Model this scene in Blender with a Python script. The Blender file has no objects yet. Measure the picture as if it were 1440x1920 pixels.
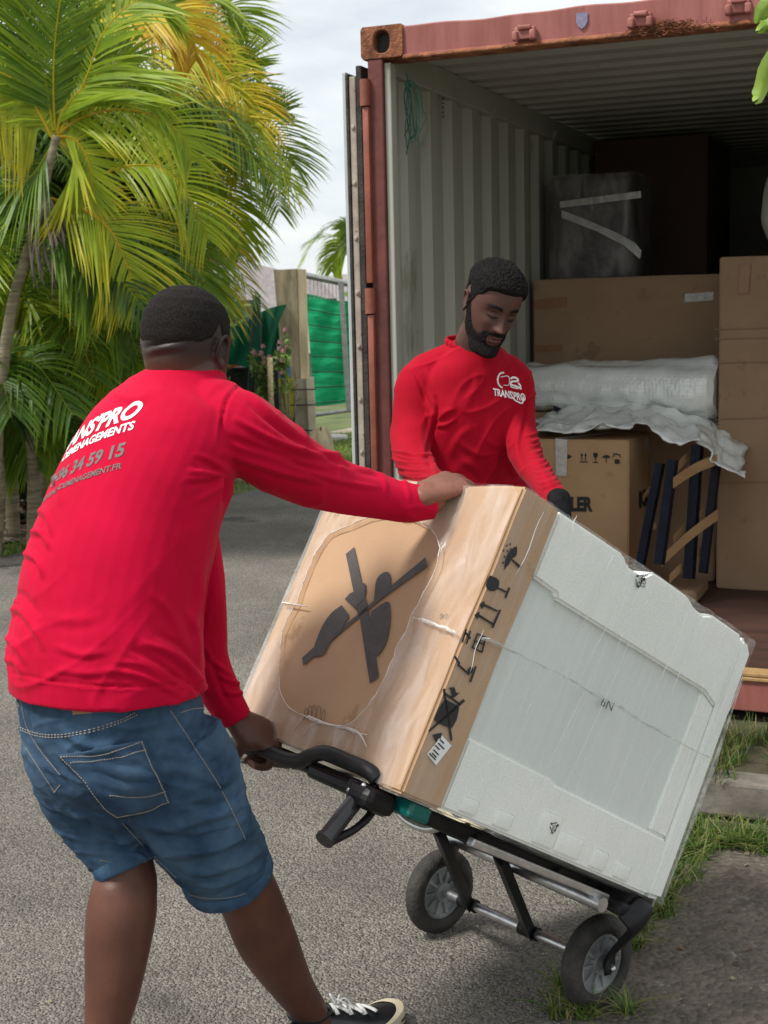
import bpy, bmesh, math, random
import numpy as np
from mathutils import Vector, Matrix, noise
from mathutils.bvhtree import BVHTree
random.seed(7); rng = np.random.default_rng(7)
S = bpy.context.scene
# ------------------------------------------------------------------ camera
FPX, PITCH, ROLL, CAMZ = 2541.4, 0.14663, -0.02374, 1.68
cF = np.array([0, math.cos(PITCH), -math.sin(PITCH)]); cR = np.array([1., 0, 0]); cU = np.cross(cR, cF)
cR, cU = math.cos(ROLL)*cR + math.sin(ROLL)*cU, -math.sin(ROLL)*cR + math.cos(ROLL)*cU
EYE = np.array([0, 0, CAMZ])
cam = bpy.data.objects.new('camera', bpy.data.cameras.new('camera')); S.collection.objects.link(cam)
cam.matrix_world = Matrix(((cR[0], cU[0], -cF[0], 0), (cR[1], cU[1], -cF[1], 0), (cR[2], cU[2], -cF[2], CAMZ), (0, 0, 0, 1)))
cam.data.sensor_fit = 'HORIZONTAL'; cam.data.sensor_width = 36; cam.data.lens = FPX/1440*36
cam.data.clip_end = 2000; cam.data.clip_start = .05
cam.data.dof.use_dof = True; cam.data.dof.focus_distance = 3.3; cam.data.dof.aperture_fstop = 13
S.camera = cam
# ------------------------------------------------------------------ sky, sun, exposure
W = bpy.data.worlds.new('World'); S.world = W; W.use_nodes = True
nt = W.node_tree; nt.nodes.clear()
SUN_EL, SUN_AZ = math.radians(56), math.radians(-112)     # azimuth from +Y towards +X: behind and left of the camera
def N(t, ty, **kw):
    n = t.nodes.new(ty)
    for k, v in kw.items():
        if k in n.inputs: n.inputs[k].default_value = v
        else: setattr(n, k, v)
    return n
out = N(nt, 'ShaderNodeOutputWorld')
sky = N(nt, 'ShaderNodeTexSky', sky_type='NISHITA', sun_disc=False, sun_elevation=SUN_EL, sun_rotation=SUN_AZ)
bg1 = N(nt, 'ShaderNodeBackground'); bg1.inputs['Strength'].default_value = .12
nt.links.new(sky.outputs[0], bg1.inputs[0])
tc = N(nt, 'ShaderNodeTexCoord'); mp = N(nt, 'ShaderNodeMapping'); mp.inputs['Scale'].default_value = (1, 1, 2.6)
nt.links.new(tc.outputs['Generated'], mp.inputs[0])
nz = N(nt, 'ShaderNodeTexNoise'); nz.inputs['Scale'].default_value = 5.5; nz.inputs['Detail'].default_value = 9; nz.inputs['Roughness'].default_value = .55
nt.links.new(mp.outputs[0], nz.inputs['Vector'])
cr = N(nt, 'ShaderNodeValToRGB'); e = cr.color_ramp.elements
e[0].position = .36; e[0].color = (.68, .72, .76, 1); e[1].position = .60; e[1].color = (.93, .93, .90, 1)
m = e.new(.48); m.color = (.80, .83, .84, 1)
nt.links.new(nz.outputs['Fac'], cr.inputs[0])
bg2 = N(nt, 'ShaderNodeBackground'); bg2.inputs['Strength'].default_value = .84
nt.links.new(cr.outputs[0], bg2.inputs[0])
mx = N(nt, 'ShaderNodeMixShader'); mx.inputs[0].default_value = .86
nt.links.new(bg1.outputs[0], mx.inputs[1]); nt.links.new(bg2.outputs[0], mx.inputs[2]); nt.links.new(mx.outputs[0], out.inputs[0])
sun = bpy.data.objects.new('sun', bpy.data.lights.new('sun', 'SUN')); S.collection.objects.link(sun)
sun.data.energy = 2.9; sun.data.angle = math.radians(11); sun.data.color = (1, .96, .9)
sd = Vector((math.sin(SUN_AZ)*math.cos(SUN_EL), math.cos(SUN_AZ)*math.cos(SUN_EL), math.sin(SUN_EL)))
sun.rotation_euler = (-sd).to_track_quat('-Z', 'Y').to_euler()
S.view_settings.view_transform = 'Standard'; S.view_settings.look = 'None'
S.view_settings.exposure = 0.50; S.view_settings.gamma = 1
S.render.engine = 'CYCLES'
# ------------------------------------------------------------------ helpers
def A3(p): return np.asarray(p, float)
def P(px, py, Y=None, Z=None):
    d = cF*FPX + cR*(px-720) - cU*(py-960)
    t = (Y/d[1]) if Y is not None else (Z-CAMZ)/d[2]
    return EYE + d*t
def PP(px, py, o, n):
    d = cF*FPX + cR*(px-720) - cU*(py-960)
    return EYE + d*(np.dot(A3(o)-EYE, n)/np.dot(d, n))
def proj(V):
    d = np.atleast_2d(V)-EYE; z = d@cF
    return np.stack([720+FPX*(d@cR)/z, 960-FPX*(d@cU)/z], -1)
def nrm(v): v = A3(v); return v/max(np.linalg.norm(v), 1e-12)
def spl(pts, n):
    p = A3(pts)
    if len(p) < 3:
        t = np.linspace(0, 1, n)[:, None]; return p[0]*(1-t)+p[-1]*t
    q = np.vstack([2*p[0]-p[1], p, 2*p[-1]-p[-2]]); o = []
    for s in np.linspace(0, len(p)-1-1e-9, n):
        i = int(s); t = s-i; a, b, c, d = q[i], q[i+1], q[i+2], q[i+3]
        o.append(.5*((2*b)+(-a+c)*t+(2*a-5*b+4*c-d)*t*t+(-a+3*b-3*c+d)*t**3))
    return np.array(o)
MATS = {}; ATTR = set()
def mat(name, c1, c2=None, scale=6., rough=.6, bump=0., bscale=None, metal=0., detail=4., c3=None, c3pos=.62, c3scale=None,
        stretch=(1, 1, 1), spec=.5, sheen=0., voro=0., vscale=80., ramp=(.35, .65), attr=None, attrmix=1., coat=0., sss=0., trans=0., dist=.01):
    if name in MATS: return MATS[name]
    m = bpy.data.materials.new(name); m.use_nodes = True; t = m.node_tree; t.nodes.clear(); L = t.links.new
    o = N(t, 'ShaderNodeOutputMaterial'); b = N(t, 'ShaderNodeBsdfPrincipled'); L(b.outputs[0], o.inputs[0])
    c2 = c2 or c1
    tc = N(t, 'ShaderNodeTexCoord'); mp = N(t, 'ShaderNodeMapping'); mp.inputs['Scale'].default_value = stretch; L(tc.outputs['Object'], mp.inputs[0])
    nz = N(t, 'ShaderNodeTexNoise'); nz.inputs['Scale'].default_value = scale; nz.inputs['Detail'].default_value = detail; nz.inputs['Roughness'].default_value = .6; L(mp.outputs[0], nz.inputs['Vector'])
    r = N(t, 'ShaderNodeValToRGB'); r.color_ramp.elements[0].position = ramp[0]; r.color_ramp.elements[1].position = ramp[1]
    r.color_ramp.elements[0].color = (*c1, 1); r.color_ramp.elements[1].color = (*c2, 1); L(nz.outputs['Fac'], r.inputs[0])
    col = r.outputs[0]
    if voro:
        v = N(t, 'ShaderNodeTexVoronoi'); v.inputs['Scale'].default_value = vscale; L(mp.outputs[0], v.inputs['Vector'])
        hs = N(t, 'ShaderNodeMix', data_type='RGBA', blend_type='MULTIPLY'); hs.inputs[0].default_value = voro
        bw = N(t, 'ShaderNodeRGBToBW'); L(v.outputs['Color'], bw.inputs[0])
        mr = N(t, 'ShaderNodeMapRange'); mr.inputs['To Min'].default_value = .35; mr.inputs['To Max'].default_value = 1.75; L(bw.outputs[0], mr.inputs[0])
        L(col, hs.inputs[6]); L(mr.outputs[0], hs.inputs[7]); col = hs.outputs[2]
    if c3:
        n3 = N(t, 'ShaderNodeTexNoise'); n3.inputs['Scale'].default_value = c3scale or scale*.6; n3.inputs['Detail'].default_value = 8; n3.inputs['Roughness'].default_value = .68
        m3 = N(t, 'ShaderNodeMapping'); m3.inputs['Location'].default_value = (7, 3, 1); m3.inputs['Scale'].default_value = stretch
        L(tc.outputs['Object'], m3.inputs[0]); L(m3.outputs[0], n3.inputs['Vector'])
        mr = N(t, 'ShaderNodeMapRange'); mr.inputs['From Min'].default_value = c3pos; mr.inputs['From Max'].default_value = c3pos+.05; L(n3.outputs['Fac'], mr.inputs[0])
        mm = N(t, 'ShaderNodeMix', data_type='RGBA'); L(mr.outputs[0], mm.inputs[0]); L(col, mm.inputs[6]); mm.inputs[7].default_value = (*c3, 1); col = mm.outputs[2]
    if attr:
        ATTR.add(name)
        a = N(t, 'ShaderNodeVertexColor', layer_name=attr); mm = N(t, 'ShaderNodeMix', data_type='RGBA', blend_type='MULTIPLY'); mm.inputs[0].default_value = attrmix
        L(col, mm.inputs[6]); L(a.outputs[0], mm.inputs[7]); col = mm.outputs[2]
    L(col, b.inputs['Base Color'])
    b.inputs['Roughness'].default_value = rough; b.inputs['Metallic'].default_value = metal; b.inputs['Specular IOR Level'].default_value = spec
    if sheen: b.inputs['Sheen Weight'].default_value = sheen; b.inputs['Sheen Roughness'].default_value = .4
    if coat: b.inputs['Coat Weight'].default_value = coat; b.inputs['Coat Roughness'].default_value = .25
    if sss: b.inputs['Subsurface Weight'].default_value = sss; b.inputs['Subsurface Radius'].default_value = (.012, .005, .003)
    if bump:
        nb = N(t, 'ShaderNodeTexNoise'); nb.inputs['Scale'].default_value = bscale or scale*6; nb.inputs['Detail'].default_value = 3; L(mp.outputs[0], nb.inputs['Vector'])
        bp = N(t, 'ShaderNodeBump'); bp.inputs['Strength'].default_value = bump; bp.inputs['Distance'].default_value = dist
        h = nb.outputs['Fac']
        if voro:
            v2 = N(t, 'ShaderNodeMath', operation='SUBTRACT'); L(h, v2.inputs[0]); L(v.outputs['Distance'], v2.inputs[1]); h = v2.outputs[0]
        L(h, bp.inputs['Height']); L(bp.outputs[0], b.inputs['Normal'])
    if trans:
        tr = N(t, 'ShaderNodeBsdfTranslucent'); L(col, tr.inputs[0]); ms = N(t, 'ShaderNodeMixShader'); ms.inputs[0].default_value = trans
        L(b.outputs[0], ms.inputs[1]); L(tr.outputs[0], ms.inputs[2]); L(ms.outputs[0], o.inputs[0])
    m['nodes'] = 1; MATS[name] = m; return m
ROOT = {}
def link(o): S.collection.objects.link(o); return o
def props(o, label=None, cat=None, group=None, kind=None):
    if label: o['label'] = label
    if cat: o['category'] = cat
    if group: o['group'] = group
    if kind: o['kind'] = kind
    return o
def thing(name, loc, label, cat, group=None, M=None):
    o = link(bpy.data.objects.new(name, None)); o.empty_display_size = .1
    M = M if M is not None else Matrix.Translation(Vector([float(x) for x in loc]))
    o.matrix_world = M; ROOT[o] = M.copy(); return props(o, label, cat, group)
class MB:
    def __init__(s): s.v = []; s.f = []; s.m = []; s.c = []; s.n = 0; s.hascol = False
    def add(s, v, f, mi=0, col=None):
        v = A3(v).reshape(-1, 3); s.v.append(v); k = s.n
        s.f += [tuple(int(i)+k for i in q) for q in f]; s.m += [mi]*len(f)
        if col is None: c = np.ones((len(v), 3))
        else:
            c = A3(col); c = np.tile(c, (len(v), 1)) if c.ndim == 1 else c; s.hascol = True
        s.c.append(c); s.n += len(v); return s
    def V(s): return np.vstack(s.v)
    def box(s, lo, hi, bev=0, fr=None, mi=0, seg=2, col=None):
        lo = A3(lo); hi = A3(hi); b = bmesh.new(); bmesh.ops.create_cube(b, size=1)
        for w in b.verts: w.co = Vector(((w.co.x+.5)*(hi[0]-lo[0])+lo[0], (w.co.y+.5)*(hi[1]-lo[1])+lo[1], (w.co.z+.5)*(hi[2]-lo[2])+lo[2]))
        if bev: bmesh.ops.bevel(b, geom=b.edges[:], offset=bev, segments=seg, affect='EDGES', profile=.5)
        b.verts.index_update(); v = np.array([w.co[:] for w in b.verts]); f = [[w.index for w in q.verts] for q in b.faces]; b.free()
        if fr is not None: v = fr(v)
        return s.add(v, f, mi, col)
    def tube(s, pts, r, n=12, ref=(0, 0, 1), smooth=0, mi=0, col=None, cap=True):
        pts = A3(pts); r = A3(r)
        if r.ndim == 0: r = np.full((len(pts), 2), float(r))
        if r.ndim == 1: r = np.stack([r, r], 1) if len(r) == len(pts) else np.tile(r, (len(pts), 1))
        if smooth:
            q = spl(np.hstack([pts, r]), smooth); pts = q[:, :3]; r = np.abs(q[:, 3:5])
        k = len(pts); T = np.gradient(pts, axis=0); V = []; ref = A3(ref); side = None
        a = np.linspace(0, 2*math.pi, n, endpoint=False)
        for i in range(k):
            t = nrm(T[i]); q = (ref if side is None else side); q = q-np.dot(q, t)*t
            if np.linalg.norm(q) < 1e-3: q = np.cross(t, [1, .3, .2])
            q = nrm(q); side = q if side is not None else q; w = np.cross(t, q)
            V.append(pts[i]+r[i, 0]*np.cos(a)[:, None]*q+r[i, 1]*np.sin(a)[:, None]*w)
            if i == 0: side = q
            else: side = q
        V = np.vstack(V); F = []
        for i in range(k-1):
            for j in range(n):
                j2 = (j+1) % n; F.append((i*n+j, i*n+j2, (i+1)*n+j2, (i+1)*n+j))
        if cap:
            c0, c1 = len(V), len(V)+1; V = np.vstack([V, pts[0], pts[-1]])
            for j in range(n): j2 = (j+1) % n; F.append((c0, j2, j)); F.append((c1, (k-1)*n+j, (k-1)*n+j2))
        return s.add(V, F, mi, col)
    def limb(s, pts, r, n=20, ref=(0, 0, 1), smooth=24, mi=0):
        # rounded-end tube: appends shrinking rings at both ends
        pts = A3(pts); r = A3(r)
        if r.ndim == 1: r = np.stack([r, r], 1)
        q = spl(np.hstack([pts, r]), smooth); p, r = q[:, :3], np.abs(q[:, 3:5])
        t0, t1 = nrm(p[0]-p[1]), nrm(p[-1]-p[-2]); h0, h1 = [], []
        for k in (.35, .65, .87, .98):
            c = math.sqrt(1-k*k); h0.insert(0, np.r_[p[0]+t0*k*r[0].min()*1., r[0]*c]); h1.append(np.r_[p[-1]+t1*k*r[-1].min(), r[-1]*c])
        q = np.vstack([h0, np.hstack([p, r]), h1])
        return s.tube(q[:, :3], q[:, 3:5], n, ref, mi=mi)
    def ell(s, c, r, fr=None, nu=16, nv=10, mi=0, col=None):
        V = []; F = []
        for i in range(nv+1):
            th = math.pi*i/nv
            for j in range(nu):
                ph = 2*math.pi*j/nu; V.append((r[0]*math.sin(th)*math.cos(ph), r[1]*math.sin(th)*math.sin(ph), r[2]*math.cos(th)))
        V = A3(V)
        if fr is not None: V = V@A3(fr)      # rows of fr are the axes
        V = V+A3(c)
        for i in range(nv):
            for j in range(nu):
                j2 = (j+1) % nu
                F.append((i*nu+j, (i+1)*nu+j, (i+1)*nu+j2, i*nu+j2))
        return s.add(V, F, mi, col)
    def grid(s, G, mi=0, cu=False, col=None):
        G = A3(G); nu, nv = G.shape[:2]; F = []
        for i in range(nu if cu else nu-1):
            for j in range(nv-1):
                i2 = (i+1) % nu; F.append((i*nv+j, i2*nv+j, i2*nv+j+1, i*nv+j+1))
        return s.add(G.reshape(-1, 3), F, mi, col)
    def prism(s, poly, n, th, mi=0, col=None):
        # flat 3-D polygon given thickness th along n
        p = A3(poly); k = len(p); q = p+A3(n)*th
        F = [tuple(range(k)), tuple(range(2*k-1, k-1, -1))]+[(i, i+k, (i+1) % k+k, (i+1) % k) for i in range(k)]
        return s.add(np.vstack([p, q]), F, mi, col)
    def build(s, name, mats, parent=None, smooth=False, local=False, loc=None, auto=None, recalc=True):
        V = s.V()
        M = ROOT.get(parent) if parent is not None else None
        if M is not None and not local:
            Mi = np.array(M.inverted()); V = V@Mi[:3, :3].T+Mi[:3, 3]
        o_loc = None
        if parent is None:
            if loc is None: loc = (V[:, 0].mean(), V[:, 1].mean(), V[:, 2].min())
            o_loc = A3(loc); V = V-o_loc
        me = bpy.data.meshes.new(name); me.from_pydata(V.tolist(), [], s.f)
        if not isinstance(mats, (list, tuple)): mats = [mats]
        for q in mats: me.materials.append(q)
        me.polygons.foreach_set('material_index', np.array(s.m, dtype=np.int32))
        if s.hascol or any(getattr(q, 'name', '') in ATTR for q in (mats if isinstance(mats, (list, tuple)) else [mats])):
            ca = me.color_attributes.new('Col', 'FLOAT_COLOR', 'POINT'); c = np.vstack(s.c); ca.data.foreach_set('color', np.hstack([c, np.ones((len(c), 1))]).ravel())
        if recalc:
            b = bmesh.new(); b.from_mesh(me); bmesh.ops.recalc_face_normals(b, faces=b.faces[:]); b.to_mesh(me); b.free()
        if smooth or auto: me.polygons.foreach_set('use_smooth', [True]*len(me.polygons))
        if auto: me.set_sharp_from_angle(angle=math.radians(auto))
        me.update(); o = link(bpy.data.objects.new(name, me))
        if parent is not None: o.parent = parent; ROOT[o] = M.copy() if M is not None else Matrix()
        else: o.location = o_loc; ROOT[o] = Matrix.Translation(Vector(o_loc))
        return o
def fuse(mb, voxel, it=2, fac=.5):
    # one continuous closed surface out of overlapping shapes
    me = bpy.data.meshes.new('t'); me.from_pydata(mb.V().tolist(), [], mb.f)
    b = bmesh.new(); b.from_mesh(me); bmesh.ops.recalc_face_normals(b, faces=b.faces[:]); b.to_mesh(me); b.free()
    o = link(bpy.data.objects.new('t', me))
    r = o.modifiers.new('r', 'REMESH'); r.mode = 'VOXEL'; r.voxel_size = voxel
    if it: q = o.modifiers.new('s', 'SMOOTH'); q.factor = fac; q.iterations = it
    dg = bpy.context.evaluated_depsgraph_get(); ev = o.evaluated_get(dg); m2 = ev.to_mesh()
    n = len(m2.vertices); V = np.empty(n*3); m2.vertices.foreach_get('co', V); V = V.reshape(-1, 3)
    F = [tuple(p.vertices) for p in m2.polygons]; ev.to_mesh_clear(); bpy.data.objects.remove(o); bpy.data.meshes.remove(me)
    return V, F
def normals(V, F):
    me = bpy.data.meshes.new('t'); me.from_pydata(V.tolist(), [], F); me.update()
    Nn = np.empty(len(V)*3); me.vertices.foreach_get('normal', Nn); bpy.data.meshes.remove(me); return Nn.reshape(-1, 3)
def relax(V, F, mask, it=6):
    e = np.array([(f[i], f[(i+1) % len(f)]) for f in F for i in range(len(f))]); V = V.copy(); n = len(V); cnt = np.bincount(e[:, 0], minlength=n)+np.bincount(e[:, 1], minlength=n)
    for _ in range(it):
        a = np.stack([np.bincount(e[:, 0], V[e[:, 1], k], n)+np.bincount(e[:, 1], V[e[:, 0], k], n) for k in range(3)], 1)/np.maximum(cnt, 1)[:, None]
        V[mask] = V[mask]*.4+a[mask]*.6
    return V
def vnoise(V, s, seed=0.):
    V = A3(V)*s+seed; return np.array([noise.noise(Vector(p)) for p in V])
def bvh(o):
    M = ROOT[o]; me = o.data; return BVHTree.FromPolygons([M@v.co for v in me.vertices], [tuple(p.vertices) for p in me.polygons])
def smooth01(x): x = np.clip(x, 0, 1); return x*x*(3-2*x)
def textverts(body, size=1., off=0., shear=0., maxe=.1, sp=1.):
    c = bpy.data.curves.new('t', 'FONT'); c.body = body; c.size = size; c.offset = off; c.shear = shear; c.space_character = sp; c.resolution_u = 4
    o = link(bpy.data.objects.new('t', c)); dg = bpy.context.evaluated_depsgraph_get(); ev = o.evaluated_get(dg); me = ev.to_mesh()
    b = bmesh.new(); b.from_mesh(me); bmesh.ops.triangulate(b, faces=b.faces[:])
    for _ in range(5):
        es = [x for x in b.edges if x.calc_length() > maxe*size]
        if not es: break
        bmesh.ops.subdivide_edges(b, edges=es, cuts=1); bmesh.ops.triangulate(b, faces=b.faces[:])
    b.verts.index_update(); V = np.array([v.co[:] for v in b.verts]); F = [tuple(v.index for v in f.verts) for f in b.faces]; b.free()
    ev.to_mesh_clear(); bpy.data.objects.remove(o); bpy.data.curves.remove(c); return V, F
def wrapon(tree, pts, d, off=.0015):
    # drop points along d onto a surface
    o = []; d = Vector(nrm(d))
    for p in pts:
        h = tree.ray_cast(Vector(p)-d*.6, d)
        if h[0] is None: o.append(None)
        else:
            n = h[1] if h[1].dot(d) < 0 else -h[1]; o.append(h[0]+n*off)
    return o
def wrapmesh(tree, V, F, d, off=.0015):
    q = wrapon(tree, V, d, off); ok = [x is not None for x in q]
    V2 = [x[:] if x is not None else (0, 0, 0) for x in q]
    F2 = []
    for f in F:
        if all(ok[i] for i in f):
            a = [np.array(V2[i]) for i in f]
            if max(np.linalg.norm(a[i]-a[i-1]) for i in range(len(a))) < .08: F2.append(f)
    return V2, F2
def eyeproj(tree, pts2, off=.0015):
    # pixel points of the reference laid out on the surface they belong to
    o = []
    for px, py in pts2:
        d = Vector(nrm(cF*FPX + cR*(px-720) - cU*(py-960))); h = tree.ray_cast(Vector(EYE), d)
        o.append(None if h[0] is None else h[0]+(h[1] if h[1].dot(d) < 0 else -h[1])*off)
    return o
# ------------------------------------------------------------------ common materials
M_white = mat('white_print', (.80, .80, .80), (.72, .72, .72), 60, .7)
M_black = mat('black_print', (.018, .018, .02), (.03, .03, .03), 40, .75)
M_rubber = mat('rubber', (.016, .015, .014), (.055, .050, .044), 14, .8, .4, 90)
M_plast = mat('black_plastic', (.005, .005, .006), (.011, .011, .012), 25, .42, .08, 300, spec=.28)
M_steelblk = mat('black_painted_steel', (.005, .0055, .007), (.013, .013, .014), 18, .42, spec=.3, c3=(.12, .11, .10), c3pos=.68, c3scale=30)
M_alu = mat('aluminium', (.50, .51, .52), (.66, .66, .66), 40, .34, .05, 200, metal=.9)
M_card = mat('cardboard', (.36, .225, .125), (.42, .265, .15), 5, .82, .10, 240, detail=8, stretch=(1, 1, 1.5), c3=(.33, .2, .11), c3pos=.60, c3scale=9)
M_card2 = mat('cardboard_dull', (.30, .195, .115), (.35, .23, .14), 4, .85, .1, 200, detail=8, c3=(.27, .17, .10), c3pos=.6, c3scale=7)
# ------------------------------------------------------------------ ground
def struct(mb, name, m, **k): o = mb.build(name, m, **k); o['kind'] = 'structure'; return o
CYAW = 0.39367819; CO = A3([-0.04601277, 5.46401592, 0.17382175])
cu = A3([math.cos(CYAW), -math.sin(CYAW), 0]); cv = A3([math.sin(CYAW), math.cos(CYAW), 0])
def CW(x, y, z=0.): return CO+cu*x+cv*y+A3([0, 0, z])
def PC(px, py, y=None, x=None, zz=None):
    n, c0 = (cv, y) if y is not None else (cu, x) if x is not None else (A3([0, 0, 1]), zz)
    d = cF*FPX + cR*(px-720) - cU*(py-960); t = (c0+np.dot(CO-EYE, n))/np.dot(d, n)
    p = EYE+d*t-CO; return A3([p@cu, p@cv, p[2]])
def flat(pts, z, mb=None, sub=0):
    mb = mb or MB(); p = [(a, b, z) for a, b in pts]; mb.add(p, [tuple(range(len(p)))]); return mb
M_ground = mat('grass_soil', (.06, .085, .025), (.13, .16, .045), 1.2, .95, .5, 30, c3=(.16, .125, .085), c3pos=.56, c3scale=.7)
M_asph = mat('asphalt', (.142, .129, .109), (.212, .194, .165), 1.1, .92, .9, 150, voro=.8, vscale=125, c3=(.105, .098, .085), c3pos=.585, c3scale=.55, dist=.012)
M_dirt = mat('leaf_litter_dirt', (.10, .07, .045), (.24, .18, .12), 9, .95, .8, 60, voro=.6, vscale=22, dist=.02)
M_apron = mat('weathered_concrete', (.095, .08, .062), (.165, .14, .11), 3.2, .9, .7, 90, voro=.5, vscale=60, c3=(.28, .26, .22), c3pos=.625, c3scale=7, dist=.01)
M_kerb = mat('kerb_concrete', (.15, .13, .105), (.26, .235, .195), 9, .9, .35, 40, c3=(.07, .07, .045), c3pos=.60, c3scale=6)
M_conc = mat('old_concrete', (.22, .19, .14), (.42, .37, .28), 3, .9, .4, 40, c3=(.12, .11, .08), c3pos=.58, c3scale=4)
g = MB(); g.add([(-400, -60, -.03), (400, -60, -.03), (400, 900, -.03), (-400, 900, -.03)], [(0, 1, 2, 3)])
struct(g, 'ground', M_ground, loc=(0, 0, 0))
def e2(px, py): q = P(px, py, Z=0); return (q[0], q[1])
edge = [(-14, -8), (-7.2, 0), e2(0, 1045), e2(60, 1032), e2(470, 920), e2(600, 897), e2(700, 884), (2, 15.2), (9, 15), (14, 8), (14, -8)]
struct(flat(edge, 0), 'road', M_asph, loc=(0, 0, 0))
# rough concrete apron right of the seam
sm = [e2(900, 2300), e2(1050, 1925), e2(1120, 1830), e2(1215, 1700), e2(1290, 1610), e2(1350, 1560)]
k0 = CW(1.25, -.69); k1 = CW(6, -.69)
ap = sm+[(k1[0], k1[1]), (6, -1), (1.2, -1)]
struct(flat(ap, .006), 'apron', M_apron, loc=(0, 0, 0))
# raised verge the container stands on, with its concrete kerb
def crect(x0, x1, y0, y1): return [tuple(CW(a, b)[:2]) for a, b in ((x0, y0), (x1, y0), (x1, y1), (x0, y1))]
vg = MB(); vp = crect(-.22, 9, -.57, 9.5); vg.prism([(a, b, -.02) for a, b in vp], (0, 0, 1), .15)
M_verge = mat('verge_soil', (.045, .045, .022), (.12, .10, .06), 7, .95, .7, 70)
struct(vg, 'verge', M_verge, loc=CW(0, 0)*A3([1, 1, 0]))
kb = MB(); x = -.3
while x < 7:
    kb.box((x, -.69, -.16), (x+.985, -.565, -.035-.002*(int(x*7) % 3)), .012, fr=lambda v: np.array([CW(*q) for q in v])); x += 1.0
y = -.555
while y < 8:
    kb.box((-.335, y, -.16), (-.215, y+.985, -.036), .012, fr=lambda v: np.array([CW(*q) for q in v])); y += 1.0
struct(kb, 'kerb', M_kerb, loc=CW(0, 0)*A3([1, 1, 0]))
# leaf litter under the palms, concrete drive by the gate
struct(flat([(-12, 7.5), (-5.2, 8.8), (-3.05, 10.0), (-2.2, 12.4), (-1.5, 14.5), (-2.0, 17), (-12, 19)], -.012), 'soil', M_dirt, loc=(-5, 12, 0))
dv = [e2(600, 812), e2(660, 800), e2(760, 792), e2(760, 815), e2(690, 818), e2(620, 822)]
struct(flat(dv, -.01), 'driveway', M_conc, loc=(0, 18, 0))
# grass
def blades(mb, P0, h, w, lean, cols, segs=3):
    n = len(P0); az = rng.uniform(0, 2*math.pi, n); hh = h*rng.uniform(.45, 1.15, n); ln = lean*rng.uniform(.2, 1.4, n)
    for i in range(n):
        d = A3([math.cos(az[i]), math.sin(az[i]), 0]); s = A3([-d[1], d[0], 0]); V = []
        for k in range(segs+1):
            t = k/segs; c = P0[i]+d*ln[i]*hh[i]*t*t+A3([0, 0, hh[i]*t*(1-.35*ln[i]*t)]); ww = w*(1-t**1.5)*.5+.0004
            V += [c-s*ww, c+s*ww]
        c = A3(cols[rng.integers(len(cols))])*rng.uniform(.75, 1.25)
        mb.add(V, [(2*k, 2*k+1, 2*k+3, 2*k+2) for k in range(segs)], 0, c)
M_blade = mat('grass_blade', (1, 1, 1), (.85, .85, .85), 30, .6, attr='Col', trans=.3)
GC = [(.10, .19, .03), (.16, .26, .04), (.08, .15, .025), (.25, .27, .07), (.38, .33, .15)]
def stuff(mb, name, m, label, cat):
    o = mb.build(name, m, loc=(mb.V().mean(0)*A3([1, 1, 0])), recalc=False); o['kind'] = 'stuff'; o['label'] = label; o['category'] = cat; return o
gm = MB()
pts = []
for _ in range(5200):
    x = rng.uniform(.75, 2.4); y = rng.uniform(-.58, -.05) if rng.random() < .85 else rng.uniform(-.7, -.55)
    if noise.noise(Vector((x*4, y*5, 0))) < -.12: continue
    pts.append(CW(x, y, -.045))
blades(gm, np.array(pts), .11, .0045, .8, GC)
stuff(gm, 'grass', M_blade, 'green grass with dry blades growing between the kerb and the container sill', 'grass')
gm = MB(); pts = []
tuft = [(1095, 1905, .04), (1055, 1905, .035), (1175, 1905, .02), (1055, 1862, .02), (1190, 1745, .05), (1215, 1700, .07), (1235, 1690, .05), (1255, 1650, .10), (1270, 1610, .10), (1300, 1590, .10), (1330, 1580, .1), (1370, 1578, .1), (1410, 1585, .1), (1440, 1590, .1), (1285, 1560, .08), (1180, 1780, .04), (1240, 1720, .04)]
for px, py, r in tuft:
    c = P(px, py, Z=0)
    for _ in range(int(260*r/.1)):
        a = rng.uniform(0, 6.28); q = r*math.sqrt(rng.random())
        if rng.random() < .35: continue
        pts.append(c+A3([q*math.cos(a), q*math.sin(a)*.8, 0]))
blades(gm, np.array(pts), .09, .005, 1.1, GC+[(.12, .22, .03)])
stuff(gm, 'weeds', M_blade, 'tufts of weeds growing along the seam at the foot of the kerb', 'weeds')
gm = MB(); pts = []
for _ in range(14000):
    if rng.random() < .6: q = P(rng.uniform(560, 720), rng.uniform(812, 886), Z=0)
    else: q = P(rng.uniform(-60, 520), rng.uniform(900, 1050), Z=0)
    px, py = proj(q)[0]
    if q[1] < 8: continue
    lim = 1045-(px/470)*125 if px < 470 else 920-(px-470)*.165
    if py > lim-2 or (px < 420 and py < lim-22-px*.02): continue
    pts.append(q*A3([1, 1, 0])-A3([0, 0, .02]))
blades(gm, np.array(pts), .07, .016, .8, [(.16, .27, .03), (.24, .36, .05), (.13, .21, .03), (.30, .32, .1)], 2)
stuff(gm, 'lawn', M_blade, 'bright lawn grass along the far edge of the road', 'grass')
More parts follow.
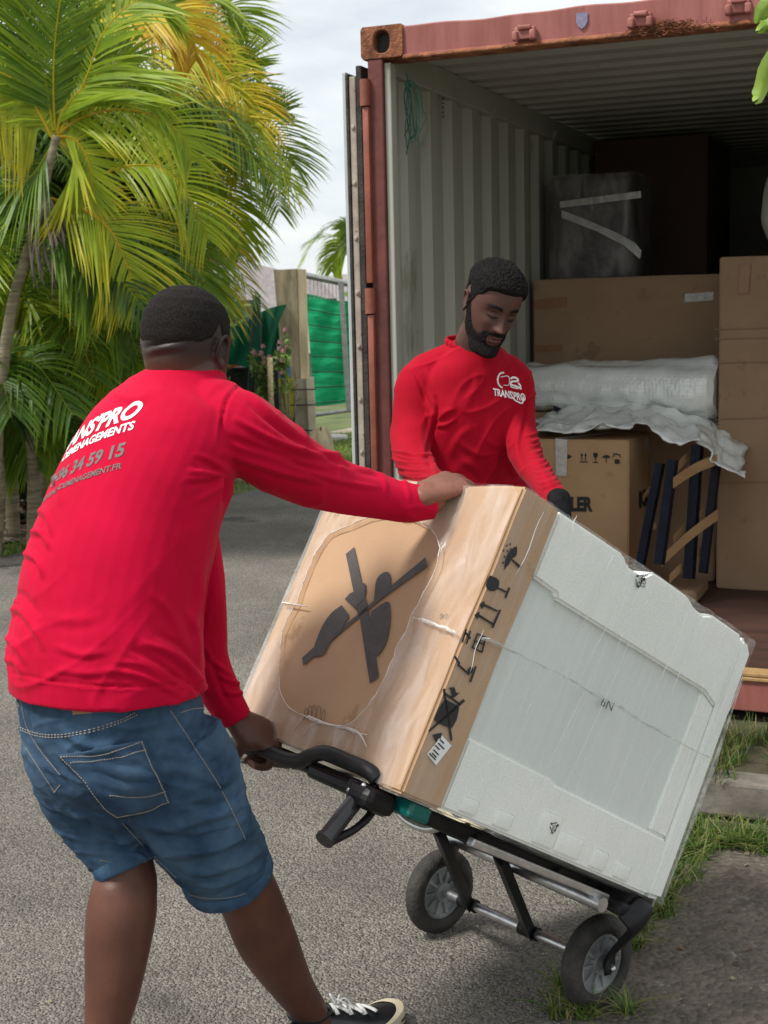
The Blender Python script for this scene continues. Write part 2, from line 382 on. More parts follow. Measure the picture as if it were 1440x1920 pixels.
# fallen leaves and twigs
gm = MB()
for _ in range(1500):
    px = rng.uniform(-40, 520); py = rng.uniform(880, 1030); q = P(px, py, Z=0); lim = 1045-(px/470)*125
    if py > lim-14: continue
    a = rng.uniform(0, 6.28); L = rng.uniform(.05, .3); d = A3([math.cos(a), math.sin(a), rng.uniform(-.1, .2)])*L; s = A3([-math.sin(a), math.cos(a), rng.uniform(-.4, .4)])*rng.uniform(.006, .03)
    q = q*A3([1, 1, 0])+A3([0, 0, .01+rng.uniform(0, .05)])
    gm.add([q-s*.2, q+d*.5-s, q+d, q+d*.5+s], [(0, 1, 2, 3)], 0, [(.42, .34, .25), (.25, .17, .1), (.5, .44, .36), (.16, .11, .07)][rng.integers(4)])
stuff(gm, 'leaf_litter', M_blade, 'dry palm leaves and twigs lying on the soil under the palms', 'dead leaves')
# scattered loose chips on the asphalt near the camera
gm = MB()
for _ in range(2600):
    q = P(rng.uniform(-20, 1460), rng.uniform(1300, 1930), Z=0); r = rng.uniform(.0015, .0042)
    a = rng.uniform(0, 3.1); V = [q+A3([r*math.cos(a+k*1.57)*rng.uniform(.7, 1.3), r*math.sin(a+k*1.57)*rng.uniform(.7, 1.3), .0025]) for k in range(4)]+[q+A3([0, 0, .0035+r*.7])]
    gm.add(V, [(0, 1, 4), (1, 2, 4), (2, 3, 4), (3, 0, 4)], 0, A3([.3, .27, .23])*rng.uniform(.4, 1.6))
stuff(gm, 'gravel', M_blade, 'loose pale chippings scattered over the asphalt', 'gravel')
gm = MB()
for _ in range(46):
    q = P(rng.uniform(0, 1440), rng.uniform(1060, 1900), Z=.001) if rng.random() < .6 else P(rng.uniform(1000, 1440), rng.uniform(1600, 1900), Z=.007)
    a = rng.uniform(0, 6.28); L = rng.uniform(.008, .028); d = A3([math.cos(a), math.sin(a), 0])*L; s = A3([-math.sin(a), math.cos(a), 0])*L*.33
    gm.add([q+A3([0, 0, .003]), q+d*.5-s+A3([0, 0, .009]), q+d+A3([0, 0, .004]), q+d*.5+s+A3([0, 0, .003])], [(0, 1, 2, 3)], 0, [(.34, .17, .05), (.2, .12, .06), (.42, .36, .24), (.13, .09, .05)][rng.integers(4)])
stuff(gm, 'fallen_leaves', M_blade, 'small dry leaves scattered over the asphalt and the apron', 'dead leaves')
# ------------------------------------------------------------------ shipping container (local frame: x across, y in, z up)
M_red = mat("container_red_paint", (.25, .075, .06), (.36, .13, .11), 2.2, .6, .12, 60, detail=9, c3=(.22, .055, .03), c3pos=.63, c3scale=7, stretch=(6, 1, .8))
M_redd = mat('container_dark_red', (.085, .018, .014), (.15, .035, .026), 5, .6, .2, 40, c3=(.06, .02, .01), c3pos=.6)
M_bar = mat('lock_bar_red', (.20, .055, .032), (.30, .085, .05), 6, .55, .15, 40, c3=(.16, .05, .02), c3pos=.62, c3scale=12)
M_rust = mat('rust', (.11, .035, .015), (.32, .12, .055), 14, .9, .8, 60, c3=(.04, .015, .01), c3pos=.6)
M_cin = mat('container_inner_paint', (.34, .345, .29), (.42, .425, .36), 1.6, .6, .06, 30, detail=9, c3=(.25, .25, .18), c3pos=.60, c3scale=2.5, stretch=(1, 1, .35))
M_ceil = mat('container_roof_inner', (.33, .33, .30), (.40, .40, .36), 2, .6, .05, 30, c3=(.2, .17, .12), c3pos=.68, c3scale=5)
M_ply = mat('container_plywood_floor', (.045, .021, .016), (.08, .038, .028), 3, .6, .2, 60, stretch=(1, 6, 1), c3=(.2, .15, .11), c3pos=.66, c3scale=18)
M_brass = mat('sill_plate', (.30, .17, .07), (.42, .27, .12), 12, .5, .2, 60, c3=(.12, .05, .03), c3pos=.58)
CM = Matrix(((cu[0], cv[0], 0, CO[0]), (cu[1], cv[1], 0, CO[1]), (0, 0, 1, CO[2]), (0, 0, 0, 1)))
cont = thing('shipping_container', None, 'open red shipping container with grey corrugated inside, loaded with boxes', 'shipping container', M=CM)
LC = 6.06; HC = 2.591; WC = 2.438
def corr(y, pitch, dep, duty=.26, sl=.12):
    t = (y/pitch) % 1.0
    if t < duty: return 0.
    if t < duty+sl: return dep*(t-duty)/sl
    if t < 1-sl: return dep
    return dep*(1-t)/sl
def profile(y0, y1, pitch, dep, duty=.26, sl=.12):
    ys = [y0]; k = math.floor(y0/pitch)
    while k*pitch < y1:
        for q in (0, duty, duty+sl, 1-sl): ys.append((k+q)*pitch)
        k += 1
    ys = sorted(set([y for y in ys if y0 <= y <= y1]+[y1])); return [(y, corr(y, pitch, dep, duty, sl)) for y in ys]
for side in (0, 1):
    pr = profile(.17, LC-.1, .278, .036, .30, .13); mb = MB(); sg = 1 if side == 0 else -1; xb = .040 if side == 0 else WC-.040
    V = []; F = []
    for y, d in pr:
        for z in (.12, 2.43):
            for th in (0, .004): V.append((xb+sg*(.036-d-th), y, z))
    n = len(pr)
    for i in range(n-1):
        a = i*4; b = a+4; F += [(a, b, b+2, a+2), (a+1, a+3, b+3, b+1), (a, a+1, b+1, b), (a+2, b+2, b+3, a+3)]
    F += [(0, 2, 3, 1), (n*4-4, n*4-3, n*4-1, n*4-2)]
    mb.add(V, F, 0)
    mb.build('side_wall', M_cin, cont, local=True)
    mb = MB(); x0, x1 = (.012, .095) if side == 0 else (WC-.095, WC-.012)
    mb.box((x0, .13, 2.425), (x1, LC-.05, 2.535), .006); mb.build('top_rail', M_cin, cont, local=True)
    mb = MB(); mb.box((x0, .16, .001), (x1-.01*side, LC-.05, .15), .006); mb.build('bottom_rail', M_redd, cont, local=True)
pr = profile(.13, LC-.05, .209, .022, .44, .10); V = []; F = []
for y, d in pr:
    for x in (.015, WC-.015):
        for th in (0, .003): V.append((x, y, 2.540+d+th))
for i in range(len(pr)-1):
    a = i*4; b = a+4; F += [(a, a+2, b+2, b), (a+1, b+1, b+3, a+3), (a, b, b+1, a+1), (a+2, a+3, b+3, b+2)]
mb = MB(); mb.add(V, F); mb.build('roof', M_ceil, cont, local=True)
mb = MB(); mb.box((.1, .06, .10), (WC-.1, LC-.1, .148)); mb.build('floor', M_ply, cont, local=True)
mb = MB(); mb.box((.02, LC-.08, .03), (WC-.02, LC-.03, 2.585)); mb.build('front_wall', M_cin, cont, local=True)
for side in (0, 1):
    x0, x1 = (.022, .085) if side == 0 else (WC-.085, WC-.022); mb = MB(); mb.box((x0, .004, .118), (x1, .10, 2.475), .006)
    mb.build('corner_post', M_redd, cont, local=True)
    # grey inner lining strip of the post, with the first vertical gutter rib
    xi0, xi1 = (.0855, .113) if side == 0 else (WC-.113, WC-.0855); mb = MB(); mb.box((xi0, .02, .15), (xi1, .075, 2.46), .005)
    xo0, xo1 = (.066, .098) if side == 0 else (WC-.098, WC-.066); mb.box((xo0, .077, .15), (xo1, .128, 2.46), .012, seg=3); mb.box((xo0, .13, .15), (xo1-.012*(1-side), .168, 2.42), .004)
    mb.build('door_jamb', M_cin, cont, local=True)
    # corner castings with their oval hole
    for zc in (0., HC-.118):
        b = bmesh.new(); X0, X1 = (-.003, .172) if side == 0 else (WC-.172, WC+.003); n = 20
        mb = MB(); zz0, zz1 = zc-.002*(zc > 0), zc+.120
        cx, cz = (X0+X1)/2, (zz0+zz1)/2+.004; hw, hh, hr = (X1-X0)/2, (zz1-zz0)/2, .012
        def ring(a, b_, y, p): return [(cx+a*np.sign(math.cos(t))*abs(math.cos(t))**p, y, cz+b_*np.sign(math.sin(t))*abs(math.sin(t))**p) for t in np.linspace(0, 2*math.pi, 48, endpoint=False)]
        R_ = [ring(.034, .042, .045, .8), ring(.034, .042, .004, .8), ring(.038, .046, 0, .8)]
        rect = []
        for t in np.linspace(0, 2*math.pi, 48, endpoint=False):
            c_, s_ = math.cos(t), math.sin(t); k = min(hw/max(abs(c_), 1e-6), hh/max(abs(s_), 1e-6)); rect.append((cx+c_*k, s_*k))
        R_.append([(q[0]*.99+cx*.01, .001, cz+q[1]*.985) for q in rect]); R_.append([(q[0], .008, cz+q[1]) for q in rect]); R_.append([(q[0], .16, cz+q[1]) for q in rect])
        V = [p for r in R_ for p in r]; F = [(i*48+j, i*48+(j+1) % 48, (i+1)*48+(j+1) % 48, (i+1)*48+j) for i in range(5) for j in range(48)]
        F.append(tuple(range(240, 288)))
        mb.add(V, F); mb.build('corner_casting', M_rust if zc > 0 else M_redd, cont, auto=35, local=True)
        mb = MB(); mb.box((cx-.04, .046, cz-.05), (cx+.04, .05, cz+.05)); mb.build('casting_hole_dark', M_black, cont, local=True)  # black plate stands in for the shaded inside of the casting
mb = MB()
xs = np.linspace(.172, WC-.172, 60); G = []
for x in xs:
    w = .003*math.sin(x*9)+.002*math.sin(x*23)
    G.append([(x, .10, 2.466), (x, .012, 2.466), (x, .004, 2.470), (x, .004, 2.480), (x, .014, 2.484), (x, .012, 2.582+w), (x, .02, 2.588+w), (x, .10, 2.589+w), (x, .13, 2.545), (x, .10, 2.466)])
mb.grid(G); hd = mb.build('header_beam', M_red, cont, auto=40, local=True)
mb = MB(); G = []
for x in np.linspace(.172, WC-.172, 260):
    n1 = noise.noise(Vector((x*14, 0, 0)))*.006; n2 = noise.noise(Vector((x*45, 3, 0)))*.004; q = .008+n1+n2
    G.append([(x, .10, 2.4655), (x, -.002, 2.4640-abs(n2)), (x, -.004+n2*.5, 2.470), (x, .002, 2.4715+max(q, 0)), (x, .012, 2.476), (x, .10, 2.4655)])
mb.grid(G); mb.build('gutter_lip', M_rust, cont, smooth=True, local=True)
# cam keepers on the header
for px, py in ((985, 62), (1202, 37), (1385, 12)):
    q = PC(px, py, y=0); x, z = q[0], q[2]; mb = MB()
    mb.box((x-.040, -.012, z-.024), (x+.040, .012, z+.022), .006, seg=3); mb.box((x-.045, -.030, z-.030), (x-.022, .006, z+.006), .007, seg=3)
    mb.box((x+.022, -.030, z-.030), (x+.045, .006, z+.006), .007, seg=3); mb.box((x-.024, -.026, z+.008), (x+.026, .004, z+.026), .006, seg=3)
    V = mb.V(); mb.v = [V+np.stack([vnoise(V, 60, 1), vnoise(V, 60, 2), vnoise(V, 60, 3)], 1)*.004]; mb.build('cam_keeper', M_red, cont, auto=60, local=True)
mb = MB(); q = PC(1090, 37, y=0); x, z = q[0], q[2]
mb.prism([(x-.021, .0085, z+.026), (x+.021, .0085, z+.026), (x+.021, .0085, z-.006), (x+.012, .0085, z-.022), (x, .0085, z-.031), (x-.012, .0085, z-.022), (x-.021, .0085, z-.006)], (0, -1, 0), .002)
mb.build('shield_emblem', mat('faded_blue', (.16, .17, .28), (.24, .22, .32), 60, .7), cont, local=True)
# clump of roots and rust hanging on the header
mb = MB()
for _ in range(260):
    x = 1.19+rng.normal(0, .055); z = 2.486+rng.normal(0, .008)-abs(x-1.19)*.08; a = rng.uniform(0, 6.28); p = A3([x, -.004, z])
    mb.tube([p, p+A3([math.cos(a)*.016, -rng.uniform(0, .014), math.sin(a)*.011]), p+A3([math.cos(a+1)*.024, -.004, math.sin(a+1)*.014])], .0016, 4)
mb.build('dead_root_clump', M_rust, cont, local=True)
# sill
mb = MB(); mb.box((.175, .0, .0), (WC-.175, .06, .132), .005); mb.build('sill', M_red, cont, local=True)
mb = MB(); mb.box((.10, -.006, .1335), (WC-.10, .075, .1495), .004); mb.box((.10, -.010, .118), (WC-.10, .000, .132), .003); mb.build('sill_plate', M_brass, cont, local=True)
# opened left door leaf, folded back along the side and seen on its edge
M_door = mat('door_outer', (.40, .42, .42), (.50, .52, .52), 3, .55, c3=(.3, .12, .08), c3pos=.7)
mb = MB(); mb.box((-.094, .02, .14), (-.078, 1.19, 2.44), .003); dr = mb.build('door', M_door, cont, local=True)
mb = MB(); mb.box((-.0775, .010, .15), (-.064, 1.17, 2.43), .004); mb.build('gasket', M_rubber, dr, local=True)
mb = MB(); mb.box((-.0635, .016, .15), (-.036, 1.18, 2.42), .004); z = .3
while z < 2.4: mb.ell((-.049, .014, z), (.0085, .006, .011), nu=10, nv=6); z += .214
mb.build('door_lining', mat('door_edge', (.30, .25, .20), (.42, .36, .29), 14, .7, c3=(.2, .08, .04), c3pos=.6, c3scale=30), dr, local=True)
mb = MB(); mb.box((-.0355, .02, .14), (-.012, 1.19, 2.46), .004); mb.build('gasket', M_rubber, dr, local=True)
# hinge bar down the post
mb = MB(); zs = [(2.40, 2.30, 0), (2.296, 1.62, 1), (1.60, 1.50, 0), (1.495, .86, 1), (.85, .75, 0), (.745, .30, 1)]
for z1, z0, k in zs:
    if k: mb.box((.004, -.016, z0), (.030, .010, z1), .004)
    else: mb.tube([(.014, -.006, z0), (.014, -.006, z1)], .020, 14); mb.box((-.006, -.012, z0+.006), (.034, .012, z1-.006), .004)
mb.build('hinge_bar', M_bar, cont, auto=40, local=True)
# lashing rings and stencil on the inner wall
for px, py in ((925, 205), (1040, 248)):
    q = PC(px, py, x=.10); mb = MB(); t = np.linspace(0, 2*math.pi, 14)
    mb.tube([(.098+.008*math.sin(a), q[1]+.014*math.cos(a), q[2]-.02+.028*math.sin(a)) for a in t], .0035, 6); mb.build('lashing_ring', M_cin, cont, smooth=True, local=True)
tv, tf = textverts('21H2', 1, .01); q = PC(836, 200, x=.0925)
V = [(.0775, q[1]+(-.01)+p[1]*.045, q[2]+.05-p[0]*.045) for p in tv]; mb = MB(); mb.add(V, tf); mb.build('stencil_mark', M_black, cont, local=True)
# ------------------------------------------------------------------ green cord hanging in the corner
M_cord = mat('green_cord', (.005, .06, .04), (.012, .11, .07), 90, .6)
mb = MB(); top = PC(762, 140, y=.10)
def cl(px, py, dy=.0): q = PC(px, py, y=.10+dy); return CW(*q)
cords = [[(762, 138), (765, 160), (762, 200), (770, 240), (762, 290)], [(762, 150), (775, 170), (780, 230), (775, 255), (768, 262)], [(766, 155), (785, 165), (792, 205), (798, 215), (790, 240), (784, 250)],
         [(764, 156), (758, 180), (764, 230), (772, 268)], [(764, 150), (772, 200), (778, 258), (785, 275)], [(765, 152), (782, 185), (785, 240), (791, 270)], [(760, 165), (766, 190), (760, 240), (763, 278)],
         [(768, 150), (778, 158), (786, 200), (780, 250), (770, 258)], [(763, 160), (770, 176), (768, 230), (758, 255)], [(766, 150), (760, 158), (770, 160), (763, 166), (768, 172)]]
for i, c in enumerate(cords): mb.tube([cl(a, b, -.01*math.sin(k+i)) for k, (a, b) in enumerate(c)], [.0022]*len(c), 6, smooth=26)
mb.ell(cl(765, 158), (.012, .01, .014)); 
o = mb.build('cord', M_cord, smooth=True, loc=CW(*top)); props(o, 'tangled green cord hanging from the inside corner of the container', 'cord')
# ------------------------------------------------------------------ cargo
ZF = .1495
def cfr(v): return np.array([CW(*q) for q in v])
M_tape = mat('clear_tape', (.42, .40, .36), (.60, .58, .54), 50, .25, .3, 80)
M_tapeb = mat('brown_tape', (.26, .12, .06), (.30, .15, .08), 50, .3)
def warp(mb, amp, s, seed=0):
    V = mb.V(); d = np.stack([vnoise(V, s, seed), vnoise(V, s, seed+9), vnoise(V, s, seed+19)], 1)*amp; mb.v = [V+d]; mb.c = [np.vstack(mb.c)]
def carton(lo, hi, bev=.006, n=14, amp=.004, seed=0):
    mb = MB(); b = bmesh.new(); bmesh.ops.create_cube(b, size=1); lo = A3(lo); hi = A3(hi)
    for w in b.verts: w.co = Vector([(w.co[k]+.5)*(hi[k]-lo[k])+lo[k] for k in range(3)])
    bmesh.ops.bevel(b, geom=b.edges[:], offset=bev, segments=2, affect='EDGES'); bmesh.ops.subdivide_edges(b, edges=[x for x in b.edges if x.calc_length() > .1], cuts=n, use_grid_fill=True)
    b.verts.index_update(); v = np.array([w.co[:] for w in b.verts]); f = [[w.index for w in q.verts] for q in b.faces]; b.free()
    v = v+np.stack([vnoise(v, 3, seed), vnoise(v, 3, seed+9), vnoise(v, 3, seed+19)], 1)*amp
    mb.add(cfr(v), f); return mb
def sheet(px, y=None, x=None, off=.004, name='tape', m=None, parent=None, th=.001):
    q = [PC(a, b, y=y, x=x) for a, b in px]; d = A3([0, -off, 0]) if y is not None else A3([off, 0, 0]); mb = MB()
    nn = -cv if y is not None else cu
    mb.prism([CW(*(p+d)) for p in q], nn, th); return mb.build(name, m, parent)
# wide flat carton at the back
bb = thing('flat_carton', CW(.65, 2.05, ZF), 'wide flat brown cardboard carton standing upright behind the bubble wrap roll', 'cardboard box', 'large cartons in the container')
carton((.105, 2.0, ZF), (1.12, 2.28, 1.655), seed=3).build('carton', M_card2, bb, auto=40)
sheet([(1002, 563), (1064, 556), (1064, 575), (1002, 580)], 2.0, name='tape', m=M_tapeb, parent=bb)
sheet([(1284, 551), (1338, 547), (1338, 563), (1284, 567)], 2.0, name='tape', m=M_tape, parent=bb)
sheet([(1006, 648), (1055, 645), (1055, 658), (1006, 661)], 2.0, name='tape', m=M_tapeb, parent=bb)
# tall carton at right
tb = thing('tall_carton', CW(1.7, 1.7, ZF), 'tall brown cardboard carton standing on the container floor at the right edge', 'cardboard box', 'large cartons in the container')
carton((1.150, 1.5, ZF), (2.25, 2.12, 1.722), seed=8, amp=.006).build('carton', M_card2, tb, auto=40)
sheet([(1388, 497), (1408, 495), (1404, 550), (1384, 551)], 1.5, off=.008, name='tape', m=M_tapeb, parent=tb)
M_crease = mat('card_crease', (.26, .17, .10), (.29, .19, .115), 30, .9)
for yy in (617, 635, 680, 785, 905):
    sheet([(1341, yy), (1440, yy-3), (1500, yy-4), (1500, yy-2.5), (1440, yy-1.5), (1341, yy+1.5)], 1.5, off=.007, name='crease', m=M_crease, parent=tb)
# dark wrapped armchair on the flat carton
M_dark = mat('dark_brown_blanket', (.030, .022, .020), (.06, .045, .04), 12, .7, .4, 30)
M_film = None
def film_mat(name, alpha, tint, rough, bump, scale, streak=(1, 1, 1), hi=.62):
    m = bpy.data.materials.new(name); m.use_nodes = True; t = m.node_tree; t.nodes.clear(); L = t.links.new
    o = N(t, 'ShaderNodeOutputMaterial'); b = N(t, 'ShaderNodeBsdfPrincipled'); tr = N(t, 'ShaderNodeBsdfTransparent'); mx = N(t, 'ShaderNodeMixShader')
    tc = N(t, 'ShaderNodeTexCoord'); mp = N(t, 'ShaderNodeMapping'); mp.inputs['Scale'].default_value = streak; L(tc.outputs['Object'], mp.inputs[0])
    nz = N(t, 'ShaderNodeTexNoise'); nz.inputs['Scale'].default_value = scale; nz.inputs['Detail'].default_value = 6; nz.inputs['Distortion'].default_value = .6; L(mp.outputs[0], nz.inputs['Vector'])
    mr = N(t, 'ShaderNodeMapRange'); mr.inputs['From Min'].default_value = .40; mr.inputs['From Max'].default_value = hi+.1; mr.inputs['To Min'].default_value = alpha*.55; mr.inputs['To Max'].default_value = min(1, alpha*2.6); L(nz.outputs['Fac'], mr.inputs[0])
    bp = N(t, 'ShaderNodeBump'); bp.inputs['Strength'].default_value = bump; bp.inputs['Distance'].default_value = .01; L(nz.outputs['Fac'], bp.inputs['Height']); L(bp.outputs[0], b.inputs['Normal'])
    b.inputs['Base Color'].default_value = (*tint, 1); b.inputs['Roughness'].default_value = rough; b.inputs['Specular IOR Level'].default_value = .8
    L(mr.outputs[0], mx.inputs[0]); L(tr.outputs[0], mx.inputs[1]); L(b.outputs[0], mx.inputs[2]); L(mx.outputs[0], o.inputs[0]); MATS[name] = m; return m
M_filmd = film_mat('stretch_film_dark', .13, (.6, .6, .6), .22, .9, 5, (3, 1, 1))
ar = thing('wrapped_armchair', CW(.40, 2.2, 1.66), 'dark furniture item wrapped in stretch film on top of the flat carton', 'wrapped furniture')
mb = MB(); pl = [PC(a, b, y=2.12) for a, b in ((1050, 512), (1046, 430), (1050, 400), (1047, 365), (1056, 352), (1120, 347), (1200, 343), (1204, 352), (1202, 430), (1204, 505))]
V = []; rows = []
zs = np.linspace(1.662, 2.19, 22)
for i, z in enumerate(zs):
    t = (z-1.662)/.528; w = .02*math.sin(t*9)*(1-t); r = []
    x0, x1, y0, y1 = .155-w*.5, .62+w*.3, 2.10, 2.62
    sh = .02 if t > .97 else 0
    for a in np.linspace(0, 2*math.pi, 56, endpoint=False):
        c_, s_ = math.cos(a), math.sin(a); k = .22
        r.append(((x0+x1)/2+(x1-x0-sh)/2*np.sign(c_)*abs(c_)**k, (y0+y1)/2+(y1-y0-sh)/2*np.sign(s_)*abs(s_)**k, z))
    rows.append(r)
G = A3(rows); G2 = G.reshape(-1, 3); G2 = G2+np.stack([vnoise(G2, 7, 1), vnoise(G2, 7, 5), vnoise(G2, 7, 9)*.6], 1)*.014
G = cfr(G2).reshape(G.shape); mb.grid(np.transpose(G, (1, 0, 2)), cu=True); nn = 56*22
mb.add([G[-1].mean(0)]+list(G[-1]), [(0, j+1, (j+1) % 56+1) for j in range(56)])
mb.build('cover', M_dark, ar, smooth=True)
mb = MB(); C0 = G.reshape(-1, 3).mean(0); G3 = C0+(G-C0)*1.025; mb.grid(np.transpose(G3, (1, 0, 2)), cu=True); mb.build('stretch_film', M_filmd, ar, smooth=True)
M_tapeg = mat('packing_tape_grey', (.34, .34, .33), (.5, .5, .49), 20, .2, .5, 30)
for pts in ([(1050, 378), (1202, 358), (1202, 371), (1050, 390)], [(1053, 394), (1100, 412), (1160, 438), (1190, 455), (1203, 470), (1200, 486), (1170, 460), (1120, 434), (1053, 408)]):
    q = [PC(a, b, y=2.077) for a, b in pts]; mb = MB(); mb.prism([CW(*p) for p in q], -cv, .002); mb.build('tape', M_tapeg, ar)
# dark red-brown stack at the back of the container
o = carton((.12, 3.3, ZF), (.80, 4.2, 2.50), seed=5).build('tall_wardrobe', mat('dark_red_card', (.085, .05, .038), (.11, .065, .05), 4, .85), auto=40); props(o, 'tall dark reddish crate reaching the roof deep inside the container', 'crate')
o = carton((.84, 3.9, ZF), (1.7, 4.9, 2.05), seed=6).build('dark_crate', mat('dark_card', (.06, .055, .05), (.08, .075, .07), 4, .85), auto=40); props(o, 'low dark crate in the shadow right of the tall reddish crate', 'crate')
mb = MB(); q = PC(1478, 366, y=1.8); mb.ell(CW(q[0], q[1], 1.722+.235), (.115, .16, .245), nu=28, nv=20); warp(mb, .012, 9)
o = mb.build('white_bundle', mat('pale_cloth', (.5, .5, .47), (.6, .6, .57), 8, .8, .3), smooth=True, loc=CW(q[0], q[1], 1.73)); props(o, 'round pale bundle on top of the tall carton at the right edge', 'bundle')
# ------------ printed carton in front
M_kcard = mat('cardboard_light', (.44, .27, .14), (.50, .315, .17), 5, .8, .1, 240, detail=8, c3=(.40, .245, .125), c3pos=.6, c3scale=8)
KY = 1.15; xr = PC(1180, 826, y=KY)[0]; ztop = PC(1180, 826, y=KY)[2]
kb = thing('printed_carton', CW(.5, KY, ZF), 'light brown printed carton with handling symbols and a torn handle hole, beside the bed slats', 'cardboard box')
carton((xr-.56, KY, ZF), (xr, KY+.47, ztop), seed=12, amp=.003).build('carton', M_kcard, kb, auto=40)
def kdec(px, name='mark', m=M_black): return sheet(px, KY, off=.0045, name=name, m=m, parent=kb, th=.0006)
def kpoly(polys, name):
    mb = MB()
    for pl in polys:
        q = [PC(a, b, y=KY) for a, b in pl]; mb.prism([CW(*(p+A3([0, -.0045, 0]))) for p in q], -cv, .0006)
    return mb.build(name, M_black, kb)
kpoly([[(1088, 864.5), (1102, 864.5), (1102, 866.5), (1088, 866.5)], [(1090.5, 850), (1092, 850), (1092, 862), (1090.5, 862)], [(1089, 854), (1091.3, 849), (1093.6, 854)], [(1097.5, 850), (1099, 850), (1099, 862), (1097.5, 862)], [(1096, 854), (1098.3, 849), (1100.6, 854)]], 'arrows_symbol')
kpoly([[(1113, 849), (1121, 849), (1121, 855), (1118, 859), (1116, 859), (1113, 855)], [(1116.5, 859), (1117.7, 859), (1117.7, 866), (1116.5, 866)], [(1112, 866), (1122, 866), (1122, 867.5), (1112, 867.5)]], 'glass_symbol')
kpoly([[(1129, 858), (1132, 854), (1137, 852.5), (1142, 854), (1145, 858)], [(1136.7, 858), (1138, 858), (1138, 867), (1136.7, 867)]], 'umbrella_symbol')
kpoly([[(1153, 861), (1162, 861), (1162, 869), (1153, 869)], [(1149, 857), (1151, 852), (1157, 849), (1158, 850.5), (1152, 853.5), (1150.5, 857.5)], [(1165, 857), (1163, 852), (1150, 849), (1149, 850), (1162, 854), (1163.5, 858)]], 'crane_symbol')
def ktext(body, px0, px1, hpx, y=None, x=None, name='lettering'):
    tv, tf = textverts(body, 1, .055, maxe=.5); w = tv[:, 0].max(); h = tv[:, 1].max(); mb = MB()
    a = PC(*px0, y=y, x=x); b = PC(*px1, y=y, x=x); c = PC(px0[0]+hpx[0], px0[1]+hpx[1], y=y, x=x)
    off = A3([0, -.0045, 0]) if y is not None else A3([.0045, 0, 0])
    mb.add([CW(*(a+(b-a)*p[0]/w+(c-a)*p[1]/h+off)) for p in tv], tf); return mb.build(name, M_black, kb)
ktext('KOHLER', (1016, 957), (1112, 957), (0, -26), y=KY)
ktext('KOHLER', (1197, 951), (1262, 925), (0, -30), x=xr)
mb = MB(); q = PC(1061, 856, y=KY); mb.ell(CW(*(q+A3([0, .0, 0]))), (.028, .006, .011), fr=[cu, cv, (0, 0, 1)]); mb.build('handle_hole_dark', M_black, kb)  # black lens stands in for the dark inside of the handle opening
tp = [[(1042, 822), (1065, 824), (1063, 893), (1043, 891)]]
sheet(tp[0], KY, off=.007, name='tape', m=mat('white_tape', (.50, .46, .42), (.64, .60, .56), 30, .35, .5, 40, c3=(.55, .25, .22), c3pos=.66, c3scale=50), parent=kb)
mb = MB(); a, b = PC(1046, 820, zz=ztop+.005), PC(1065, 822, zz=ztop+.005); a[1] = b[1] = KY+.01; c, d = b+A3([.16, .34, 0]), a+A3([.15, .34, 0]); mb.prism([CW(*p) for p in (a, b, c, d)], (0, 0, 1), .001); mb.build('tape', MATS['white_tape'], kb)
sheet([(1206, 822), (1214, 819), (1214, 845), (1206, 848)], x=xr, off=.005, name='tape', m=M_tape, parent=kb)
# ------------ bubble wrap
def bubble(name, alpha):
    m = bpy.data.materials.new(name); m.use_nodes = True; t = m.node_tree; t.nodes.clear(); L = t.links.new
    o = N(t, 'ShaderNodeOutputMaterial'); b = N(t, 'ShaderNodeBsdfPrincipled'); tr = N(t, 'ShaderNodeBsdfTransparent'); mx = N(t, 'ShaderNodeMixShader'); tc = N(t, 'ShaderNodeTexCoord')
    v = N(t, 'ShaderNodeTexVoronoi'); v.inputs['Scale'].default_value = 62; v.inputs['Randomness'].default_value = .25; L(tc.outputs['Object'], v.inputs['Vector'])
    iv = N(t, 'ShaderNodeMath', operation='SUBTRACT'); iv.inputs[0].default_value = 1; L(v.outputs['Distance'], iv.inputs[1])
    bp = N(t, 'ShaderNodeBump'); bp.inputs['Strength'].default_value = .32; bp.inputs['Distance'].default_value = .01; L(iv.outputs[0], bp.inputs['Height']); L(bp.outputs[0], b.inputs['Normal'])
    nz = N(t, 'ShaderNodeTexNoise'); nz.inputs['Scale'].default_value = 9; r = N(t, 'ShaderNodeValToRGB'); L(tc.outputs['Object'], nz.inputs[0]); L(nz.outputs[0], r.inputs[0])
    r.color_ramp.elements[0].color = (.84, .87, .83, 1); r.color_ramp.elements[1].color = (.95, .97, .95, 1); r.color_ramp.elements[0].position = .35; r.color_ramp.elements[1].position = .65; L(r.outputs[0], b.inputs['Base Color'])
    b.inputs['Roughness'].default_value = .13; b.inputs['Specular IOR Level'].default_value = 1.; b.inputs['Coat Weight'].default_value = .6; b.inputs['Coat Roughness'].default_value = .1; mx.inputs[0].default_value = alpha
    L(tr.outputs[0], mx.inputs[1]); L(b.outputs[0], mx.inputs[2]); L(mx.outputs[0], o.inputs[0]); return m
M_bub = bubble('bubble_wrap', 1.); M_bub2 = bubble('bubble_wrap_sheet', .95)
mb = MB(); a = CW(*PC(985, 722, y=1.72)); b = CW(*PC(1352, 728, y=1.62)); r0, r1 = .125, .170
T = nrm(b-a); rows = []
for i, s in enumerate(np.linspace(0, 1, 60)):
    c = a+(b-a)*s; r = r0+(r1-r0)*s**1.3
    if s > .97: r *= 1-(s-.97)*6
    ring = []
    for j in range(72):
        th = j/72*2*math.pi; rr = r*(1+.05*math.sin(3*th+2*s)+.03*math.sin(7*th+5*s)); u = nrm(np.cross(T, [0, 0, 1])); w = np.cross(u, T)
        ring.append(c+rr*(math.cos(th)*u*1.1+math.sin(th)*w*.92))
    rows.append(ring)
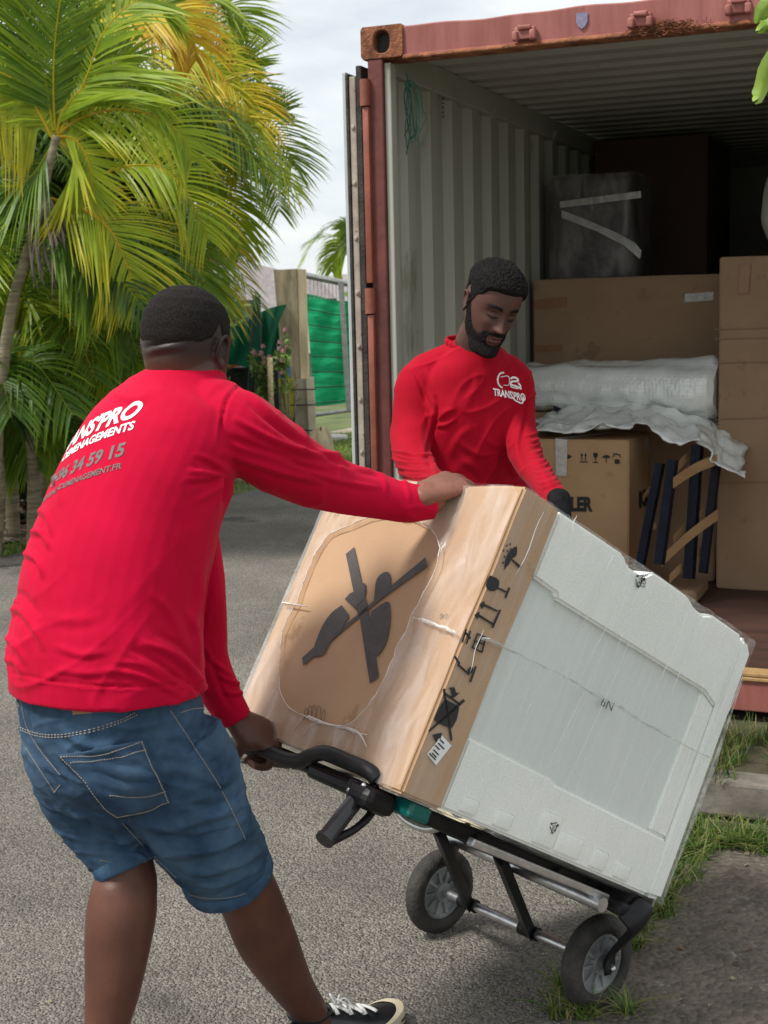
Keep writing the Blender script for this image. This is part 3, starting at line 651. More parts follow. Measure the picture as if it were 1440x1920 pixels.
G = A3(rows); q = G.reshape(-1, 3); G = (q+np.stack([vnoise(q, 5, 1)]*3, 1)*A3([.01, .01, .02])+np.stack([vnoise(q, 22, 4)]*3, 1)*.006).reshape(G.shape)
mb.grid(np.transpose(G, (1, 0, 2)), cu=True); mb.add([G[-1].mean(0)]+list(G[-1]), [(0, j+1, (j+1) % 72+1) for j in range(72)])
mb.add([G[0].mean(0)]+list(G[0]), [(0, j+1, (j+1) % 72+1) for j in range(72)])
o = mb.build('bubble_wrap_roll', M_bub, smooth=True); props(o, 'thick white bubble wrap roll lying in front of the flat carton', 'bubble wrap')
# draped sheet: top outline (rear), fold line, bottom outline
top = [(1005, 790), (1040, 768), (1100, 752), (1180, 748), (1250, 755), (1290, 765), (1330, 772), (1350, 790), (1385, 800)]
mid = [(1000, 802), (1050, 788), (1110, 775), (1180, 772), (1240, 778), (1280, 790), (1325, 800), (1350, 830), (1400, 852)]
bot = [(995, 812), (1060, 803), (1120, 800), (1190, 800), (1240, 812), (1275, 836), (1310, 826), (1345, 872), (1395, 890)]
Ys = [1.62, 1.35, 1.08]
n = 60; A_, B_, C_ = [spl([(*p, 0) for p in L_], n) for L_ in (top, mid, bot)]
rows = []
for i in range(n):
    k = spl([CW(*PC(A_[i][0], A_[i][1], y=1.66)), CW(*PC(B_[i][0], B_[i][1], y=1.40)), CW(*PC(C_[i][0], C_[i][1], y=1.14 if i < 44 else 1.22))], 26); rows.append(k)
G = A3(rows); q = G.reshape(-1, 3); G = (q+np.stack([vnoise(q, 16, 2), vnoise(q, 16, 12), vnoise(q, 12, 22)], 1)*.040+np.stack([vnoise(q, 45, 2), vnoise(q, 40, 12), vnoise(q, 45, 22)], 1)*.006).reshape(G.shape)
mb = MB(); mb.grid(G); o = mb.build('bubble_wrap_sheet', M_bub2, smooth=True); md = o.modifiers.new('s', 'SOLIDIFY'); md.thickness = .006; props(o, 'crumpled bubble wrap sheet draped over the bed slats and carton', 'bubble wrap')
# support crate under the roll so it rests on something
o = carton((.15, 1.66, ZF), (1.12, 1.98, .98), seed=15).build('low_carton', M_card2, auto=40); props(o, 'low brown carton carrying the bubble wrap roll behind the printed carton', 'cardboard box')
# ------------ folded slatted bed bases
M_navy = mat('dark_navy_steel', (.004, .006, .014), (.009, .012, .026), 20, .45, .05, spec=.15)
M_slat = mat('birch_slat', (.42, .25, .12), (.52, .33, .17), 3, .5, .05, 60, stretch=(1, 1, 8))
def bedbase(rails, slats, label, base):
    t = thing('slatted_bed_base', CW(*base), label, 'bed base', 'folded bed bases in the container')
    for (a, b, w) in rails:
        A0 = CW(*PC(a[0], a[1], y=a[2])); B0 = CW(*PC(b[0], b[1], y=b[2])); T = nrm(B0-A0); s = nrm(np.cross(T, cv)); d = np.cross(s, T); mb = MB()
        mb.tube([A0, A0+(B0-A0)*.5, B0], [(w*.42, w*.7)]*3, 4, ref=s+d); mb.build('rail', M_navy, t, auto=30)
        for k in range(5):
            mb = MB(); c = A0+(B0-A0)*(.1+.19*k)+d*w*.3; mb.box(c-A3([w*.35]*3), c+A3([w*.35, w*.35, w*.45]), .003); mb.build('slat_holder', M_plast, t)
    for (a, b, w) in slats:
        A0 = CW(*PC(a[0], a[1], y=a[2])); B0 = CW(*PC(b[0], b[1], y=b[2])); T = nrm(B0-A0); mb = MB(); rows = []
        for s in np.linspace(0, 1, 12):
            c = A0+(B0-A0)*s+A3([0, 0, 1])*.012*math.sin(math.pi*s); rows.append([c+A3([0, 0, 1])*w/2, c-A3([0, 0, 1])*w/2, c-A3([0, 0, 1])*w/2+cv*.009, c+A3([0, 0, 1])*w/2+cv*.009, c+A3([0, 0, 1])*w/2])
        mb.grid(rows); mb.add([rows[0][k] for k in range(4)]+[rows[-1][k] for k in range(4)], [(0, 1, 2, 3), (4, 5, 6, 7)]); mb.build('slat', M_slat, t, auto=40)
    return t
bedbase([((1200, 1062, .98), (1238, 868, 1.05), .040), ((1236, 1058, .96), (1262, 862, 1.03), .045)], [((1262, 906, 1.0), (1344, 862, 1.25), .050), ((1240, 1053, .97), (1346, 965, 1.27), .052), ((1205, 935, 1.06), (1232, 910, 1.15), .03), ((1208, 1010, 1.05), (1230, 985, 1.1), .03)],
        'folded slatted bed base with dark rails leaning against the printed carton', (.88, 1.0, ZF))
bedbase([((1292, 1085, 1.15), (1308, 835, 1.25), .05), ((1318, 1075, 1.22), (1346, 850, 1.32), .04)], [((1255, 1086, 1.1), (1332, 1022, 1.3), .042), ((1262, 1012, 1.18), (1332, 952, 1.32), .04), ((1268, 880, 1.2), (1300, 852, 1.3), .045)],
        'folded slatted bed base with dark rails standing against the tall carton', (1.02, 1.2, ZF))
bedbase([((1003, 760, 1.62), (1003, 740, 1.62), .02), ((1046, 770, 1.62), (1036, 737, 1.62), .028), ((1000, 738, 1.62), (1040, 733, 1.62), .012)], [((1020, 770, 1.63), (1017, 748, 1.63), .03), ((1036, 768, 1.63), (1034, 745, 1.63), .03)], 'small end of a dark slatted frame poking out below the bubble wrap roll', (.30, 1.62, .9))
o = carton((.86, 1.12, ZF), (1.12, 1.45, .155+.05), seed=25).build('flat_board', M_card2, auto=40); props(o, 'flat piece of cardboard under the folded bed bases', 'cardboard')
# ------------------------------------------------------------------ wrapped appliance tilted on the hand truck
BYAW, BTH = math.radians(37.52937), math.radians(30.72833)
BO = A3([0.01773392, 2.52726949, 0.75531521]); LA, LB, LCc = .62, .88645, .65822
ba = A3([math.sin(BYAW), -math.cos(BYAW), 0]); bh = A3([math.cos(BYAW), math.sin(BYAW), 0])
bb_ = math.cos(BTH)*bh-math.sin(BTH)*A3([0, 0, 1]); bc = math.sin(BTH)*bh+math.cos(BTH)*A3([0, 0, 1])
BM = Matrix(((bb_[0], -ba[0], bc[0], BO[0]), (bb_[1], -ba[1], bc[1], BO[1]), (bb_[2], -ba[2], bc[2], BO[2]), (0, 0, 0, 1)))
def BW(x, y, z): return BO+bb_*x-ba*y+bc*z          # local: x down the truck, y away across, z off the bed
def PB(px, py, x=None, y=None, z=None):
    n, c0 = (bb_, x) if x is not None else (-ba, y) if y is not None else (bc, z)
    d = cF*FPX + cR*(px-720) - cU*(py-960); t = (c0-np.dot(EYE-BO, n))/np.dot(d, n); p = EYE+d*t-BO
    return A3([p@bb_, -p@ba, p@bc])
def defo(v):
    v = A3(v).copy(); v[..., 2] -= .020*smooth01(v[..., 1]/.24)*smooth01((v[..., 2]-.30)/.34); return v
M_eps = mat('white_polystyrene', (.76, .785, .74), (.83, .845, .80), 3, .75, .12, 180, detail=6, voro=.05, vscale=260)
M_panel = mat('pale_steel_panel', (.62, .665, .645), (.67, .71, .69), 1.5, .35, .03, 5)
M_capc = mat('cap_cardboard', (.40, .25, .14), (.47, .30, .17), 3, .7, .08, 200, detail=8, c3=(.35, .21, .11), c3pos=.6, c3scale=6)
ap_ = thing('wrapped_appliance', None, 'large appliance in stretch film with brown cardboard cap, tilted on the hand truck', 'packed appliance', M=BM)
CAP = .118
def lbox(name, lo, hi, m, par, bev=.006, n=6, amp=.002, seed=0, auto=40):
    mb = MB(); b = bmesh.new(); bmesh.ops.create_cube(b, size=1); lo = A3(lo); hi = A3(hi)
    for w in b.verts: w.co = Vector([(w.co[k]+.5)*(hi[k]-lo[k])+lo[k] for k in range(3)])
    bmesh.ops.bevel(b, geom=b.edges[:], offset=bev, segments=3, affect='EDGES')
    if n: bmesh.ops.subdivide_edges(b, edges=[x for x in b.edges if x.calc_length() > .09], cuts=n, use_grid_fill=True)
    b.verts.index_update(); v = np.array([w.co[:] for w in b.verts]); f = [[w.index for w in q.verts] for q in b.faces]; b.free()
    v = v+np.stack([vnoise(v, 5, seed), vnoise(v, 5, seed+9), vnoise(v, 5, seed+19)], 1)*amp
    mb.add(defo(v), f); return mb.build(name, m, par, auto=auto, local=True)
# cardboard cap
cap = lbox('cardboard_cap', (0, -.004, -.002), (CAP, LA+.004, LCc+.002), M_capc, ap_, .006, 10, .003, 3)
# inner machine
lbox('machine_panel', (CAP-.02, .014, .012), (LB-.06, LA-.014, LCc-.03), M_panel, ap_, .010, 0, 0)
# foam: upper band, lower band, foot strip, with moulded steps
def foam(name, poly, y0, y1, bev=.008, seed=0):
    # poly in (x, z), extruded along y
    b = bmesh.new(); vs = [b.verts.new((p[0], y0, p[1])) for p in poly]; f = b.faces.new(vs); r = bmesh.ops.extrude_face_region(b, geom=[f])
    for w in r['geom']:
        if isinstance(w, bmesh.types.BMVert): w.co.y = y1
    bmesh.ops.recalc_face_normals(b, faces=b.faces[:]); bmesh.ops.bevel(b, geom=b.edges[:], offset=bev, segments=3, affect='EDGES', clamp_overlap=True)
    b.verts.index_update(); bmesh.ops.subdivide_edges(b, edges=[x for x in b.edges if abs(x.verts[0].co.y-x.verts[1].co.y) > .3], cuts=8, use_grid_fill=True); b.verts.index_update(); v = [w.co[:] for w in b.verts]; f = [[w.index for w in q.verts] for q in b.faces]; b.free()
    mb = MB(); mb.add(defo(v), f); return mb.build(name, M_eps, ap_, auto=35, local=True)
H = LCc
foam('foam_block', [(CAP+.001, H-.150), (.20, H-.155), (.205, H-.166), (LB-.115, H-.170), (LB-.055, H-.190), (LB-.052, H-.004), (.70, H-.002), (.67, H-.014), (.64, H-.014), (.60, H+.002), (.50, H+.004), (.455, H+.004), (.43, H-.018), (.375, H-.018), (.35, H), (CAP+.001, H)], -.002, LA+.002, .007)
foam('foam_block', [(CAP+.001, .155), (.40, .150), (.41, .143), (LB-.052, .138), (LB-.052, .002), (CAP+.001, .002)], .001, LA-.001, .006)
foam('foam_block', [(LB-.0515, .0), (LB, .004), (LB+.002, H-.03), (LB-.025, H-.006), (LB-.0515, H-.006)], -.004, LA+.004, .010)
foam('foam_block', [(LB-.120, .139), (LB-.0525, .139), (LB-.0525, H-.188), (LB-.112, H-.17)], .0045, .05, .006)
# moulded tabs along the lower band
for (x0, x1, h) in ((.165, .215, .045), (.27, .325, .048), (.40, .47, .085), (.472, .56, .06), (.60, .655, .055), (.69, .745, .048)):
    mb = MB(); b0 = .001
    mb.box((x0, -.0022, .012), (x1, .004, h), .005, seg=3); mb.build('foam_tab', M_eps, ap_, auto=50, local=True)
# ---- marks on the cap: traced outlines laid on its faces
def mark(polys, name, x=None, y=None, m=M_black, off=.0012, par=None, th=.0006, base=0):
    mb = MB(); n = -bb_ if x is not None else ba
    for pl in polys:
        pts = [PB(a, b, x=x, y=y) for a, b in pl]
        mb.prism([BW(*q)+n*off for q in pts], n, th)
    return mb.build(name, m, par or cap)
XF, YF = -.0022, -.0062
k1 = 600/1440; c1 = lambda L: [(440+a*k1, 880+b*k1) for a, b in L]
M_ink = mat('grey_ink', (.045, .040, .038), (.07, .062, .058), 30, .6)
mark([c1([(502, 382), (540, 350), (575, 512), (590, 515), (594, 545), (588, 570), (600, 612), (650, 935), (610, 963), (566, 680), (552, 640), (548, 600), (530, 520)]),
      c1([(860, 397), (868, 436), (700, 555), (612, 625), (500, 718), (440, 770), (385, 838), (352, 845), (310, 884), (306, 848), (350, 808), (430, 755), (560, 650), (706, 524)])], 'crossed_bars', x=XF, m=M_ink, th=.0003)
def rnd(L): q = spl([(a, b, 0) for a, b in L+[L[0]]], 6*len(L)+1)[:-1]; return [(a, b) for a, b, _ in q]
mark([c1([(552, 545), (575, 512), (592, 520), (590, 560), (585, 585), (560, 610), (548, 632), (498, 585), (520, 560)]),
      rnd(c1([(628, 600), (632, 560), (640, 500), (662, 472), (688, 462), (703, 480), (702, 524), (690, 560), (650, 592)])),
      rnd(c1([(484, 612), (516, 660), (500, 690), (470, 742), (440, 768), (420, 800), (400, 835), (362, 842), (352, 828), (370, 770), (400, 700), (440, 645)])),
      rnd(c1([(618, 640), (660, 610), (694, 597), (703, 640), (700, 710), (688, 770), (665, 815), (636, 834), (612, 700)]))], 'knife_silhouettes', x=XF, m=M_ink, off=.0016, th=.0003)
def outline(pts, w, x=None, y=None, name='hand_symbol', m=M_ink, off=.0014):
    mb = MB(); n = -bb_ if x is not None else ba; q = [BW(*PB(a, b, x=x, y=y))+n*off for a, b in pts]; mb.tube(q, [w]*len(q), 4); return mb.build(name, m, cap)
hd_ = []
for i, (bx, by) in enumerate([(322, 1080), (340, 1068), (358, 1064), (378, 1070), (398, 1086)]):
    hd_ += [(bx-8, by+48), (bx-4+i, by+2), (bx+2+i, by-4), (bx+8+i, by+4), (bx+8, by+50)]
outline(c1([(270, 1180), (300, 1140), (318, 1120)]+hd_+[(395, 1130), (380, 1150), (340, 1165), (330, 1185), (310, 1205)]), .0006, x=XF)
outline(c1([(752, 222), (760, 235), (768, 232), (772, 240), (782, 232), (788, 238), (802, 220)]), .0006, x=XF)
outline(c1([(925, 660), (935, 650), (940, 672), (925, 672), (950, 655), (958, 650), (962, 662), (952, 670), (948, 660)]), .0006, x=XF, name='scribble')
# side strip symbols
k2 = 600/1440
def s2(L): return [(440+a*k2+15, 880+b*k2+6) for a, b in L]
mark([rnd(s2([(1176, 440), (1180, 395), (1195, 360), (1222, 335), (1232, 336), (1230, 370), (1213, 385), (1205, 388), (1198, 410), (1184, 425)])), s2([(1208, 386), (1248, 418), (1252, 428), (1240, 428), (1234, 420), (1204, 392)])]+
     [s2([(x, y), (x+5, y-6), (x+8, y), (x+4, y+7)]) for x, y in ((1168, 350), (1172, 378), (1182, 328), (1186, 352), (1198, 322), (1165, 405), (1200, 345))], 'umbrella_symbol', y=YF)
mark([rnd(s2([(1110, 462), (1140, 475), (1152, 490), (1148, 515), (1132, 532), (1108, 530), (1093, 512), (1098, 485)])), s2([(1142, 512), (1188, 535), (1184, 542), (1138, 520)]), s2([(1196, 515), (1202, 520), (1184, 566), (1177, 562)])], 'glass_symbol', y=YF)
mark([s2([(1154, 615), (1161, 618), (1126, 700), (1117, 697)]), s2([(1062, 594), (1086, 577), (1086, 590), (1146, 620), (1142, 627), (1083, 601), (1076, 614)]), s2([(1040, 640), (1064, 624), (1062, 637), (1130, 680), (1126, 688), (1058, 648), (1054, 660)])], 'arrows_symbol', y=YF)
mark([s2([(1000, 705), (1008, 703), (990, 765), (982, 765)]), s2([(1020, 710), (1026, 713), (1008, 772), (1002, 770)]), s2([(1000, 712), (1026, 742), (1020, 750), (995, 722)]), s2([(1055, 722), (1092, 738), (1088, 744), (1053, 728)]), s2([(1040, 752), (1085, 770), (1082, 776), (1038, 758)]),
      s2([(1030, 782), (1078, 806), (1075, 812), (1027, 788)]), s2([(1053, 722), (1059, 724), (1036, 786), (1030, 784)]), s2([(1090, 738), (1095, 741), (1078, 810), (1072, 808)]), s2([(1072, 735), (1077, 737), (1054, 795), (1049, 793)])], 'stacking_symbol', y=YF)
mark([s2([(948, 830), (955, 822), (978, 858), (972, 866)]), s2([(968, 858), (1020, 905), (1016, 913), (963, 866)]), s2([(1045, 870), (1051, 873), (1026, 944), (1018, 941)]), s2([(1012, 885), (1025, 873), (1036, 882), (1032, 900), (1018, 904), (1010, 896)])], 'hand_truck_symbol', y=YF)
mark([s2([(908, 1018), (950, 1040), (972, 1058), (962, 1110), (940, 1150), (905, 1140), (872, 1125), (858, 1108), (880, 1060)]), s2([(992, 1018), (999, 1028), (838, 1168), (833, 1160)]), s2([(898, 975), (908, 970), (942, 1200), (934, 1211)]), s2([(925, 968), (935, 978), (940, 1000), (932, 1010), (948, 1014), (975, 990), (960, 992), (950, 965)]),
      s2([(852, 1180), (880, 1172), (895, 1170), (888, 1200), (878, 1190), (868, 1215)]), s2([(905, 985), (980, 1040), (975, 1048), (900, 995)])], 'clamp_symbol', y=YF)
mark([s2([(895, 1183), (937, 1228), (868, 1316), (829, 1268)])], 'label_sticker', y=YF, m=M_white)
mark([s2([(884+dx*.7-t*13, 1203+dx*.8+t*17+0), (888+dx*.7-t*13, 1199+dx*.8+t*17), (888+dx*.7+L-t*13, 1199+dx*.8+L*1.05+t*17), (884+dx*.7+L-t*13, 1203+dx*.8+L*1.05+t*17)]) for t, dx, L in ((0, 0, 16), (.8, 2, 26), (1.6, -4, 20), (2.5, 2, 24), (3.2, 6, 20), (3.7, -4, 30))], 'label_print', y=YF, off=.0022)
# ---- marks on the foam
tv, tf = textverts('B', 1, .0); 
def ftext(body, c, hx, hy, size, y, name, off=.004, bold=0.):
    tv, tf = textverts(body, 1, bold, maxe=2); w = tv[:, 0].max(); o = PB(*c, y=y); a = PB(c[0]+hx[0], c[1]+hx[1], y=y)-o; b_ = PB(c[0]+hy[0], c[1]+hy[1], y=y)-o
    mb = MB(); mb.add([BW(*(o+a*p[0]/w+b_*p[1]/.7))+ba*off for p in tv], tf); return mb.build(name, M_black, ap_)
def tri(px, py, s, y, off):
    mb = MB(); o = PB(px, py, y=y)
    for k in range(3):
        a = math.radians(90+120*k-20); b_ = math.radians(90+120*(k+.72)-20)
        q = [o+A3([math.cos(t)*s, 0, math.sin(t)*s]) for t in (a, b_)]; mb.tube([BW(*p)+ba*off for p in q], .0013, 4); mb.ell(BW(*q[1])+ba*off, (.003, .003, .003), nu=6, nv=4)
    mb.build('recycling_mark', M_black, ap_)
tri(1198, 1088, .014, -.002, .003); ftext('04', (1196, 1102), (12, -16), (-8, -6), 1, -.002, 'recycling_text'); ftext('LDPE', (1206, 1102), (6, -26), (-9, -3), 1, -.002, 'recycling_text')
tri(1036, 1550, .012, .001, .004); ftext('PS', (1040, 1558), (2, -12), (-8, -1), 1, .001, 'recycling_text')
ftext('6N', (1112, 1318), (22, 12), (6, -16), 1, .022, 'pen_mark', off=.02)
# ---- stretch film: over the cap with an oval opening, and over the whole foam body
M_film1 = film_mat('stretch_film', .17, (.86, .79, .72), .2, 1.0, 9, (1, 2.2, .7), hi=.66)
M_film2 = film_mat('stretch_film_body', .07, (.92, .94, .92), .15, .9, 6, (9, 9, .7), hi=.66)
op = c1([(545, 238), (870, 215), (915, 250), (948, 330), (935, 420), (880, 540), (818, 650), (800, 700), (740, 820), (700, 930), (640, 1040), (530, 1160), (430, 1155), (330, 1115), (250, 1070), (222, 1000), (222, 860), (230, 740), (300, 600), (345, 470), (400, 350), (450, 280)])
OP = np.array([PB(a, b, x=XF) for a, b in op]); oc = OP.mean(0); nR = 96
ang = np.arctan2(OP[:, 2]-oc[2], OP[:, 1]-oc[1]); o_ = np.argsort(ang); ang, rad = ang[o_], np.hypot(OP[o_, 1]-oc[1], OP[o_, 2]-oc[2])
G = []
for j in range(nR):
    t = -math.pi+2*math.pi*j/nR; r0 = np.interp(t, np.r_[ang-2*math.pi, ang, ang+2*math.pi], np.r_[rad, rad, rad]); c_, s_ = math.cos(t), math.sin(t)
    ymin, ymax, zmin, zmax = -.002, LA+.001, -.001, LCc-.001
    kx = ((ymax-oc[1])/c_ if c_ > 0 else (ymin-oc[1])/c_) if abs(c_) > 1e-6 else 9; kz = ((zmax-oc[2])/s_ if s_ > 0 else (zmin-oc[2])/s_) if abs(s_) > 1e-6 else 9; r1 = min(kx, kz)
    row = []
    for i in range(26):
        u = i/25; r = r0+(r1-r0)*u; y, z = oc[1]+c_*r, oc[2]+s_*r
        fold = .0035*math.sin(t*17+3*math.sin(t*3)+u*5)*(1-u)**.5+.003*noise.noise(Vector((y*26, z*10, 2)))
        row.append((XF-.0045-abs(fold)-.004*math.exp(-(u/.05)**2), y, z))
    
    G.append(row)
G = defo(G); mb = MB(); mb.grid(G, cu=True); mb.build('stretch_film', M_film1, ap_, smooth=True, local=True)
# gathered rope-like film edge round the opening and down the side
M_rope = mat('gathered_film', (.55, .48, .42), (.70, .64, .58), 40, .25, .6, 60)
mb = MB(); ed = [(g[0][0]-.001, g[0][1], g[0][2]) for g in G]; mb.tube(ed+[ed[0]], [.0007+.0007*abs(math.sin(k*.7)) for k in range(len(ed)+1)], 6)
tail = [PB(*c1([p])[0], x=XF-.008) for p in ((330, 1112), (420, 1148), (500, 1165), (560, 1190), (595, 1250))]
mb.tube([(p[0], p[1], p[2]) for p in tail], [.0035, .003, .004, .003, .001], 6, smooth=20)
tail = [PB(*c1([p])[0], x=XF-.008) for p in ((500, 1160), (540, 1185), (595, 1195))]; mb.tube(tail, [.003, .002, .001], 6, smooth=12)
mb.build('gathered_film_edge', M_rope, ap_, smooth=True, local=True)
# body film
rows = []
for i, x in enumerate(np.linspace(.006, LB+.003, 100)):
    ring = []
    for j in range(120):
        t = j/120*2*math.pi; c_, s_ = math.cos(t), math.sin(t); k = .02; w = .004*noise.noise(Vector((x*30, c_*1.5, s_*1.5)))
        y = LA/2+(LA/2+.0065+w*.5)*np.sign(c_)*abs(c_)**k; z = H/2+(H/2+.0045+w*.5)*np.sign(s_)*abs(s_)**k
        if c_ < 0:   # the film sinks a little over the recessed panel
            zz = min(max((z-.15)/.06, 0), 1)*min(max((H-.17-z)/.06, 0), 1); xx = min(max((LB-.1-x)/.08, 0), 1); y += .006*zz*xx
        ring.append((x+(.010*math.sin(z*9)+.004*noise.noise(Vector((y*9, z*14, 1))) if i > 95 else 0), y, z))
    rows.append(ring)
rows = defo(rows).tolist(); mb = MB(); mb.grid(np.transpose(A3(rows), (1, 0, 2)), cu=True); last = rows[-1]; mb.add([np.mean(last, 0)]+last, [(0, j+1, (j+1) % 120+1) for j in range(120)])
mb.build('stretch_film', M_film2, ap_, smooth=True, local=True)
# taut film creases running over foam and panel
mb = MB(); q0 = lambda a, b: PB(a, b, y=-.014)
for (a, b) in [((1180, 1085), (1062, 1330)), ((1222, 1110), (1040, 1520)), ((1318, 1155), (1240, 1350)), ((1205, 1090), (1150, 1230)), ((1350, 1240), (1245, 1560)), ((1080, 965), (1072, 1000)), ((1150, 1040), (1090, 1180)), ((1290, 1150), (1215, 1330)),
               ((1380, 1250), (1290, 1480)), ((1395, 1262), (1330, 1420)), ((1115, 1250), (1010, 1480)), ((905, 1180), (880, 1260)), ((1000, 1300), (985, 1345)), ((1020, 960), (968, 1080)), ((1240, 1400), (1190, 1500)), ((1100, 1420), (1060, 1540)), ((1210, 1330), (1120, 1560))]:
    p, q = q0(*a), q0(*b); n = 8; mb.tube([p+(q-p)*i/(n-1)+A3([0, .0, 0])+A3([.003*math.sin(i+p[0]*50), 0, 0]) for i in range(n)], [.0002+.0006*math.sin(math.pi*i/(n-1)) for i in range(n)], 5)
mb.build('film_crease', mat('film_crease', (.72, .74, .72), (.8, .82, .8), 40, .2), ap_, smooth=True, local=True)
# horizontal band of bunched film across the middle
mb = MB(); pp = [(1005-180, 1195), (905, 1195), (975, 1228), (1060, 1270), (1110, 1298), (1160, 1325), (1230, 1368), (1290, 1400), (1330, 1420)]
a = [PB(530, 1130, x=-.014), PB(575, 1137, x=-.014)]; mb.tube([a[0], a[1]], [.003, .0012], 6); mb.build('film_knot', MATS['gathered_film'], ap_, local=True); mb = MB()
mb.tube([PB(775, 1155, x=-.016), PB(800, 1165, x=-.016), PB(856, 1186, x=-.016)], [.0015, .0035, .003], 8, smooth=12)
mb.tube([PB(*p, y=-.013) for p in pp[1:]], [(.002, .009), (.001, .006), (.001, .004), (.002, .006), (.001, .005), (.001, .006), (.001, .003), (.001, .002)], 8, ref=bc, smooth=50)
V = mb.V(); mb.v = [V+np.stack([vnoise(V, 60, 1), vnoise(V, 60, 2), vnoise(V, 60, 3)], 1)*.004]
mb.build('bunched_film_band', film_mat('bunched_film', .33, (.85, .87, .85), .15, 1., 30), ap_, smooth=True, local=True)
# clear bulge of loose film at the toe end
mb = MB(); pts = [(1395, 1290), (1372, 1380), (1365, 1430), (1340, 1475), (1325, 1530), (1300, 1600)]
rows = []
for i, t in enumerate(np.linspace(0, 1, 40)):
    z = H*.86-t*.55; w = .013*math.sin(math.pi*t)**1.6*(1+.5*noise.noise(Vector((t*9, 0, 0)))); rows.append([(LB+.001, -.004, z), (LB+.004+w, -.004, z+.01*noise.noise(Vector((t*20, 1, 0)))), (LB+.014+w*1.2, .06, z), (LB+.006, .16, z)])
mb.grid(rows); mb.build('loose_film', film_mat('loose_film', .28, (.9, .92, .9), .12, 1., 24), ap_, smooth=True, local=True)
# ------------------------------------------------------------------ hand truck
W1 = A3([.488, 3.078, .116]); W2 = A3([.128, 3.505, .116]); ax = nrm(W1-W2)
ht = thing('hand_truck', (W1+W2)/2*A3([1, 1, 0]), 'black two wheeled hand truck with grey axle, tilted under the wrapped appliance', 'hand truck')
def wheel(C, R=.116, w=.052):
    up = A3([0, 0, 1]); fwd = np.cross(ax, up)
    def ring(rad, off, n=56): return [C+ax*off+rad*(math.cos(t)*up+math.sin(t)*fwd) for t in np.linspace(0, 2*math.pi, n, endpoint=False)]
    hub = MB(); hub.add(C[None], []); wh = hub_build = None
    h = w/2; prof = [(.074, -h*.75), (.080, -h*.95), (.094, -h), (.106, -h*.82), (.1135, -h*.5), (R, -h*.2), (R, h*.2), (.1135, h*.5), (.106, h*.82), (.094, h), (.080, h*.95), (.074, h*.75), (.074, -h*.75)]
    mb = MB(); n = 96; V = []
    for k, (r, o) in enumerate(prof):
        for j, p in enumerate(ring(1, 0, n)):
            d = p-C; tread = .0016*((j+(k % 2)*1) % 2) if 3 < k < 9 else 0; V.append(C+ax*o+d*(r-tread))
    F = [(i*n+j, i*n+(j+1) % n, (i+1)*n+(j+1) % n, (i+1)*n+j) for i in range(len(prof)-1) for j in range(n)]; mb.add(V, F)
    disc = MB(); pr = [(.0735, -h*.8), (.0735, h*.55), (.066, h*.62), (.062, h*.3), (.030, h*.15), (.026, h*.7), (.0, h*.7)]
    V = [p for r, o in pr for p in ring(max(r, .0005), o)]; disc.add(V, [(i*56+j, i*56+(j+1) % 56, (i+1)*56+(j+1) % 56, (i+1)*56+j) for i in range(len(pr)-1) for j in range(56)])
    pr = [(.0735, -h*.55), (.066, -h*.62), (.062, -h*.3), (.030, -h*.15), (.026, -h*.7), (.0, -h*.7)]
    V = [p for r, o in pr for p in ring(max(r, .0005), o)]; disc.add(V, [(i*56+j, i*56+(j+1) % 56, (i+1)*56+(j+1) % 56, (i+1)*56+j) for i in range(len(pr)-1) for j in range(56)])
    for k in range(10):
        t = k*math.pi/5+.2; d = math.cos(t)*up+math.sin(t)*fwd; e = -math.sin(t)*up+math.cos(t)*fwd
        for s in (-1, 1): disc.prism([C+d*.024+e*.003+ax*s*h*.1, C+d*.068+e*.005+ax*s*h*.1, C+d*.068-e*.005+ax*s*h*.1, C+d*.024-e*.003+ax*s*h*.1], ax*s, h*.42)
    return mb, disc
M_hub = mat('grey_hub_plastic', (.16, .165, .165), (.30, .31, .31), 14, .5, .1, 60, c3=(.1, .1, .095), c3pos=.6)
for C in (W1, W2):
    t_, d_ = wheel(C); w_ = d_.build('wheel', M_hub, ht, auto=30); t_.build('tyre', M_rubber, w_, auto=50)
mb = MB(); mb.tube([W2+ax*.03, W1-ax*.03], .0125, 18); mb.tube([W2-ax*.02, W2+ax*.04], .008, 10); mb.tube([W1-ax*.04, W1+ax*.045], .008, 10); mb.build('axle', M_alu, ht, auto=40)
L_ = np.linalg.norm(W1-W2)
def bed(x, y, z): return BW(x, y, z)
for f_, up_ in ((.20, (870, 1588)), (.60, (985, 1622))):
    c = W2+(W1-W2)*f_; mb = MB(); mb.tube([c-ax*.030, c+ax*.030], .0175, 16); mb.build('axle_clamp', M_plast, ht, auto=40)
    y_ = (1-f_)*LA; q = PB(*up_, z=-.055) if False else None
    u = bed(.60-0*f_, y_*.92+.03, -.045); mb = MB(); d = nrm(c-u); s = nrm(np.cross(d, ax))
    mb.tube([u-d*.0, u+(c-u)*.5, c], [(.030, .016)]*3, 4, ref=ax*1.0+s*1.0); mb.build('strut', M_steelblk, ht, auto=30)
    mb = MB(); mb.box((.50, y_*.92+.005, -.052), (.80, y_*.92+.055, -.036), .003, fr=lambda v: np.array([BW(*q) for q in v])); mb.build('strut_bracket', M_steelblk, ht)
for y_ in (.115, .505):
    mb = MB(); mb.box((-.02, y_-.022, -.042), (LB+.015, y_+.022, -.010), .006, fr=lambda v: np.array([BW(*q) for q in v])); mb.build('rail', M_steelblk, ht)
mb = MB(); mb.box((.28, .04, -.046), (.76, .06, -.028), .004, fr=lambda v: np.array([BW(*q) for q in v])); mb.build('side_bar', M_alu, ht)
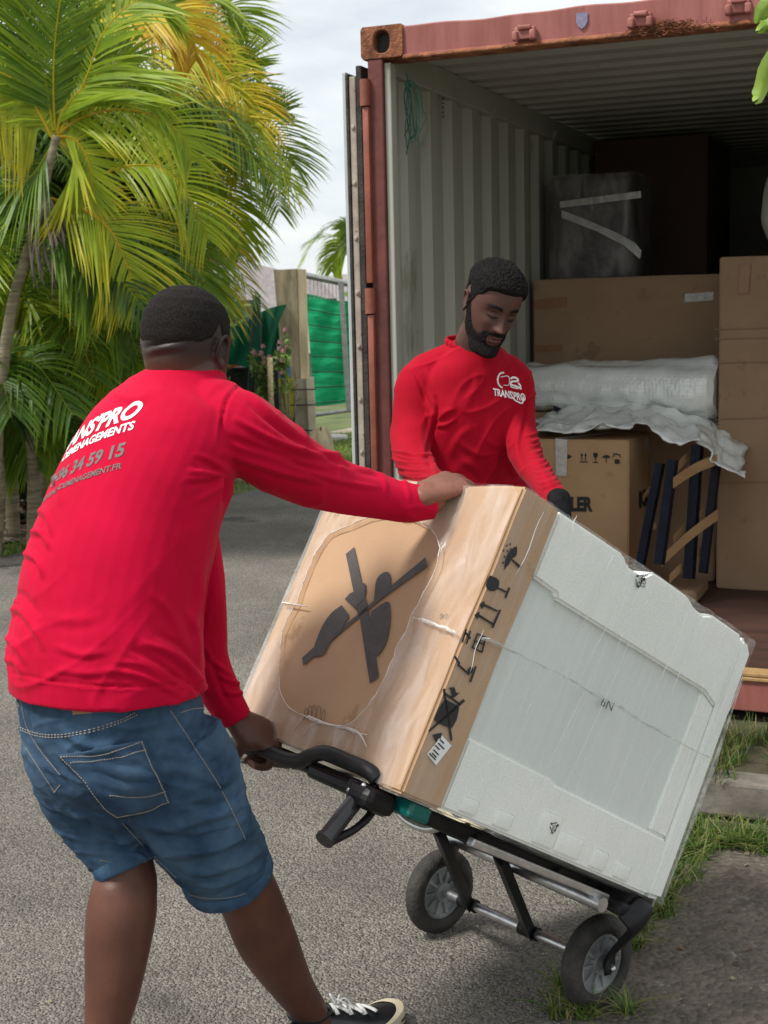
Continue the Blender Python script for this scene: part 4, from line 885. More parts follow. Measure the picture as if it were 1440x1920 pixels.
for x_ in (.03, .34, .62, .84):
    mb = MB(); mb.tube([BW(x_, .08, -.028), BW(x_, .54, -.028)], .012, 12); mb.build('cross_bar', M_steelblk, ht, auto=40)
mb = MB(); mb.tube([BW(.72, .02, -.055), BW(.72, .60, -.055)], .017, 16); mb.build('tube', M_alu, ht, auto=40)
mb = MB(); mb.tube([BW(.44, .30, -.03), BW(.45, .36, -.055), BW(.45, .44, -.055), BW(.44, .50, -.03)], .009, 10, smooth=20); mb.build('folding_lever', M_alu, ht, auto=40)
mb = MB(); mb.box((LB+.016, .03, -.050), (LB+.024, LA-.03, .24), .003, fr=lambda v: np.array([BW(*q) for q in v])); mb.build('toe_plate', mat('toe_plate_steel', (.22, .22, .21), (.34, .34, .32), 8, .45, .1, 50, metal=.5), ht)
# wheel forks
for C, s, y_ in ((W1, 1, .02), (W2, -1, .60)):
    top = BW(.80, y_, -.035); side = ax*s; o0 = C+side*.040; mb = MB(); pts = [top+side*.005, top+side*.03+A3([0, 0, -.03])+bh*.012, (top+o0)/2+side*.012+bh*.020, o0+A3([0, 0, .03])+bh*.004, o0-A3([0, 0, .012])]
    mb.tube(pts, [(.014, .040), (.014, .046), (.010, .044), (.008, .042), (.007, .032)], 16, ref=ax, smooth=26); fk = mb.build('wheel_fork', M_plast, ht, smooth=True)
    mb = MB(); mb.ell(o0+side*.010, (.008, .008, .008), nu=12, nv=8); mb.build('axle_nut', M_alu, ht, smooth=True)
    mb = MB(); mb.tube([top-side*.10, top+side*.01], .026, 14); mb.box((.76, min(y_, y_-.0)-.02 if s > 0 else y_-.09, -.062), (.86, y_+.09 if s > 0 else y_+.02, -.03), .01, fr=lambda v: np.array([BW(*q) for q in v])); mb.build('fork_mount', M_plast, ht, auto=40)
    if s > 0:
        fbv = bvh(fk); tv, tf = textverts('wolfcraft', 1, .02, maxe=.3); w = tv[:, 0].max(); a = o0+A3([0, 0, .035]); b_ = (top+o0)/2+bh*.020+A3([0, 0, .035]); u = (b_-a); v_ = nrm(np.cross(ax, u))
        V = [a+u*p[0]/w+v_*(p[1]-.35)*.020 for p in tv]; V, F = wrapmesh(fbv, V, tf, -ax, .001)
        if F: mb = MB(); mb.add(V, F); mb.build('lettering', mat('grey_print', (.5, .47, .42), (.6, .56, .5), 30, .6), fk)
# handle head with grip tube
HP = [(708, 1462, 2.585), (690, 1445, 2.60), (652, 1428, 2.65), (610, 1412, 2.70), (582, 1418, 2.745), (560, 1427, 2.78), (530, 1422, 2.82), (500, 1409, 2.86), (470, 1402, 2.90), (440, 1396, 2.94), (424, 1402, 2.96), (414, 1420, 2.97)]
hp = [P(a, b, Y=c) for a, b, c in HP]; mb = MB(); mb.tube(hp, [.0165]*len(hp), 18, smooth=70); mb.build('handle', M_rubber if False else mat('handle_grip', (.010, .010, .011), (.018, .018, .019), 20, .5, .1, 200, spec=.3), ht, smooth=True)
mb = MB(); mb.box((-.038, .04, -.058), (.050, .115, -.012), .018, fr=lambda v: np.array([BW(*q) for q in v])); mb.box((-.016, .10, -.045), (.016, .28, -.014), .010, fr=lambda v: np.array([BW(*q) for q in v])); mb.build('handle_housing', M_plast, ht)
M_teal = mat('teal_plastic', (.0, .085, .075), (.0, .12, .10), 15, .4, .05, 60)
fr_ = lambda v: np.array([BW(*q) for q in v])
for lo, hi in (((.055, .012, -.040), (.115, .07, -.006)),):
    mb = MB(); mb.box(lo, hi, .008, fr=fr_); mb.build('teal_cover', M_teal, ht)
g0, g1 = P(684, 1478, Y=2.60), P(611, 1572, Y=2.50); mb = MB(); T = nrm(g1-g0); mb.tube([g0, g1], .0175, 20); mb.tube([g1-T*.002, g1+T*.006], .020, 20); mb.build('support_grip', mat('glossy_black', (.012, .012, .014), (.02, .02, .022), 20, .22), ht, auto=40)
mb = MB(); lp = [P(700, 1470, Y=2.60), P(706, 1500, Y=2.60), P(692, 1530, Y=2.58), P(665, 1555, Y=2.55), P(640, 1568, Y=2.53), P(618, 1578, Y=2.50)]; mb.tube(lp, [.010, .009, .0085, .008, .009, .010], 12, smooth=36); mb.build('release_lever', M_plast, ht, smooth=True)
for a, b, c in ((655, 1482, 2.585), (682, 1473, 2.57)): mb = MB(); mb.ell(P(a, b, Y=c), (.006, .006, .006), nu=10, nv=6); mb.build('bolt', M_alu, ht, smooth=True)
# ------------------------------------------------------------------ people
HZ = [(-.120, .010, .030, .052), (-.117, .024, .012, .066), (-.108, .036, -.012, .078), (-.095, .047, -.040, .083), (-.078, .056, -.062, .085), (-.058, .0635, -.080, .086), (-.035, .069, -.092, .087), (-.010, .0735, -.100, .088), (.015, .0755, -.104, .090), (.040, .0755, -.106, .091), (.065, .072, -.102, .086), (.088, .062, -.090, .072), (.105, .046, -.070, .052), (.116, .028, -.046, .028), (.121, .008, -.020, .002)]
HZa = A3(HZ)
def headgrid(nu=110, nv=100, feat=1.):
    z = np.interp(np.linspace(0, 1, nv), np.linspace(0, 1, len(HZ)), HZa[:, 0]); V = np.zeros((nv, nu, 3))
    sp = [np.interp(z, HZa[:, 0], HZa[:, k]) for k in (1, 2, 3)]
    for k in range(3):
        for _ in range(3): sp[k][1:-1] = (sp[k][:-2]+2*sp[k][1:-1]+sp[k][2:])/4
    ph = np.linspace(0, 2*math.pi, nu, endpoint=False)
    for i in range(nv):
        w, bk, fr = sp[0][i], sp[1][i], sp[2][i]; c = (bk+fr)/2*.6+(-.012)*.4; c = min(max(c, bk+.004), fr-.004)
        s_, c_ = np.sin(ph), np.cos(ph); k = .92
        x = w*np.sign(s_)*abs(s_)**k; y = np.where(c_ > 0, c+(fr-c)*abs(c_)**k, c-(c-bk)*abs(c_)**k); V[i, :, 0] = x; V[i, :, 1] = y; V[i, :, 2] = z[i]
    X, Y, Z = V[..., 0], V[..., 1], V[..., 2]; front = smooth01((Y-.02)/.04)*feat
    g = lambda x0, z0, sx, sz: np.exp(-((X-x0)/sx)**2-((Z-z0)/sz)**2)
    d = np.zeros_like(X)
    t = np.clip((.014-Z)/.054, 0, 1); d += (.004+.022*t**1.3)*np.exp(-(X/(.0075+.004*t))**2)*smooth01((.024-Z)/.02)*smooth01((Z+.049)/.008)
    for s in (-1, 1):
        d += .009*g(s*.0125, -.039, .0075, .0075); d += .006*g(s*.031, .023, .021, .007); d -= .0115*g(s*.031, .004, .019, .011); d += .0075*g(s*.031, .001, .0125, .0085)
        d += .004*g(s*.044, -.024, .016, .014); d -= .003*g(s*.030, -.052, .008, .018)
    d += .0085*g(0, -.0625, .021, .0052)+.0095*g(0, -.0755, .018, .0055)-.004*g(0, -.0690, .022, .0018)-.003*g(0, -.086, .02, .004)+.005*g(0, -.104, .018, .012)
    V[..., 1] = Y+d*front; return V
HG = headgrid()
def gridfaces(nv, nu):
    F = [(i*nu+j, i*nu+(j+1) % nu, (i+1)*nu+(j+1) % nu, (i+1)*nu+j) for i in range(nv-1) for j in range(nu)]
    return F+[tuple(range(nu-1, -1, -1)), tuple((nv-1)*nu+j for j in range(nu))]
class Head:
    def __init__(s, c, f, up, sc=1.):
        s.c = A3(c); s.f = nrm(f); r = nrm(np.cross(s.f, up)); s.u = np.cross(r, s.f); s.r = r; s.s = sc
    def w(s, L): L = A3(L)*s.s; return s.c+L[..., :1]*s.r+L[..., 1:2]*s.f+L[..., 2:3]*s.u
    def l(s, V): d = (A3(V)-s.c)/s.s; return np.stack([d@s.r, d@s.f, d@s.u], -1)
    def add(s, mb):
        nv, nu = HG.shape[:2]; mb.add(s.w(HG.reshape(-1, 3)), gridfaces(nv, nu))
        for q in (-1, 1):   # ears: rim, bowl and lobe
            o = A3([q*.076, -.012, -.006]); t = np.linspace(-.9, 3.7, 16)
            rim = [o+A3([q*(.006+.006*math.sin(a)), -.004-.015*math.cos(a)*1.0, .010+.024*math.sin(a)]) for a in np.linspace(-1.2, 3.6, 16)]
            mb.tube([s.w(A3(p)) for p in rim], [.0042*s.s]*16, 8)
            mb.ell(s.w(o+A3([q*.001, -.002, .006])), (.0045*s.s, .014*s.s, .026*s.s), fr=[s.r, s.f, s.u], nu=12, nv=8)
            mb.ell(s.w(o+A3([q*.005, .004, -.018])), (.0045*s.s, .007*s.s, .010*s.s), fr=[s.r, s.f, s.u], nu=12, nv=8)
    def shell(s, off, nu=300, nv=230):
        V = headgrid(nu, nv, 1.); c = A3([0, -.01, 0]); X = V.reshape(-1, 3); d = X-c*1.; d[:, 2] *= .9; d /= np.linalg.norm(d, axis=1)[:, None]
        X2 = X+d*off(X)[:, None]; mb = MB(); mb.add(s.w(X2), gridfaces(nv, nu)); return mb
def hand(mb, Wp, D, Nb, Ts, curl=(40, 45, 30), sc=1., thumb=((.5, .8, -.1), (.9, .3, -.3)), spread=.0, curls=None, fat=1.):
    D = nrm(D); Nb = nrm(A3(Nb)-np.dot(Nb, D)*D); T0 = np.cross(D, Nb); Ts = T0*np.sign(np.dot(T0, Ts)); Wp = A3(Wp)
    f = lambda a, b, c: Wp+(D*a+Ts*b+Nb*c)*sc
    mb.limb([f(-.02, 0, 0), f(.012, .0, 0), f(.045, .001, .001), f(.078, .0, .0)], [(.027*sc, .020*sc), (.032*sc, .0185*sc), (.040*sc, .0165*sc), (.040*sc, .013*sc)], 20, ref=Ts, smooth=14)
    mb.limb([f(.0, .020, -.006), f(.030, .030, -.010), f(.05, .030, -.008)], [.015*sc, .018*sc, .013*sc], 12, smooth=8)
    for i in range(4):
        ln = (.95, 1.06, 1.0, .80)[i]; b = f((.084, .088, .085, .078)[i], .031-.0205*i, .001-.002*(i in (0, 3))); cs = curls[i] if curls else curl; a = 0; p = b; pts = [f(.055, (.028-.019*i), 0), b]; d = D
        for k, (c, L) in enumerate(zip(cs, (.042, .027, .022))):
            a += math.radians(c); d = nrm(D*math.cos(a)-Nb*math.sin(a)+Ts*spread*(1.5-i)*(k == 0)); p = p+d*L*ln*sc; pts.append(p)
        r = A3([.0088, .0098, .0088, .0082, .0068])*sc*(1, 1.03, 1, .88)[i]*fat
        q = []
        for k in range(len(pts)): q.append(pts[k])
        mb.limb(q, r, 12, ref=Ts, smooth=18)
    b = f(.022, .030, -.006); p = b; pts = [f(.012, .018, -.004), b]
    for k, v in enumerate(thumb): d = nrm(D*v[0]+Ts*v[1]+Nb*v[2]); p = p+d*(.036, .030)[k]*sc; pts.append(p)
    mb.limb(pts, A3([.012, .0125, .0108, .0085])*sc*fat, 12, ref=Nb, smooth=16)
    return pts[-1]
M_skin = mat('skin', (.86, .86, .86), (1, 1, 1), 25, .44, .14, 260, attr='Col', sss=.05, spec=.27, dist=.004)
M_hair = mat('black_hair', (.005, .0045, .0045), (.013, .011, .0105), 160, .8, .8, 380, dist=.004, spec=.14)
M_fuzz = mat('short_cropped_hair', (.009, .008, .0075), (.024, .020, .018), 260, .85, .7, 700, dist=.003, spec=.12)
def knit(name, c1, c2):
    m = mat(name, c1, c2, 5, .82, .22, 420, sheen=.04, spec=.12, dist=.002, attr='Col'); return m
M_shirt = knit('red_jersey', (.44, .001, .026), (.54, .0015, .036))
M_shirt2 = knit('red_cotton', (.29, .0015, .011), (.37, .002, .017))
M_denim = mat('blue_denim', (.014, .038, .080), (.055, .105, .170), 9, .85, .5, 500, attr='Col', detail=9, spec=.25, dist=.003, stretch=(1, 1, 1))
M_stitch = mat('tan_stitching', (.30, .26, .20), (.42, .36, .28), 200, .8)
def ridge(V, freq, seed, sharp=5.):
    n = vnoise(A3(V)*A3(freq), 1., seed); return np.clip(1-np.abs(n)*2.2, 0, 1)**sharp-.12
def push(V, Nn, cr, dirs=None, base=0.):
    # cloth folds: (pixel polyline, width px, height m) raised or sunk along their run on the side that faces the camera
    p2 = proj(V); d = EYE-V; d /= np.linalg.norm(d, axis=1)[:, None]; face = smooth01(((Nn*d).sum(1)+.15)/.3); D = np.zeros(len(V))
    for pts, w, amp in cr:
        q = spl([(a, b, 0) for a, b in pts], 24)[:, :2]; lo, hi = q.min(0)-3*w, q.max(0)+3*w
        ix = np.where((p2[:, 0] > lo[0]) & (p2[:, 0] < hi[0]) & (p2[:, 1] > lo[1]) & (p2[:, 1] < hi[1]))[0]
        if not len(ix): continue
        X = p2[ix]; best = np.full(len(ix), 1e9); tt = np.zeros(len(ix)); sg = np.zeros(len(ix))
        for k in range(23):
            a, b = q[k], q[k+1]; ab = b-a; L2 = ab@ab+1e-9; t = np.clip(((X-a)@ab)/L2, 0, 1); c = a+t[:, None]*ab; dd = np.hypot(*(X-c).T); m_ = dd < best
            best[m_] = dd[m_]; tt[m_] = (k+t[m_])/23; sg[m_] = np.sign(ab[0]*(X[m_, 1]-a[1])-ab[1]*(X[m_, 0]-a[0]))
        x = best*sg/w; env = np.sin(np.pi*np.clip(tt*.94+.03, 0, 1))**.6
        D[ix] += amp*env*(np.exp(-x*x)-.45*np.exp(-(x-1.6)**2))*face[ix]
    return D
def ringcol(V, c): return np.tile(A3(c), (len(V), 1))
def Ps(L): return [P(a, b, Y=c) for a, b, c, *_ in L]
def Rs(L): return [((q[3], q[4]) if len(q) > 4 else (q[3], q[3])) for q in L]
def clothmesh(mb, vox, it, creases, name, m, parent, seed=0., amp=.0018, freq=(22, 22, 9), colf=None, post=None):
    V, F = fuse(mb, vox, it, .5); Nn = normals(V, F)
    D = push(V, Nn, creases)+amp*vnoise(V*A3(freq), 1., seed)+amp*.5*vnoise(V*A3(freq)*2.3, 1., seed+5)
    if post is not None: D = D+post(V, Nn)
    V = V+Nn*D[:, None]; o = MB(); o.add(V, F, 0, colf(V) if colf else np.ones((len(V), 3))); return o.build(name, m, parent, smooth=True, recalc=False)
def seam(target, pts, w=.0011, name='stitching', m=None, parent=None, n=60, dash=False, mb=None, off=.0008):
    q = spl([(a, b, 0) for a, b in pts], n)[:, :2]; r = eyeproj(target, q, off); mb = mb or MB(); run = []
    runs = []
    for p in r+[None]:
        if p is None or (run and (p-run[-1]).length > .04):
            if len(run) > 2: runs.append(run)
            run = [] if p is None else [p]
        else: run.append(p)
    for u in runs:
        if dash:
            for k in range(0, len(u)-1, 2): mb.tube([u[k], u[k+1]], w, 5)
        else: mb.tube([list(p) for p in u], [w]*len(u), 5)
    return mb
# =================================================================== person pushing the truck (seen from behind)
R1 = A3([.61, -.79, 0]); F1 = A3([.79, .61, 0])
T1 = [(200, 1290, 2.55, .216, .180), (199, 1225, 2.555, .214, .178), (204, 1160, 2.57, .211, .174), (222, 1060, 2.59, .206, .168), (250, 960, 2.62, .204, .160), (282, 880, 2.645, .203, .150), (310, 815, 2.67, .196, .136), (332, 762, 2.69, .160, .112), (346, 718, 2.70, .098, .088), (350, 690, 2.705, .076, .074)]
AR = [(395, 800, 2.63, .086), (450, 812, 2.62, .080), (530, 864, 2.67, .0715), (618, 906, 2.74, .0575), (700, 930, 2.80, .0475), (763, 942, 2.825, .0400), (810, 940, 2.845, .0350)]
AL = [(300, 840, 2.85, .080), (345, 980, 2.87, .070), (372, 1130, 2.87, .060), (383, 1230, 2.875, .0525), (413, 1298, 2.875, .0440), (444, 1350, 2.875, .0355)]
b1 = MB()
tor = [(a, b, c, A-.030, B-.030) for a, b, c, A, B in T1[1:-3]]
b1.limb(Ps(tor), Rs(tor), 28, ref=R1, smooth=30)
pel = [(204, 1280, 2.565, .170, .13), (218, 1370, 2.575, .170, .13), (228, 1440, 2.58, .12, .10)]; b1.limb(Ps(pel), Rs(pel), 24, ref=R1, smooth=12)
LR = [(330, 1440, 2.56, .080), (395, 1560, 2.61, .074), (462, 1672, 2.70, .0660), (500, 1762, 2.76, .0655), (548, 1848, 2.84, .0480), (580, 1893, 2.885, .0400), (592, 1912, 2.90, .037)]
LL = [(165, 1440, 2.64, .078), (205, 1540, 2.61, .064), (236, 1640, 2.58, .0600), (232, 1680, 2.565, .0680), (224, 1740, 2.55, .0690), (212, 1850, 2.525, .0560), (198, 1940, 2.505, .0430), (190, 2040, 2.49, .0370), (187, 2085, 2.49, .036)]
for L in (LR, LL): b1.limb(Ps(L), Rs(L), 24, smooth=40)
for L in (AR, AL): q = [(a, b, c, r*.80) for a, b, c, r in L]; b1.limb(Ps(q), Rs(q), 20, smooth=30)
H1 = Head(P(352, 660, Y=2.715), (.36, .92, -.18), (.03, 0, 1), 1.045); H1.add(b1)
nk = [(338, 775, 2.67, .062, .055), (347, 715, 2.69, .074, .070), (350, 680, 2.698, .0700, .068), (352, 640, 2.715, .064, .066)]; b1.limb(Ps(nk), Rs(nk), 24, ref=R1, smooth=14)
b1.ell(P(318, 672, Y=2.665), (.045, .03, .014)); 
# right hand resting on the top edge of the cap
ye = PB(846, 914, x=.0)[1]
rh = [P(775, 938, Y=2.82), P(803, 926, Y=2.835)]
KD = nrm(P(858, 902, Y=2.90)-rh[1])
b1.limb([rh[0], rh[1]], [(.026, .022), (.026, .022)], 16, ref=(0, 0, 1), smooth=6)
hand(b1, rh[1], KD, A3([-.15, -.55, .80]), A3([-.6, .5, .2]), curl=(34, 45, 30), sc=1.12, thumb=((.6, .7, -.4), (.9, .3, -.5)))
# left hand round the handle
wl = P(450, 1350, Y=2.875); hc = P(474, 1402, Y=2.90)
hand(b1, wl, A3([.74, .10, -.52]), A3([.40, -.45, .80]), A3([-.2, -.95, -.3]), curls=[(70, 70, 45), (70, 72, 45), (70, 74, 50), (70, 74, 50)], thumb=((.22, .30, -.92), (.02, -.05, -1.)), fat=1.1, sc=1.10)
# feet inside the shoes
def foot(mb, ank, D, L=.25):
    D = nrm(D); a = A3([ank[0], ank[1], 0]); mb.limb([a-D*.035+A3([0, 0, .050]), a+D*.03+A3([0, 0, .055]), a+D*.10+A3([0, 0, .038]), a+D*.15+A3([0, 0, .032])], [(.026, .026), (.026, .026), (.028, .014), (.024, .008)], 18, ref=np.cross(D, [0, 0, 1]), smooth=14)
fr1, fr2 = A3([.80, .60, 0]), A3([.74, .67, 0]); an1, an2 = P(592, 1908, Y=2.90), P(187, 2085, Y=2.49)
foot(b1, an1, fr1); foot(b1, an2, fr2)
V, F = fuse(b1, .0032, 2, .5); V = relax(V, F, V[:, 2] < .66, 14); Nn = normals(V, F)
V = V+Nn*push(V, Nn, [([(274, 652), (300, 644), (340, 638)], 4, -.0045), ([(274, 664), (300, 656), (345, 650)], 6, .003), ([(835, 900), (845, 905)], 3, -.002), ([(846, 902), (856, 908)], 3, -.002)])[:, None]
loc = H1.l(V); C = ringcol(V, (.115, .052, .036)); C *= (1+.25*vnoise(V, 14, 3))[:, None]
C[V[:, 2] < .62] *= A3([1.0, .92, .88]); hh = (loc[:, 2] > -.14) & (np.abs(loc[:, 0]) < .13); C[hh] *= .88
sc_ = .88*smooth01((loc[:, 2]+.050)/.05)*(loc[:, 1] < .05)*hh; C = C*(1-sc_[:, None])+A3([.022, .018, .017])*sc_[:, None]
p2 = proj(V); nail = (np.hypot(p2[:, 0]-470, (p2[:, 1]-1436)*.7) < 8) & (V[:, 2] < .95) & (np.abs(V[:, 1]-2.84) < .12); C[nail] = (.32, .17, .13)
hnd = (p2[:, 0] > 780) & (V[:, 2] > 1.2) & (V[:, 0] > .05); C[hnd] *= A3([1.9, 1.75, 1.7])
mb = MB(); mb.add(V, F, 0, np.clip(C, 0, 1)); gp = (an1+an2)/2*A3([1, 1, 0])
pm = mb.build('person', M_skin, smooth=True, loc=gp, recalc=False); props(pm, 'person in denim shorts seen from behind, gripping the hand truck handle', 'person')
def hair1(X):
    x, y, z = X.T; ph = np.abs(np.degrees(np.arctan2(x, y+.012))); zl = np.interp(ph, [0, 30, 50, 66, 80, 95, 112, 130, 180], [.07, .068, .05, .012, -.01, .035, .006, -.006, -.012])
    return smooth01((z-zl)/.03)*.0062-.0036+.0010*vnoise(X, 240)*(z > zl)
H1.shell(hair1, 220, 170).build('hair', M_fuzz, pm, smooth=True)
# shorts
sh = MB()
pe = [(200, 1262, 2.553, .196, .162), (201, 1300, 2.553, .198, .166), (210, 1350, 2.555, .200, .170), (222, 1420, 2.555, .203, .172), (232, 1480, 2.555, .165, .140)]
sh.tube(Ps(pe), A3(Rs(pe)), 32, ref=R1, smooth=14)
SR = [(305, 1400, 2.52, .120), (335, 1460, 2.53, .122), (380, 1560, 2.60, .106), (412, 1603, 2.655, .096), (427, 1641, 2.685, .0930)]
SL = [(150, 1410, 2.63, .100), (166, 1470, 2.625, .104), (200, 1540, 2.605, .088), (232, 1600, 2.59, .0700), (244, 1628, 2.58, .0665)]
for L in (SR, SL): sh.tube(Ps(L), A3(Rs(L)), 28, smooth=24)
sh.limb(Ps([(228, 1440, 2.56, 0), (268, 1520, 2.57, 0)]), [.13, .075], 20, smooth=10)
k5 = 1/2.571
def c5(L): return [(a*k5, 1180+b*k5) for a, b in L]
crD = [(c5([(300, 480), (420, 560), (560, 560)]), 9, .004), (c5([(830, 500), (960, 560), (1080, 640)]), 10, .004), (c5([(620, 900), (800, 960), (1000, 900), (1160, 820)]), 11, .005), (c5([(700, 1040), (860, 1090), (1060, 1040), (1220, 960)]), 10, .005), (c5([(840, 1150), (1000, 1170), (1180, 1110), (1290, 1040)]), 9, .005),
       (c5([(590, 930), (700, 1060), (860, 1200)]), 9, -.006), (c5([(330, 850), (480, 900), (590, 930)]), 9, -.006), (c5([(430, 980), (540, 1010), (680, 1020)]), 8, .005), (c5([(480, 1070), (600, 1080), (720, 1090)]), 6, .004), (c5([(120, 530), (200, 640), (270, 760)]), 7, -.004), (c5([(880, 1210), (1050, 1230), (1240, 1150)]), 7, .004),
       (c5([(920, 700), (1060, 740), (1130, 700)]), 9, .004), (c5([(760, 620), (900, 650), (1040, 620)]), 9, -.003), (c5([(880, 820), (1020, 860), (1180, 800)]), 9, -.004), (c5([(480, 640), (600, 690), (720, 700)]), 8, .003), (c5([(540, 740), (640, 760), (760, 730)]), 8, .003), (c5([(780, 1000), (940, 1020), (1100, 960)]), 7, -.004),
       (c5([(130, 330), (140, 480), (200, 600), (330, 760)]), 6, -.004), (c5([(500, 430), (640, 470), (780, 440)]), 9, .003)]
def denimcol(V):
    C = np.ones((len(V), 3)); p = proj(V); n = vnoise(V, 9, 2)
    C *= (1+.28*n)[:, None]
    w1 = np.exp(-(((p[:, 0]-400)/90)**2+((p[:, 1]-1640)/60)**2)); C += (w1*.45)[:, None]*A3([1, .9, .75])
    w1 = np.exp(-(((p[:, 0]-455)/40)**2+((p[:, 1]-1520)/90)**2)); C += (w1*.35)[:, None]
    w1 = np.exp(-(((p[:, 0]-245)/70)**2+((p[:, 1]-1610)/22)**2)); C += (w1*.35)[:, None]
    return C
crD = [(a, b, c*1.6) for a, b, c in crD]
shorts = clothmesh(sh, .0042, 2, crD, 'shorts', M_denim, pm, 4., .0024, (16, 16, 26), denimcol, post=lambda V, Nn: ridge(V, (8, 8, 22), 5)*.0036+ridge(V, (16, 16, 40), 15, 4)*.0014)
tb_ = bvh(shorts)
def gridpatch(outline, name, off=.004, m=M_denim, parent=None, n=26, tree=None):
    # a sewn-on piece following the cloth: bilinear quad of pixel corners dropped onto the surface
    (a, b, c, d) = [np.array(q, float) for q in outline]; rows = []
    for i in range(n):
        u = i/(n-1); row = [(a*(1-u)+b*u)*(1-v)+(d*(1-u)+c*u)*v for v in np.linspace(0, 1, n)]; r = eyeproj(tree, row, off); rows.append(r)
    mb = MB(); V = []; idx = {}
    for i in range(n):
        for j in range(n):
            if rows[i][j] is not None: idx[i, j] = len(V); V.append(list(rows[i][j]))
    F = [(idx[i, j], idx[i+1, j], idx[i+1, j+1], idx[i, j+1]) for i in range(n-1) for j in range(n-1) if all(k in idx for k in ((i, j), (i+1, j), (i+1, j+1), (i, j+1)))]
    mb.add(V, F, 0, np.ones((len(V), 3))*.93); o = mb.build(name, m, parent, smooth=True); md = o.modifiers.new('s', 'SOLIDIFY'); md.thickness = .004; md.offset = 0; return o
pk = gridpatch(c5([(288, 602), (690, 530), (822, 835), (560, 905)]), 'pocket', .0055, M_denim, shorts, tree=tb_)
pt = bvh(pk); mb = MB()
for L in ([(300, 612), (440, 606), (560, 582), (684, 540)], [(345, 640), (450, 636), (590, 612), (700, 580)], [(683, 545), (720, 640), (770, 740), (812, 830)], [(812, 832), (700, 872), (566, 898)], [(300, 614), (400, 720), (500, 850), (566, 898)], [(530, 798), (700, 800), (796, 776)]):
    seam(pt, c5(L), .0009, mb=mb, n=70, dash=True, off=.004)
mb.build('stitching', M_stitch, pk)
mb = MB()
for L in ([(28, 425), (120, 482), (230, 508), (380, 495), (560, 445), (650, 402)], [(32, 436), (120, 494), (230, 520), (380, 507), (560, 457), (660, 412)], [(820, 392), (900, 512), (990, 650), (1062, 762)], [(870, 402), (930, 384), (1004, 378)], [(1070, 780), (1120, 880), (1182, 1012)], [(878, 1268), (1000, 1296), (1150, 1284), (1262, 1222), (1322, 1152)], [(480, 1112), (600, 1128), (760, 1112)],
          [(100, 335), (130, 470), (200, 590), (290, 700)], [(76, 335), (92, 372)], [(125, 570), (170, 640), (262, 782)], [(290, 750), (262, 786)], [(590, 935), (700, 1052), (850, 1196)]):
    seam(tb_, c5(L), .0009, mb=mb, n=90, dash=True)
mb.build('seams', M_stitch, shorts)
gridpatch(c5([(345, 365), (530, 380), (440, 403), (356, 410)]), 'waist_label', .003, mat('tan_leather', (.28, .15, .07), (.34, .19, .1), 40, .6), shorts, n=8, tree=tb_)
# rolled hems
for L, nm in ((SR, .0965), (SL, .0695)):
    a, b = Ps(L)[-2:], None; T = nrm(a[1]-a[0]); mb = MB(); mb.tube([a[1]-T*.036, a[1]-T*.030, a[1]-T*.002, a[1]+T*.003], [nm-.006, nm+.001, nm+.001, nm-.004], 40)
    V = mb.V(); mb.v = [V+np.stack([vnoise(V, 40, 1), vnoise(V, 40, 2), vnoise(V, 40, 3)], 1)*.0035]; mb.c = [np.ones((len(V), 3))*1.3*(1+.3*vnoise(V, 50, 3))[:, None]]; mb.hascol = True; mb.build('hem', M_denim, shorts, smooth=True)
